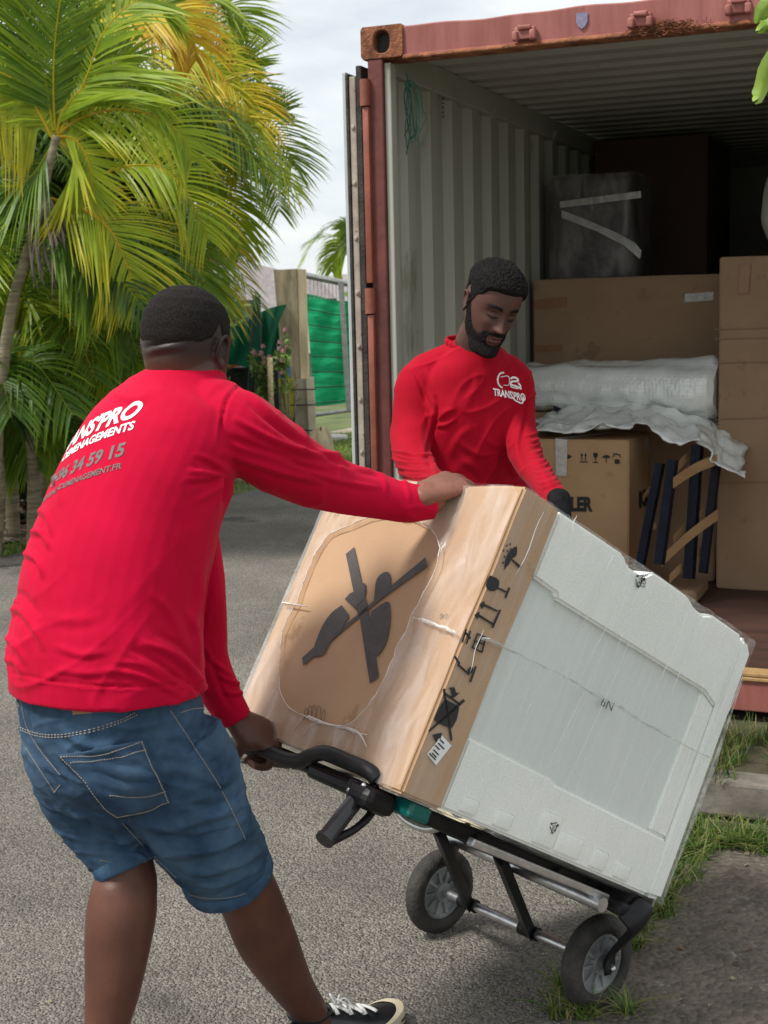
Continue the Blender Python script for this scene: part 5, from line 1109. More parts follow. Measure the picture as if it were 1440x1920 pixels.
# shirt
st = MB(); st.tube(Ps(T1), A3(Rs(T1)), 40, ref=R1, smooth=44)
for L in (AR, AL): st.tube(Ps(L), A3(Rs(L)), 26, smooth=44)
st.limb(Ps([(300, 800, 2.70, 0), (400, 800, 2.64, 0)]), [.115, .095], 20, smooth=10)
st.limb(Ps([(262, 900, 2.80, 0), (300, 800, 2.80, 0)]), [.10, .095], 20, smooth=10)
k8 = 1/2.823
def c8(L): return [(a*k8, 660+b*k8) for a, b in L]
k3 = 1/3.692
def c3_(L): return [(400+a*k3, 400+b*k3) for a, b in L]
crS = [(c8([(1190, 655), (1100, 690), (990, 700)]), 5, -.006), (c8([(1190, 650), (1120, 600), (1040, 570)]), 5, -.005), (c8([(1190, 660), (1110, 640), (1010, 630)]), 5, .005), (c8([(1200, 670), (1190, 720), (1180, 800)]), 5, -.007), (c8([(1230, 690), (1215, 800), (1195, 900)]), 5, .005),
       (c8([(1185, 690), (1120, 740), (1040, 790)]), 6, .004), (c8([(760, 1540), (900, 1590), (1010, 1680), (1095, 1800)]), 7, .007), (c8([(830, 1490), (960, 1560), (1060, 1680)]), 6, -.005), (c8([(1000, 1380), (1040, 1500), (1060, 1640)]), 6, .005), (c8([(560, 1680), (760, 1720), (960, 1820)]), 6, .004),
       (c8([(690, 1570), (850, 1650), (980, 1760)]), 6, -.005), (c8([(620, 1640), (760, 1660), (880, 1740)]), 5, .003), (c8([(900, 1700), (1000, 1750), (1080, 1830)]), 5, -.004), (c8([(1120, 1100), (1100, 1300), (1060, 1500)]), 7, -.006), (c8([(1060, 1150), (1050, 1300), (1010, 1450)]), 7, .004),
       (c8([(190, 830), (255, 870), (275, 960)]), 6, .006), (c8([(160, 955), (225, 960), (262, 1030)]), 6, .007), (c8([(115, 1060), (200, 1100), (230, 1180)]), 6, .007), (c8([(250, 650), (310, 700), (320, 800)]), 6, .004), (c8([(15, 1390), (100, 1365), (180, 1450), (230, 1560)]), 7, .006), (c8([(10, 1500), (80, 1540), (130, 1640)]), 6, .006),
       (c8([(30, 1290), (120, 1290), (200, 1380)]), 7, -.005), (c8([(20, 1620), (90, 1650), (120, 1720)]), 6, .004), (c8([(300, 1560), (420, 1600), (560, 1590)]), 7, .003), (c8([(250, 1400), (400, 1420), (520, 1400)]), 10, .002), (c8([(300, 1680), (450, 1700), (600, 1690)]), 7, .003), (c8([(820, 1280), (900, 1380), (960, 1500)]), 8, .003), (c8([(560, 200), (700, 250), (800, 230)]), 8, .003),
       (c8([(5, 1690), (350, 1752), (700, 1772), (1095, 1752)]), 2.6, -.0035), (c8([(1090, 1560), (1130, 1640), (1230, 1720)]), 5, .005), (c8([(1150, 1700), (1210, 1740), (1290, 1760)]), 4, .005), (c8([(1180, 1800), (1240, 1810), (1300, 1800)]), 4, .004), (c8([(1120, 1600), (1160, 1760), (1220, 1880)]), 5, -.005),
       (c3_([(195, 1170), (100, 1280), (60, 1420), (35, 1650)]), 3.2, -.0045), (c3_([(330, 1200), (420, 1290), (470, 1390)]), 5, .004), (c3_([(230, 1230), (420, 1400), (620, 1560)]), 7, .004), (c3_([(260, 1330), (440, 1480), (640, 1600), (820, 1660)]), 6, -.005), (c3_([(160, 1420), (360, 1540), (600, 1640), (860, 1700)]), 6, .006),
       (c3_([(120, 1560), (300, 1620), (560, 1700)]), 6, -.005), (c3_([(60, 1660), (260, 1720), (500, 1800), (760, 1860)]), 7, .006), (c3_([(640, 1590), (760, 1650), (900, 1680)]), 5, .006), (c3_([(720, 1640), (860, 1720), (1050, 1760)]), 5, -.004), (c3_([(900, 1720), (1060, 1770), (1200, 1800)]), 5, .004),
       (c3_([(700, 1800), (900, 1860), (1140, 1900)]), 5, .004), (c3_([(480, 1700), (660, 1760), (820, 1800)]), 5, -.004), (c3_([(1300, 1830), (1340, 1900), (1360, 1990)]), 4, .003), (c3_([(1440, 1840), (1470, 1900), (1480, 1990)]), 4, .003), (c3_([(1540, 1880), (1562, 1930), (1560, 2000)]), 3, -.003), (c3_([(1120, 1760), (1180, 1840), (1200, 1930)]), 5, .003)]
crS = [(a, b, c*1.35) for a, b, c in crS]
neckc = P(349, 703, Y=2.70)
def shirtfold(V, Nn):
    p = proj(V); low = smooth01((p[:, 1]-1080)/200)*(p[:, 0] < 430); left = smooth01((150-p[:, 0])/80)*smooth01((p[:, 1]-820)/60); arm = smooth01((p[:, 0]-470)/60)
    q = V@np.array([[.6, .3, .7], [-.5, .8, .2], [-.6, -.4, .7]]).T
    return ridge(q, (3.5, 5, 15), 4)*.0032*(low*.9+left*.7)+ridge(V@np.array([[.75, .55, -.35], [.3, .1, .95], [.5, -.8, .1]]).T, (3.5, 16, 12), 9)*.0038*arm+ridge(q, (2.5, 3, 7), 14, 3)*.0014
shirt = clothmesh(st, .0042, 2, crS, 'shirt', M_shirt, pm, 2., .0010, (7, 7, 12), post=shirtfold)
sb = bvh(shirt)
# print on the back: laid out flat on the back plane, then dropped onto the cloth
def backtext(body, xr_, yr, h, shear, m, off=.03, hscale=1.):
    tv, tf = textverts(body, 1, off, shear, maxe=.12); tw = tv[:, 0].max(); V = []
    for p in tv:
        u, v = (p[0]-tw)*h*hscale, p[1]*h; V.append(BK+BKu*(u+xr_)+BKv*(v+yr))
    V, F = wrapmesh(sb, np.array(V), tf, BKd, .0012); mb = MB()
    if F: mb.add(V, F); return mb.build('lettering', m, shirt, recalc=False)
BK = P(232, 800, Y=2.5); BKd = nrm(A3([.62, .74, -.25])); BKu = nrm(np.cross(BKd, [0.0, 0, 1.])); BKu = nrm(BKu+A3([0, 0, .40])); BKv = nrm(np.cross(BKu, BKd))
M_grey = mat('grey_print_shirt', (.13, .10, .10), (.17, .13, .13), 60, .7)
backtext("TRANS'PRO", .018, .020, .050, .25, M_white, .035); backtext('DEMENAGEMENTS', .012, -.006, .024, .2, M_white, .03)
backtext('0696 34 59 15', -.002, -.055, .036, .2, M_grey, .035); backtext('TRANSPRO-DEMENAGEMENT.FR', -.010, -.080, .016, .2, M_grey, .025)
# shoes
M_shoe = mat('black_leather', (.010, .011, .014), (.022, .022, .026), 8, .33, .1, 60, coat=.2); M_sole = mat('cream_sole', (.50, .43, .30), (.62, .55, .40), 20, .7, .1, 80); M_lace = mat('white_lace', (.72, .72, .70), (.8, .8, .78), 80, .7)
def shoe(ank, D, parent, z0=0., sole_m=None, lift=0.):
    D = nrm(D); S_ = np.cross(D, [0, 0, 1.]); a = A3([ank[0], ank[1], z0]); f = lambda x, y, z: a+D*(x*1.14 if x > 0 else x)+S_*y+A3([0, 0, z])
    prof = [(-.085, .020, .072), (-.078, .034, .088), (-.05, .040, .098), (-.01, .040, .100), (.03, .040, .094), (.07, .043, .078), (.11, .048, .062), (.15, .050, .052), (.185, .045, .045), (.205, .032, .040), (.213, .012, .034)]
    mb = MB(); rows = []
    for x, w, h in prof:
        rows.append([f(x, w*math.cos(t)*(1 if math.sin(t) < 0.2 else .96), .020+(h-.020)*max(math.sin(t), -.15)**1 if math.sin(t) > 0 else .020+.012*math.sin(t)) for t in np.linspace(0, 2*math.pi, 32, endpoint=False)])
    G = np.transpose(spl_rows(rows, 44), (1, 0, 2)); mb.grid(G, cu=True); q = MB(); q.v = mb.v; q.f = mb.f; 
    sh_ = mb.build('shoe', M_shoe, parent, smooth=True)
    mb = MB(); o_ = [(-.090, 0), (-.082, .030), (-.05, .042), (.0, .043), (.06, .044), (.12, .052), (.165, .051), (.200, .036), (.216, .010), (.217, 0)]
    ol = [(x, y) for x, y in o_]+[(x, -y) for x, y in o_[-2:0:-1]]; ol = spl([(x, y, 0) for x, y in ol+[ol[0]]], 60)[:-1]
    rows = [[f(x*s, y*s, z+(.014*smooth01((x-.14)/.08) if z > .02 else .008*smooth01((x-.16)/.06))) for x, y, _ in ol] for s, z in ((.0, .002), (.97, .001), (1.0, .006), (1.0, .024), (.985, .030), (.90, .030))]
    mb.grid(np.transpose(A3(rows), (1, 0, 2)), cu=True); mb.build('sole', M_sole, sh_, auto=50)
    mb = MB()
    for k in range(6):
        x = .045+.017*k; h = np.interp(x, [p[0] for p in prof], [p[2] for p in prof]); w = .024
        pts = [f(x+.006*np.sign(y)*(1 if k % 2 else -1)*abs(y)/w, y, h+.0045-(y/.05)**2*.014) for y in np.linspace(-w, w, 9)]; mb.tube(pts, [(.0058, .0028)]*9, 8, ref=D)
    for s in (-1, 1): mb.tube([f(.05, 0, .098), f(.045, .014*s, .118), f(.058, .03*s, .108), f(.066, .022*s, .092)], [.0024]*4, 6, smooth=16); mb.tube([f(.05, 0, .098), f(.066, .010*s, .112), f(.08, .026*s, .088)], [.0018]*3, 6, smooth=12)
    mb.build('laces', M_lace, sh_, smooth=True)
    mb = MB(); mb.tube([f(.035, 0, .088), f(.02, 0, .108), f(.006, 0, .128)], [(.024, .006), (.026, .005), (.022, .004)], 14, ref=S_, smooth=12); mb.build('tongue', M_shoe, sh_, smooth=True)
    mb = MB(); t = np.linspace(0, 2*math.pi, 33); mb.tube([f(-.018+.048*math.cos(x), .036*math.sin(x), .100+.012*max(0, -math.cos(x))) for x in t], [(.009, .006)]*33, 10, ref=(0, 0, 1)); mb.build('shoe_collar', M_shoe, sh_, smooth=True)
    return sh_
def spl_rows(rows, n):
    R_ = A3(rows); m_ = R_.shape[1]; return np.transpose(A3([spl(R_[:, j], n) for j in range(m_)]), (1, 0, 2))
shoe(an1, fr1, pm); shoe(an2, fr2, pm)
# =================================================================== person standing at the container, facing the camera
f2 = nrm(A3([.45, -.89, 0])); R2 = nrm(A3([-.89, -.45, 0]))
T2 = [(905, 1090, 4.42, .180, .135), (903, 1010, 4.40, .178, .130), (899, 930, 4.38, .184, .132), (896, 860, 4.37, .192, .137), (893, 790, 4.355, .200, .140), (889, 735, 4.345, .196, .130), (885, 698, 4.335, .165, .115), (882, 668, 4.335, .118, .095), (880, 646, 4.335, .076, .074)]
BR = [(822, 715, 4.34, .082), (790, 722, 4.33, .078), (775, 790, 4.29, .0690), (772, 850, 4.19, .0600), (792, 892, 4.03, .0500), (850, 930, 3.72, .0400)]
BL = [(945, 712, 4.335, .078), (962, 724, 4.33, .070), (972, 790, 4.30, .0560), (985, 850, 4.18, .0500), (1010, 893, 3.97, .0430), (1036, 927, 3.72, .0370), (1047, 950, 3.62, .0350)]
b2 = MB(); tor = [(a, b, c, A-.030, B-.028) for a, b, c, A, B in T2[:-3]]; b2.limb(Ps(tor), Rs(tor), 28, ref=R2, smooth=26)
for L in (BR, BL): q = [(a, b, c, r*.78) for a, b, c, r in L]; b2.limb(Ps(q), Rs(q), 20, smooth=30)
H2 = Head(P(922, 574, Y=4.20), (.31, -.86, -.40), (.20, .02, 1), 1.04); H2.add(b2)
nk = [(884, 705, 4.33, .055), (886, 672, 4.32, .062), (892, 640, 4.30, .064), (905, 610, 4.27, .060)]; b2.limb(Ps(nk), Rs(nk), 24, ref=R2, smooth=14)
hip = P(905, 1090, Y=4.43); ft = [A3([.20, 4.36, 0]), A3([.46, 4.30, 0])]; leg = []
for k, fo in enumerate(ft):
    h_ = hip+(-R2*(k-.5)*2*.09)*1.0; h_ = hip+R2*(.09 if k == 0 else -.09); an = fo+A3([0, .06, .09]); kn = (h_+an)/2+f2*.03; leg.append([h_, (h_+kn)/2, kn, (kn+an)/2, an]); b2.limb(leg[-1], [(.088, .088), (.078, .078), (.056, .056), (.054, .054), (.036, .036)], 20, ref=R2, smooth=24)
    foot(b2, an, f2+A3([.2*(k-.5), 0, 0]))
b2.limb([hip+A3([0, 0, -.03]), hip+A3([0, 0, .12])], [(.155, .115), (.155, .115)], 24, ref=R2, smooth=8)
# gloved hands on the far top edge of the appliance
wr2 = P(850, 930, Y=3.72); wl2 = P(1048, 968, Y=3.60)
hr = BW(.10, LA+.02, LCc+.02); hl = BW(.74, LA+.03, LCc+.03)
HDS = [(wr2, nrm(A3([.05, -.85, -.5])), A3([-.1, -.4, .85]), A3([.9, 0, 0])), (wl2, nrm(A3([-.05, -.5, -.85])), A3([.3, -.55, .75]), A3([-.9, 0, 0]))]
for (w_, D_, N_, S__) in HDS: hand(b2, w_, D_, N_, S__, curl=(24, 30, 22))
V, F = fuse(b2, .0032, 1, .45); loc = H2.l(V); C = ringcol(V, (.088, .040, .030))*(1+.22*vnoise(V, 18, 3))[:, None]
x, y, z = loc.T; hd_m = (np.abs(x) < .12) & (z > -.17) & (y > -.13)
fr_ = hd_m & (y > .03)
def blend(C, w, c): w = np.clip(w, 0, 1)[:, None]; return C*(1-w)+A3(c)*w
g = lambda x0, z0, sx, sz: np.exp(-((x-x0)/sx)**2-((z-z0)/sz)**2)*fr_
C = blend(C, (g(0, -.0625, .020, .005)+g(0, -.0755, .018, .006))*.8, (.125, .055, .048)); C = blend(C, 1.2*g(0, -.0690, .021, .0018), (.02, .01, .008))
for s in (-1, 1):
    C = blend(C, 1.5*np.exp(-(((x-s*.033)/.021)**4)-((z-.0235-.003*np.cos((x-s*.033)*60))/.0050)**2)*fr_, (.008, .006, .006))
    C = blend(C, 1.5*np.exp(-(((x-s*.031)/.015)**4)-((z+.0055-.02*((x-s*.031)/.03)**2*.3)/.0022)**2)*fr_, (.008, .006, .006)); C = blend(C, .35*g(s*.031, -.012, .016, .006), (.045, .02, .016))
C = blend(C, .22*g(0, -.035, .014, .010)+.20*(g(.045, -.02, .018, .012)+g(-.045, -.02, .018, .012))+.2*g(0, .05, .03, .02), (.19, .10, .08))  # skin highlights on nose, cheeks and forehead put into the colour
ph = np.abs(np.degrees(np.arctan2(x, y+.012)))
def beardmask(x, y, z):
    ph = np.abs(np.degrees(np.arctan2(x, y+.012))); zl = np.interp(ph, [0, 12, 22, 35, 50, 62, 74, 84, 92], [-.084, -.080, -.050, -.060, -.050, -.028, .004, .02, .03])
    zl = zl+.004*vnoise(np.stack([x, y, z], -1), 90); m = smooth01((zl-z)/.016)*smooth01((90-ph)/8)*smooth01((z+.150)/.02)
    mus = smooth01((np.abs(z+.0550)*-1+.0062)/.003)*smooth01((.038-np.abs(x))/.008)*(y > .03); ax_ = np.abs(x); mus = np.maximum(mus, smooth01((ax_-.0235)/.004)*smooth01((.044-ax_)/.006)*smooth01((-.050-z)/.006)*smooth01((z+.11)/.01)*(y > .02))
    return np.clip(np.maximum(m, mus), 0, 1)
C = blend(C, beardmask(x, y, z)*hd_m*.92, (.014, .011, .010))
mb = MB(); mb.add(V, F, 0, np.clip(C, 0, 1))
pb = mb.build('person', M_skin, smooth=True, loc=(ft[0]+ft[1])/2, recalc=False); props(pb, 'bearded person in black gloves standing behind the appliance and looking down at it', 'person')
def hl2(ph): return np.interp(ph, [0, 25, 40, 52, 62, 78, 90, 102, 118, 140, 180], [.064, .064, .058, .036, .030, -.008, .016, .044, .020, -.030, -.045])
def hair2(X):
    x, y, z = X.T; ph = np.abs(np.degrees(np.arctan2(x, y+.012))); m = smooth01((z-hl2(ph))/.010); top = smooth01((z-.03)/.05)
    cur = np.array([noise.voronoi(Vector((a*150, b*150, c*150)))[0][0] for a, b, c in X]); return m*(.010+.013*top)-.007+m*(.5-cur)*.0065*(.3+top)+.0012*vnoise(X, 300)*m
H2.shell(hair2, 300, 220).build('hair', M_hair, pb, smooth=True)
def beard(X):
    x, y, z = X.T; m = beardmask(x, y, z); ch = smooth01((-.088-z)/.02)*smooth01((y-.0)/.03); return m*(.0080+.017*ch)-.0045+.0022*vnoise(X, 210)*m
H2.shell(beard, 260, 220).build('beard', M_hair, pb, smooth=True)
fb = bvh(pb)
def facestrip(pts, w, name):
    q = wrapon(fb, H2.w(A3([(x, .13, z) for x, z in pts])), -H2.f, .0004); q = [list(p) for p in q if p is not None]
    if len(q) > 2: mb = MB(); mb.tube(q, [(w*(.35+.65*math.sin(math.pi*min(1, (i+.6)/len(q)))), .0012) for i in range(len(q))], 8, ref=H2.u, smooth=20); mb.build(name, M_hair, pb, smooth=True)
for s_ in (-1, 1):
    facestrip([(s_*x, z) for x, z in ((.013, .0200), (.020, .0245), (.030, .0275), (.040, .0265), (.049, .0200))], .0042, 'eyebrow')
    facestrip([(s_*x, z) for x, z in ((.017, -.0045), (.023, -.0075), (.031, -.0090), (.039, -.0075), (.045, -.0035))], .0017, 'eyelashes')
    facestrip([(s_*x, z) for x, z in ((.019, .0065), (.025, .0095), (.032, .0100), (.040, .0080))], .0006, 'eyelid_crease')
M_glove = mat('black_glove', (.004, .004, .0045), (.010, .010, .011), 60, .8, .4, 300, spec=.15)
for (w_, D_, N_, S__) in HDS:
    mb = MB(); hand(mb, w_, D_, N_, S__, curl=(24, 30, 22), sc=1.0, fat=1.12); mb.limb([w_-D_*.05, w_, w_+D_*.05], [(.030, .027), (.031, .026), (.036, .024)], 18, ref=S__, smooth=8)
    V, F = fuse(mb, .003, 2); o = MB(); o.add(V+normals(V, F)*.0035, F); o.build('glove', M_glove, pb, smooth=True)
k9 = 1/3.4286
def c9(L): return [(680+a*k9, 440+b*k9) for a, b in L]
st = MB(); st.tube(Ps(T2), A3(Rs(T2)), 40, ref=R2, smooth=44)
for L in (BR, BL): st.tube(Ps(L), A3(Rs(L)), 26, smooth=44)
st.limb(Ps([(862, 672, 4.335, 0), (800, 703, 4.335, 0)]), [.062, .068], 18, smooth=8); st.limb(Ps([(905, 675, 4.335, 0), (952, 704, 4.335, 0)]), [.055, .060], 18, smooth=8)
cr2 = [(c9([(300, 830), (360, 940), (410, 1060), (470, 1150)]), 4.5, -.005), (c9([(470, 1050), (480, 1140), (450, 1260), (410, 1400)]), 4, -.008), (c9([(480, 1190), (540, 1140), (590, 1120)]), 4, .006), (c9([(470, 1230), (540, 1220), (600, 1180)]), 4, .005), (c9([(430, 1400), (460, 1480), (470, 1560)]), 5, .006),
       (c9([(1050, 1040), (1040, 1200), (1015, 1350), (1030, 1500)]), 4, -.008), (c9([(740, 880), (720, 1000), (650, 1120)]), 7, .003), (c9([(620, 1330), (680, 1380), (760, 1420)]), 6, .0035), (c9([(780, 1300), (840, 1350), (900, 1370)]), 6, .003), (c9([(640, 1450), (720, 1500), (760, 1560)]), 7, .004), (c9([(880, 1400), (900, 1500), (960, 1600)]), 7, -.004),
       (c9([(700, 1240), (620, 1300), (560, 1420)]), 7, .003), (c9([(840, 1100), (820, 1240), (830, 1360)]), 8, .002), (c9([(930, 1420), (960, 1500), (1000, 1570)]), 5, .004), (c9([(860, 700), (900, 760), (940, 850)]), 4, .003), (c9([(880, 700), (960, 770), (1020, 880)]), 4, .003), (c9([(410, 850), (440, 960), (460, 1040)]), 5, .003)]
for k in range(9):   # rucked sleeves below the elbow
    y_ = 1395+k*24; cr2.append((c9([(186, y_-10), (260, y_+8+(k % 3)*5), (350, y_+26), (440-(k % 2)*60, y_+20)]), 2.6, .0045 if k % 2 else .006))
for k in range(11):
    t = k/10; cr2.append((c9([(1030+120*t, 1300+330*t), (1090+110*t, 1290+330*t+(k % 2)*10), (1150+130*t, 1250+330*t)]), 2.6, .0045))
cr2 = [(a, b, c*1.4) for a, b, c in cr2]
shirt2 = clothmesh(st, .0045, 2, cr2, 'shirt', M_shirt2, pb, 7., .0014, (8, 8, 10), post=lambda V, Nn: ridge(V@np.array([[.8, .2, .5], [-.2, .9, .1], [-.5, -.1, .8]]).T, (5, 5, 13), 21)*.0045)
s2b = bvh(shirt2)
T = nrm(P(884, 645, Y=4.315)-P(882, 690, Y=4.325)); c = P(880, 641, Y=4.335); s = nrm(R2-np.dot(R2, T)*T); w = np.cross(T, s); mb = MB()
fsgn = 1 if np.dot(w, f2) > 0 else -1; w = w*fsgn
ring = [c+s*.074*math.cos(a)+w*.074*math.sin(a)-T*(.030*max(0, math.sin(a))+.0*abs(math.cos(a))) for a in np.linspace(0, 2*math.pi, 49)]; mb.tube(ring, [(.012, .005)]*49, 10, ref=T); mb.build('collar', M_shirt2, shirt2, smooth=True)
# chest print
def ctext(body, a, b, up, m=M_white, off=.03, shear=0., name='lettering'):
    tv, tf = textverts(body, 1, off, shear, maxe=.25); tw = tv[:, 0].max(); V = [np.array(a)+(np.array(b)-a)*p[0]/tw+np.array(up)*p[1]/.72 for p in tv]
    q = eyeproj(s2b, V, .002); ok = [x is not None for x in q]; F = [f for f in tf if all(ok[i] for i in f)]; mb = MB(); mb.add([list(x) if x is not None else (0, 0, 0) for x in q], F); return mb.build(name, m, shirt2, recalc=False)
ctext("TRANS'PRO", (925, 741), (985, 752), (-1, -13.5))
def cline(pts, w, name='emblem_line'): mb = seam(s2b, c9(pts), w, n=30, off=.0012); return mb.build(name, M_white, shirt2)
cline([(905, 888), (880, 895), (866, 930), (874, 965), (895, 985)], .0028); cline([(885, 915), (936, 912), (938, 965), (905, 968)], .0013)
cline([(960, 1045), (985, 1068), (1025, 1082), (1030, 1040)], .0026); cline([(950, 928), (965, 918), (990, 925), (996, 942), (960, 945), (952, 962), (985, 975), (1010, 985)], .0034); cline([(1000, 955), (1012, 972), (1015, 995)], .0028); cline([(950, 940), (955, 978), (1000, 990)], .0022)
# dark work trousers and shoes, mostly hidden by the load
M_trs = mat('dark_trousers', (.02, .022, .03), (.035, .038, .05), 12, .85, .3, 200)
tr = MB(); tr.limb([hip+A3([0, 0, -.05]), hip+A3([0, 0, .10])], [(.172, .130), (.168, .126)], 28, ref=R2, smooth=10)
for L in leg: tr.tube(L, [(.105, .105), (.095, .095), (.074, .074), (.068, .068), (.062, .062)], 24, ref=R2, smooth=24)
V, F = fuse(tr, .006, 3); o = MB(); o.add(V+normals(V, F)*(.004*vnoise(V, 14))[:, None], F); o.build('trousers', M_trs, pb, smooth=True)
for k, L in enumerate(leg): shoe(L[-1], f2+A3([.2*(k-.5), 0, 0]), pb)
# ------------------------------------------------------------------ palms
M_leaf = mat('palm_leaf', (.82, .82, .82), (1, 1, 1), 12, .42, attr='Col', trans=.38, spec=.26)
M_trunk = mat('palm_trunk', (.16, .13, .08), (.34, .29, .19), 4, .8, .4, 40, stretch=(1, 1, 9), c3=(.10, .10, .05), c3pos=.6)
DG, MG, YG, YL, OR, BR_ = A3([.024, .065, .014]), A3([.105, .21, .016]), A3([.34, .45, .022]), A3([.74, .56, .04]), A3([.62, .26, .03]), A3([.20, .13, .06])
def pal(t):
    s = [DG, MG, YG, YL, OR]; t = min(max(t, 0), 3.999); k = int(t); return s[k]*(1-(t-k))+s[k+1]*(t-k)
def frond(mb, pts, L, tone, npair=54, vee=.5, droop=.35, w=.021, nrm_=None, start=.12, stem=True, tipy=.9, lop=0.):
    R_ = spl(pts, 26); T = np.gradient(R_, axis=0); n0 = A3(nrm_) if nrm_ is not None else nrm(A3([rng.uniform(-.3, .3), -1, rng.uniform(.0, .8)]))
    if stem: mb.tube(R_, [(.010*(1-.85*i/25), .010*(1-.85*i/25)) for i in range(26)], 5, col=pal(tone+1.2)*.9+A3([.1, .04, 0]))
    for i in range(npair):
        t = start+(1-start)*(i+rng.uniform(-.2, .2))/npair; t = min(max(t, 0), .999); k = t*25; a = int(k); p = R_[a]+(R_[min(a+1, 25)]-R_[a])*(k-a); tg = nrm(T[a]); s = nrm(np.cross(tg, n0)); nn = nrm(np.cross(s, tg))
        ln = L*(.38+.62*math.sin(math.pi*min(1, .16+t*.80))**.7)*(1-.35*max(0, t-.8)/.2)
        for sd in (-1, 1):
            if rng.random() < .035: continue
            fw = .45+.75*t; d = nrm(s*sd+tg*fw*rng.uniform(.85, 1.15)+nn*vee*rng.uniform(.5, 1.2)); l2 = ln*rng.uniform(.82, 1.1)*(1+lop*sd)
            V = []; C = []; tt = tone+rng.normal(0, .16); ws = nrm(np.cross(d, nn)+nn*rng.uniform(-.4, .4))
            for q in range(5):
                u = q/4; c = p+d*l2*u-A3([0, 0, 1])*droop*l2*u*u*rng.uniform(.9, 1.1); ww = w*(.45+.9*u if u < .3 else 1.05*(1-u)**.55+.02)*.5*(1 if q < 4 else .25); V += [c-ws*ww, c+ws*ww]; cc = pal(tt+tipy*max(0, u-.45)*1.3*rng.uniform(.4, 1.4)); C += [cc, cc]
            mb.add(V, [(2*k_, 2*k_+1, 2*k_+3, 2*k_+2) for k_ in range(4)], 0, A3(C))
def trunk(mb, pts, r0, r1):
    q = spl(pts, 60); r = [(r0+(r1-r0)*i/59)*(1.0+(.07 if i % 5 == 0 else 0)) for i in range(60)]; mb.tube(q, r, 12)
def px(L, Y): return [P(a, b, Y=Y+(c[0] if c else 0)) for a, b, *c in L]
def palm(base, top, Y, label, fronds, r=.045, nrand=10, tone=.8, seed=0, Lr=(1.5, 2.2), spread=1., cat='palm tree', group='palms beside the road', mid=None, rightward=0.):
    b = P(base[0], base[1], Y=Y); b = A3([b[0], b[1], -.03]); tp = P(top[0], top[1], Y=Y)
    t = thing('palm_tree', b, label, cat, group); mb = MB(); pts = [b]+([P(m_[0], m_[1], Y=Y) for m_ in mid] if mid else [(b+tp)/2+A3([.05, 0, 0])])+[tp]; trunk(mb, pts, r*1.3, r*.75); mb.build('trunk', M_trunk, t, smooth=True)
    mb = MB()
    for f in fronds: frond(mb, px(f[0], f[4] if len(f) > 4 else Y), f[1], f[2], **(f[3] if len(f) > 3 else {}))
    for k in range(nrand):
        az = k*2.4+rng.uniform(-.3, .3); el = rng.uniform(.2, 1.15); Ln = rng.uniform(*Lr); h = A3([math.cos(az)*spread+rightward, math.sin(az)*.8, 0]); up = A3([0, 0, 1])
        P1 = tp+h*Ln*.33*math.cos(el)+up*Ln*.45*math.sin(el); P2 = tp+h*Ln*.70*math.cos(el*.8)+up*Ln*.48*math.sin(el); P3 = tp+h*Ln*(.95)+up*Ln*(.30*math.sin(el)-.35*math.cos(el)); n_ = nrm(np.cross(np.cross(P3-tp, up), P3-tp)+A3([0, -.6, 0]))
        frond(mb, [tp, P1, P2, P3], rng.uniform(.42, .58), tone*(.35 if rng.random() < .35 else 1.15)+rng.normal(0, .3), npair=46, nrm_=n_, vee=.35, droop=rng.uniform(.3, .6), w=.026)  # some fronds toned darker: shaded depth of the crown painted into the leaves
    mb.build('crown', M_leaf, t, recalc=False); return t
UP = lambda a, b, c: nrm(A3([a, b, c]))
# nearest palm with the visible pale stem; its fronds follow the photograph's
palm((-30, 985), (106, 255), 9.2, 'nearest palm with a pale leaning stem and broad yellow tipped fronds', [
    ([(106, 250), (120, 205), (170, 150), (215, 118), (248, 122)], .62, 1.6, dict(nrm_=UP(-.5, -.8, .3), vee=.15, droop=.15, lop=.35, npair=50, w=.030, tipy=.5)),
    ([(106, 255), (140, 262), (165, 300), (172, 345), (165, 385)], .50, 2.0, dict(nrm_=UP(.2, -.9, .2), vee=.15, droop=.0, npair=40, w=.028, lop=.3, tipy=1.1)),
    ([(108, 252), (150, 222), (225, 205), (300, 222), (345, 260), (362, 300)], .50, 1.9, dict(nrm_=UP(.1, -.8, .5), vee=.2, droop=.25, w=.022)),
    ([(103, 245), (100, 160), (104, 70), (120, -30), (150, -80)], .62, 1.2, dict(nrm_=UP(.3, -.9, 0), vee=.2, droop=.05, w=.024)),
    ([(100, 245), (85, 150), (60, 60), (20, -20)], .55, 1.0, dict(nrm_=UP(.3, -.9, 0), vee=.2, droop=.1)),
    ([(112, 250), (160, 150), (195, 60), (260, 0), (330, 10)], .55, 1.5, dict(nrm_=UP(-.4, -.8, .3), vee=.2, droop=.2, w=.026)),
    ([(100, 262), (60, 190), (10, 140), (-40, 130)], .55, 1.9, dict(nrm_=UP(0, -.8, .6), vee=.2, droop=.55, w=.022)),
    ([(-60, 120), (-10, 140), (45, 190), (72, 240)], .50, 2.2, dict(nrm_=UP(0, -.8, .5), vee=.15, droop=.5, w=.022)),
    ([(100, 270), (60, 330), (20, 350), (-40, 340)], .5, .9, dict(nrm_=UP(0, -.6, .8), droop=.5)),
    ([(88, 370), (150, 390), (205, 430), (235, 490), (260, 560)], .55, 2.1, dict(nrm_=UP(.2, -.8, .5), vee=.15, droop=.25, w=.020)),
    ([(75, 395), (20, 385), (-50, 400)], .5, 1.2, dict(nrm_=UP(0, -.6, .8), droop=.6)),
    ([(80, 420), (120, 440), (170, 500), (200, 580)], .5, .9, dict(nrm_=UP(.2, -.8, .5), droop=.4))], r=.035, nrand=0, mid=[(12, 640), (60, 440)])
mbx = None
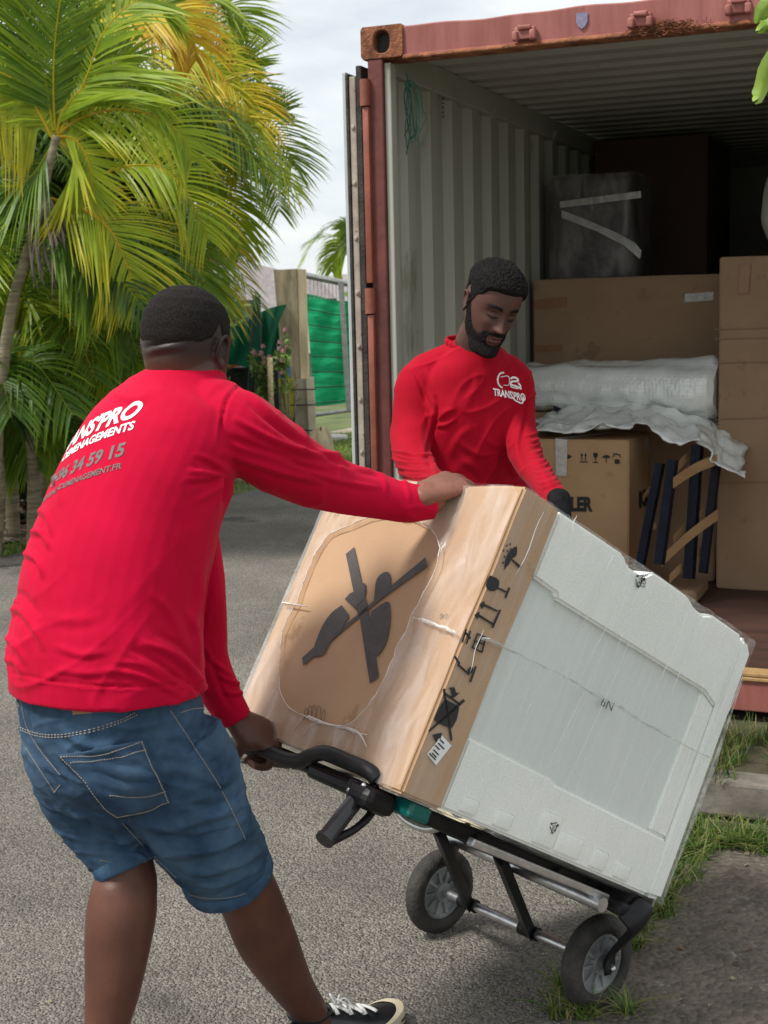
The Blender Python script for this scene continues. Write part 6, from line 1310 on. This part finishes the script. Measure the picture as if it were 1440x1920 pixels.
palm((20, 935), (60, 330), 10.6, 'palm behind the nearest one with dense dark lower fronds', [
    ([(150, 40), (220, 20), (290, 20), (345, 60)], .5, 2.9, dict(nrm_=UP(-.2, -.8, .5), droop=.3, w=.024), 9.9),
    ([(200, -30), (270, 5), (330, 30), (362, 75), (368, 115)], .42, 3.3, dict(nrm_=UP(-.2, -.8, .5), droop=.45, w=.02), 10.0),
    ([(180, 330), (250, 310), (310, 320), (355, 370), (390, 450)], .5, 1.9, dict(nrm_=UP(.2, -.8, .5), droop=.4), 9.9),
    ([(200, 420), (290, 420), (350, 470), (395, 560)], .5, 1.0, dict(nrm_=UP(.2, -.8, .5), droop=.5), 10.2)], nrand=14, tone=.6, Lr=(1.5, 2.1), mid=[(15, 600)])
palm((150, 925), (215, 330), 11.2, 'middle palm whose bright yellow green crown arches over the head of the pushing person', [
    ([(215, 250), (300, 190), (380, 190), (440, 240), (470, 310)], .55, 2.4, dict(nrm_=UP(-.1, -.8, .5), droop=.35, w=.02)),
    ([(240, 220), (330, 150), (400, 140), (460, 190), (480, 250)], .5, 2.8, dict(nrm_=UP(-.1, -.8, .5), droop=.4, w=.02)),
    ([(200, 200), (270, 110), (340, 90), (400, 120), (440, 180)], .5, 2.3, dict(nrm_=UP(-.1, -.8, .5), droop=.4)),
    ([(260, 320), (340, 290), (400, 310), (440, 380), (455, 460)], .5, 1.7, dict(nrm_=UP(.1, -.8, .5), droop=.4)),
    ([(240, 330), (290, 330), (350, 380), (385, 450), (398, 530), (392, 585)], .55, 2.5, dict(nrm_=UP(.2, -.8, .4), droop=.35, w=.02)),
    ([(240, 400), (300, 420), (350, 480), (370, 560)], .5, 1.2, dict(nrm_=UP(.2, -.8, .4), droop=.4))], nrand=15, tone=1.5, Lr=(1.3, 1.8), rightward=0)
palm((230, 905), (290, 290), 12.6, 'right palm with fronds reaching out against the sky toward the container', [
    ([(314, 230), (384, 200), (454, 200), (504, 230), (544, 290), (549, 310)], .50, 1.3, dict(nrm_=UP(.1, -.8, .5), droop=.35, w=.024, tipy=.4)),
    ([(314, 250), (394, 235), (464, 265), (509, 320), (524, 400)], .48, 1.6, dict(nrm_=UP(.1, -.8, .5), droop=.35, w=.022)),
    ([(314, 280), (374, 290), (414, 340), (444, 420), (452, 480)], .48, 1.3, dict(nrm_=UP(.2, -.8, .4), droop=.3, w=.022)),
    ([(334, 190), (404, 130), (454, 110), (484, 125)], .42, 1.7, dict(nrm_=UP(-.2, -.8, .5), droop=.1, w=.024, tipy=.4)),
    ([(314, 240), (394, 160), (444, 150), (474, 175), (484, 200)], .42, 1.5, dict(nrm_=UP(-.2, -.8, .5), droop=.2, w=.024, tipy=.4)),
    ([(284, 120), (344, 30), (394, -10), (444, 20), (469, 60)], .55, 1.5, dict(nrm_=UP(-.2, -.8, .5), droop=.35, w=.024)),
    ([(294, 150), (354, 60), (394, 40), (429, 70), (444, 110)], .5, 1.8, dict(nrm_=UP(-.2, -.8, .5), droop=.35, w=.022)),
    ([(304, 300), (374, 330), (409, 400), (424, 470)], .45, 1.7, dict(nrm_=UP(.2, -.8, .4), droop=.3)),
    ([(314, 240), (404, 215), (494, 205), (539, 210)], .40, 1.0, dict(nrm_=UP(.1, -.8, .6), droop=.15, w=.022, tipy=.3))], nrand=13, tone=1.3, Lr=(1.1, 1.6), rightward=-.6)
palm((60, 960), (30, 620), 9.8, 'low young palm with drooping yellowing fronds at the left edge', [
    ([(30, 620), (45, 560), (70, 590), (75, 660), (60, 730)], .42, 1.9, dict(nrm_=UP(.2, -.8, .4), droop=.3)), ([(20, 620), (-10, 590), (-40, 640)], .4, 1.8, dict(droop=.4)),
    ([(90, 640), (130, 590), (190, 610), (225, 690), (235, 760)], .45, 1.5, dict(nrm_=UP(.2, -.8, .5), droop=.3)), ([(100, 560), (170, 540), (230, 590), (262, 680)], .5, .9, dict(nrm_=UP(.2, -.8, .5), droop=.4)),
    ([(30, 780), (70, 760), (110, 800), (130, 860)], .4, .9, dict(nrm_=UP(.2, -.8, .5), droop=.4)), ([(0, 760), (30, 800), (60, 870)], .4, 1.1, dict(droop=.4)), ([(150, 560), (165, 640), (185, 720), (185, 780)], .22, 2.6, dict(nrm_=UP(.2, -.8, .5), droop=.3))], nrand=10, tone=.8, Lr=(1.2, 1.8))
palm((260, 880), (235, 560), 12.6, 'low dense palm between the pushing person and the green netting', [([(235, 560), (285, 530), (330, 560), (350, 630)], .4, 1.5, dict(droop=.4))], nrand=13, tone=.9, Lr=(.8, 1.15))
palm((-60, 900), (-20, 90), 12.2, 'tall palm at the left edge reaching above the frame', [], nrand=16, tone=.8, Lr=(1.6, 2.2))
palm((140, 860), (150, 130), 13.8, 'tall palm in the middle of the clump with its crown near the top edge', [], nrand=20, tone=1.6, Lr=(1.7, 2.3))
palm((690, 700), (684, 470), 33, 'distant palm half hidden behind the opened container door', [([(684, 470), (660, 450), (630, 470), (622, 510)], .6, 1.5, dict(droop=.5, w=.05)), ([(684, 465), (660, 425), (640, 430)], .5, 1.5, dict(droop=.4, w=.05))], r=.10, nrand=12, tone=1.1, Lr=(1.2, 1.8), group=None)
for (bx, by), (tx, ty), Y_, lab, n_, L_ in (((60, 930), (85, 720), 10.2, 'short palm sprouting beside the stem of the nearest palm', 12, (1.0, 1.4)), ((190, 900), (180, 690), 12.0, 'short palm in front of the green netting at left', 11, (.8, 1.2)), ((-20, 960), (-15, 770), 9.6, 'small palm clump cut by the left edge near the litter', 11, (.8, 1.2)),
        ((130, 890), (130, 480), 12.4, 'medium palm with dark fronds filling the gap behind the nearest stem', 16, (1.4, 1.9)), ((20, 900), (20, 450), 12.0, 'medium dark palm behind the left edge stems', 16, (1.4, 1.9))):
    palm((bx, by), (tx, ty), Y_, lab, [], nrand=n_, tone=.35 if ty < 500 else .9, Lr=L_)  # back palms toned darker, standing in for shade between the front fronds
# dead hanging sheath and dry fibres on the nearest palm
mb = MB()
for k in range(26):
    p = P(80+rng.uniform(-8, 10), 375+rng.uniform(-10, 14), Y=9.1); q = p+A3([rng.uniform(-.15, .15), rng.uniform(-.1, .1), -rng.uniform(.2, .65)]); mb.tube([p, (p+q)/2+A3([rng.uniform(-.06, .06), 0, 0]), q], [.010, .012, .002], 5, smooth=8)
o = mb.build('dead_palm_sheath', mat('dry_sheath', (.16, .13, .10), (.30, .25, .2), 14, .9), smooth=True); props(o, 'bunch of grey dry sheaths hanging from the stem of the nearest palm', 'dead fronds')
# ------------------------------------------------------------------ shrubs and background foliage
M_bush = mat('shrub_leaf', (.85, .85, .85), (1, 1, 1), 14, .55, attr='Col', trans=.25)
def bush(c, r, n, size, cols, name, label, cat, group=None, stems=8, flowers=None):
    c = A3(c); b = A3([c[0], c[1], -.03]); t = thing(name, b, label, cat, group); mb = MB()
    for k in range(stems):
        q = c+A3([rng.normal(0, .45)*r[0], rng.normal(0, .35)*r[1], rng.uniform(-.1, .8)*r[2]]); mb.tube([b+A3([rng.normal(0, .05), rng.normal(0, .05), 0]), (b+q)/2+A3([rng.normal(0, .06), 0, 0]), q], [.014, .009, .003], 5, smooth=8)
    mb.build('stems', M_trunk, t); mb = MB(); cl = [c+A3([rng.normal(0, .5)*r[0], rng.normal(0, .5)*r[1], rng.normal(0, .5)*r[2]]) for _ in range(max(6, n//70))]
    for k in range(n):
        o_ = cl[rng.integers(len(cl))]; p = o_+rng.normal(0, .20, 3)*A3(r); p[2] = max(p[2], .0); d = nrm(rng.normal(0, 1, 3)+A3([0, 0, .3])); s = nrm(np.cross(d, rng.normal(0, 1, 3))); l = size*rng.uniform(.6, 1.3); w = l*.28
        mb.add([p, p+d*l*.5-s*w, p+d*l, p+d*l*.5+s*w], [(0, 1, 2, 3)], 0, A3(cols[rng.integers(len(cols))])*rng.uniform(.7, 1.25))
    mb.build('foliage', M_bush, t, recalc=False)
    if flowers:
        mb = MB()
        for k in range(flowers[0]):
            o_ = cl[rng.integers(len(cl))]; p = o_+rng.normal(0, .22, 3)*A3(r)+A3([0, -.02, r[2]*.5]); s = flowers[2]
            for q in range(5):
                a = q*1.256; e = A3([math.cos(a), 0, math.sin(a)])*s; e2 = A3([-math.sin(a), -.4, math.cos(a)])*s*.35; mb.add([p, p+e*.6-e2, p+e, p+e*.6+e2], [(0, 1, 2, 3)], 0, A3(flowers[1])*rng.uniform(.8, 1.2))
        mb.build('flowers', M_bush, t, recalc=False)
    return t
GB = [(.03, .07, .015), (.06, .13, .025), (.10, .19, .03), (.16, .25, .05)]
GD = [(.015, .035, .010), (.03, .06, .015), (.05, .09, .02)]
for k, (px_, Y_, h_, w_) in enumerate(((-60, 13.5, 1.5, 1.0), (60, 15, 1.6, 1.1), (190, 15.5, 1.2, .9), (300, 16, 1.1, .9), (400, 19, 1.0, .8))):
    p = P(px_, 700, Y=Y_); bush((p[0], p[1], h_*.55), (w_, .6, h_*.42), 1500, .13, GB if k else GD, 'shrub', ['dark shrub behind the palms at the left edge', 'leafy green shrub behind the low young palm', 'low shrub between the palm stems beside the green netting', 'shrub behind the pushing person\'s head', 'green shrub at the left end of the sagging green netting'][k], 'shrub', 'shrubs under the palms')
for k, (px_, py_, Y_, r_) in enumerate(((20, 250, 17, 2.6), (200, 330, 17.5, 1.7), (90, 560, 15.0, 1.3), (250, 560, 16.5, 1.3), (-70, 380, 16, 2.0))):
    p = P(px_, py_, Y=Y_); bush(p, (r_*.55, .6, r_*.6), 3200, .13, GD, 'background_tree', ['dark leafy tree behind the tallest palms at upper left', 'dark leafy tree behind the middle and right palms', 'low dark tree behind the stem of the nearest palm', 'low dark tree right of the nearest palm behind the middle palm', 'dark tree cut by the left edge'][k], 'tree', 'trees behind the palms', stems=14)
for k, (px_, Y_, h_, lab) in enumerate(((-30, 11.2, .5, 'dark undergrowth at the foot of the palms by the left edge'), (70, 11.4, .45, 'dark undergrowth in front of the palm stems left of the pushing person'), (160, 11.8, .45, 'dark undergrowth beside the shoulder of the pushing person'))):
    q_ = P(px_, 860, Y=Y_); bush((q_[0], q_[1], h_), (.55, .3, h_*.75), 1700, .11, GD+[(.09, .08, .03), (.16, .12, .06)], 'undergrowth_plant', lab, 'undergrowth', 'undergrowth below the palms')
p = P(415, 610, Y=27); bush(p, (.8, .6, .6), 500, .28, [(.12, .22, .06), (.2, .3, .09)], 'background_tree', 'pale green bush in front of the grey roofed house', 'tree', None)
p = P(690, 545, Y=38); bush(p, (1.0, .8, 1.0), 400, .3, GB, 'background_tree', 'small green tree beside the opened container door behind the gate', 'tree', None)
# ------------------------------------------------------------------ gate, post, netting
M_net = mat('green_shade_net', (.015, .34, .14), (.03, .46, .20), 3, .9, .25, 90, spec=.1, stretch=(1, 1, 7), c3=(.01, .24, .10), c3pos=.6, c3scale=2, trans=.25)
M_net2 = mat('dark_green_net', (.006, .11, .06), (.012, .18, .09), 4, .8, .4, 60, trans=.2)
M_galv = mat('galvanised_steel', (.24, .25, .24), (.36, .37, .36), 16, .5, .05, 60, metal=.3)
gY = 19.0
gt = thing('gate', P(640, 775, Y=gY)*A3([1, 1, 0]), 'galvanised gate panel covered with bright green shade net beside the tall post', 'gate')
fr = [[(572, 516), (640, 530), (760, 545)], [(592, 778), (650, 770), (760, 762)]]
for nm, L, r in (('top_rail', fr[0], .045), ('bottom_rail', fr[1], .030)): mb = MB(); mb.tube([P(a, b, Y=gY) for a, b in L], r, 8); mb.build(nm, M_galv, gt)
mb = MB(); a, b = P(639, 528, Y=gY-.04), P(655, 771, Y=gY-.04); mb.tube([a, (a+b)/2, b], [(.055, .05)]*3, 4, ref=(1, 1, 0)); mb.build('upright', M_galv, gt)
rows = []; top = spl([(573, 550, 0), (600, 556, 0), (622, 563, 0), (640, 564, 0), (665, 564, 0), (700, 560, 0), (760, 560, 0)], 60); bot = spl([(590, 762, 0), (650, 756, 0), (690, 752, 0), (760, 748, 0)], 60)
for i in range(60):
    row = []
    for j in range(50):
        v = j/49; q = P(top[i][0]*(1-v)+bot[i][0]*v, top[i][1]*(1-v)+bot[i][1]*v, Y=gY+.05); k = (v*7.2) % 1; q = q+A3([0, -.03*(1-abs(2*k-1))**.6+.018*math.sin(i*.35+j*.2)-.02*(k < .06), 0]); row.append(q)
    rows.append(row)
mb = MB(); mb.grid(rows); o = mb.build('shade_net', M_net, gt, smooth=True)
for k in range(1, 8):
    mb = MB(); v = k/7.2; pts = [P(t[0]*(1-v)+b_[0]*v, t[1]*(1-v)+b_[1]*v, Y=gY-.02) for t, b_ in zip(top[::6], bot[::6])]; mb.tube(pts, .009, 5); mb.build('wire', mat('dark_wire', (.01, .05, .03), (.02, .07, .04), 20, .6), gt)
mb = MB()
for k in range(24):
    v0 = P(574+k*7, 522+k*.4, Y=gY+.01); v1 = P(575+k*7, 562+k*.1, Y=gY+.01); mb.tube([v0, v1], .004, 4)
mb.build('mesh_infill', M_galv, gt)
# weathered timber-like concrete post with block and board strapped to it
M_post = mat('weathered_post', (.22, .18, .11), (.52, .42, .27), 3.2, .85, .4, 30, stretch=(3, 3, .6), c3=(.08, .06, .035), c3pos=.585, c3scale=3)
pY = 17.6
def quadbox(px4, Y, dep, name, m, parent, bev=.01):
    q = [P(a, b, Y=Y) for a, b in px4]; mb = MB(); mb.prism(q, (0, 1, 0), dep); return mb.build(name, m, parent)
post = thing('gate_post', P(560, 835, Y=pY)*A3([1, 1, 0]), 'tall weathered square post with flaking cream paint at the gate', 'post')
quadbox([(513, 506), (556, 504), (566, 838), (541, 838)], pY, .30, 'post', M_post, post)
quadbox([(557, 504), (572, 505), (582, 838), (567, 838)], pY+.01, .28, 'post_face', mat('post_face_paint', (.55, .43, .27), (.74, .61, .42), 3, .8, .3, 30, stretch=(4, 4, .5), c3=(.2, .15, .09), c3pos=.62), post)
bp = thing('strapped_board', P(582, 850, Y=pY-.1)*A3([1, 1, 0]), 'short cream board tied with wire to the foot of the tall post', 'board')
quadbox([(574, 708), (588, 707), (594, 830), (580, 832)], pY-.12, .07, 'board', mat('cream_board', (.50, .44, .32), (.62, .56, .44), 5, .8, .3, 30, c3=(.2, .16, .1), c3pos=.6), bp)
mb = MB()
for yy in (731, 760, 808): mb.tube([P(545, yy, Y=pY-.16), P(592, yy-1, Y=pY-.18)], .010, 5)
mb.build('wire_tie', M_black, bp)
o = quadbox([(550, 712), (574, 710), (580, 832), (556, 834)], pY-.08, .1, 'concrete_block', M_conc, None); props(o, 'grey brown stack of blocks between the cream board and the yellow panel', 'block')
o = quadbox([(522, 710), (550, 708), (552, 782), (528, 782)], pY-.06, .05, 'yellow_panel', mat('yellow_green_paint', (.30, .27, .02), (.42, .38, .035), 5, .7, .2, 30, c3=(.12, .12, .02), c3pos=.62), None); props(o, 'yellow green panel standing behind the flowers left of the tall post', 'panel')
o = quadbox([(524, 690), (544, 686), (546, 707), (524, 708)], pY-.05, .2, 'blue_container', mat('blue_plastic', (.08, .16, .34), (.12, .22, .42), 9, .5), None); props(o, 'small blue plastic tub on top of the yellow green panel', 'tub')
mb = MB(); c = P(600, 818, Y=15.6); rows = [(.16, 0), (.14, .12), (.13, .22), (.09, .34), (.02, .36)]
mb.grid(np.transpose(A3([[c*A3([1, 1, 0])+A3([r*math.cos(t)*(1+.2*math.sin(3*t)), r*math.sin(t), z+.03*math.sin(2*t)]) for t in np.linspace(0, 6.283, 25)[:-1]] for r, z in rows]), (1, 0, 2)), cu=True)
o = mb.build('tree_stump', M_post, smooth=True); props(o, 'short weathered stump in the grass beside the tall post', 'stump')
mb = MB(); a = P(620, 803, Y=18.2)*A3([1, 1, 0]); mb.tube([a+A3([0, 0, -.02]), a+A3([0, 0, .05])], [(.28, .22)]*2, 24); o = mb.build('manhole_cover', mat('white_concrete', (.5, .48, .44), (.62, .6, .55), 6, .8), auto=40); props(o, 'flat round white concrete cover lying by the gate', 'cover')
# sagging dark green netting with its pole
nt_ = thing('netting', P(470, 800, Y=17.4)*A3([1, 1, 0]), 'sagging dark green netting hung between a pole and the tall post', 'netting')
top = spl([(380, 650, 0), (430, 617, 0), (465, 600, 0), (500, 580, 0), (537, 570, 0)], 40); bot = spl([(380, 700, 0), (430, 684, 0), (470, 690, 0), (505, 690, 0), (537, 640, 0)], 40); rows = []
for i in range(40): rows.append([P(top[i][0]*(1-v)+bot[i][0]*v, top[i][1]*(1-v)+bot[i][1]*v, Y=17.5+.12*math.sin(i*.5+v*4)+.25*v) for v in np.linspace(0, 1, 20)])
mb = MB(); mb.grid(rows); mb.build('net', M_net2, nt_, smooth=True)
mb = MB(); mb.tube([P(466, 760, Y=17.2), P(476, 600, Y=17.2), P(482, 556, Y=17.2), P(486, 600, Y=17.2), P(489, 720, Y=17.2)], [.022, .028, .034, .026, .02], 8, smooth=30); mb.build('pole', mat('dark_green_pole', (.006, .025, .018), (.012, .04, .03), 20, .6), nt_, smooth=True)
nt2 = thing('netting', P(150, 760, Y=15.2)*A3([1, 1, 0]), 'piece of dark green netting hanging behind the palm stems at left', 'netting'); rows = []
for i in range(24): rows.append([P(105+i*5.6, (668 if i < 20 else 690)*(1-v)+(755-abs(i-10)*3)*v, Y=14.6+.1*math.sin(i*.7+v*3)) for v in np.linspace(0, 1, 14)])
mb = MB(); mb.grid(rows); mb.build('net', M_net2, nt2, smooth=True)
# orange lidded crate behind the netting, dark shade structure
o = quadbox([(428, 676), (462, 672), (463, 684), (430, 690)], 18.2, .5, 'orange_lid', mat('orange_plastic', (.55, .10, .02), (.7, .15, .04), 9, .5), None); props(o, 'orange crate lid showing below the sagging netting', 'crate lid')
o = quadbox([(425, 691), (520, 686), (525, 790), (430, 800)], 18.6, .6, 'dark_cage', mat('dark_mesh', (.01, .012, .012), (.03, .035, .03), 30, .9, .5, 80), None); props(o, 'dark wire mesh cage under the sagging netting', 'cage')
# flowering plants in front of the post
p = P(492, 740, Y=17.0); bush((p[0], p[1], .75), (.13, .10, .36), 420, .08, [(.10, .2, .04), (.2, .33, .07), (.3, .4, .12)], 'flowering_plant', 'tall flowering plant with pink blooms against the sagging netting', 'plant', 'flowering plants by the post', flowers=(16, (.55, .25, .27), .035))
p = P(535, 700, Y=17.1); bush((p[0], p[1], 1.15), (.12, .10, .34), 260, .08, [(.10, .2, .04), (.2, .33, .07), (.3, .4, .12)], 'flowering_plant', 'slender flowering plant in front of the tall post', 'plant', 'flowering plants by the post', flowers=(12, (.6, .3, .35), .035))
mb = MB(); mb.tube([P(506, 670, Y=16.9), P(508, 750, Y=16.9), P(512, 800, Y=16.9)], .035, 10); V = mb.V(); o = mb.build('pale_stem', mat('mottled_stem', (.3, .22, .1), (.6, .5, .3), 30, .8), smooth=True); props(o, 'pale mottled upright stem among the flowering plants', 'plant stem')
# ------------------------------------------------------------------ houses
M_roof = mat('grey_roof_sheet', (.22, .19, .19), (.30, .27, .26), 2, .6, .2, 4, stretch=(5, .4, 5)); M_fascia = mat('white_fascia', (.60, .62, .60), (.7, .72, .7), 3, .6); M_wall = mat('pale_wall', (.42, .42, .38), (.52, .52, .47), 2, .8)
def house(name, ridge, eave, Y0, dY, label, fasc=.25, wall=3.0):
    a, b = P(*ridge[0], Y=Y0+dY), P(*ridge[1], Y=Y0+dY); c, d = P(*eave[1], Y=Y0), P(*eave[0], Y=Y0)
    base = (c+d)/2*A3([1, 1, 0]); t = thing(name, base, label, 'house', 'houses behind the gate'); mb = MB(); mb.prism([a, b, c, d], (0, 0, 1), -.12); mb.build('roof', M_roof, t)
    mb = MB(); mb.prism([d+A3([0, -.05, .02]), c+A3([0, -.05, .02]), c-A3([0, .05, fasc]), d-A3([0, .05, fasc])], (0, 1, 0), .05); mb.build('fascia', M_fascia, t)
    mb = MB(); q = [d+A3([.3, .5, -.15]), c+A3([-.3, .5, -.15])]; lo = A3([q[0][0], q[0][1], 0]); hi = A3([q[1][0], q[1][1], 0]); mb.prism([lo, hi, q[1], q[0]], (0, 1, 0), dY*1.6); mb.build('wall', M_wall, t)
    mb = MB(); m_ = (q[0]+q[1])/2; mb.prism([A3([m_[0]-.6, m_[1]-.02, 1.0]), A3([m_[0]+.6, m_[1]-.02, 1.0]), A3([m_[0]+.6, m_[1]-.02, 2.0]), A3([m_[0]-.6, m_[1]-.02, 2.0])], (0, 1, 0), .03); mb.build('window', mat('window_glass', (.04, .05, .055), (.06, .07, .08), 3, .15), t)
    return t
house('house', ((300, 440), (440, 484)), ((250, 640), (600, 640)), 29, 3.5, 'house with grey sheet roof and white fascia left of the tall post')
house('house', ((430, 482), (600, 525)), ((440, 560), (720, 660)), 30, 2.5, 'middle house whose grey roof slopes down behind the tall post', fasc=.12)
house('house', ((575, 520), (720, 508)), ((600, 560), (760, 575)), 40, 4, 'farther house with grey roof above the green gate', fasc=.15)
# ------------------------------------------------------------------ broad leaf hanging in at the upper right
M_ban = mat('broad_leaf', (.20, .34, .05), (.34, .48, .08), 12, .45, .2, 60, trans=.4, c3=(.62, .62, .12), c3pos=.6, c3scale=20)
lt = thing('leafy_branch', P(1470, 100, Y=3.0), 'bright green yellow tipped leaves hanging in at the upper right edge', 'leaves')
for L in ([(1475, -20), (1440, 10), (1418, 45)], [(1490, 10), (1455, 35), (1425, 55)], [(1490, 60), (1450, 110), (1428, 172), (1421, 186)], [(1480, 30), (1440, 52), (1434, 62)]):
    c = spl([P(a, b, Y=3.0+.05*rng.random()) for a, b in L], 14); rows = []; T = np.gradient(c, axis=0)
    for i in range(14):
        u = i/13; w = .019*math.sin(math.pi*min(.12+u*.86, 1))**.7; s = nrm(np.cross(T[i], A3([.3, -1, .2]))); n_ = nrm(np.cross(T[i], s)); rows.append([c[i]+s*w*k+n_*(abs(k)**1.5*.010+.003*math.sin(i*1.9+k*3)) for k in np.linspace(-1, 1, 7)])
    mb = MB(); mb.grid(rows); mb.build('leaf', M_ban, lt, smooth=True)
mb = MB(); mb.tube([P(1480, -40, Y=3.0), P(1488, 60, Y=3.0), P(1500, 160, Y=3.02)], [.006, .005, .004], 6, smooth=12); mb.build('stem', M_trunk, lt, smooth=True)
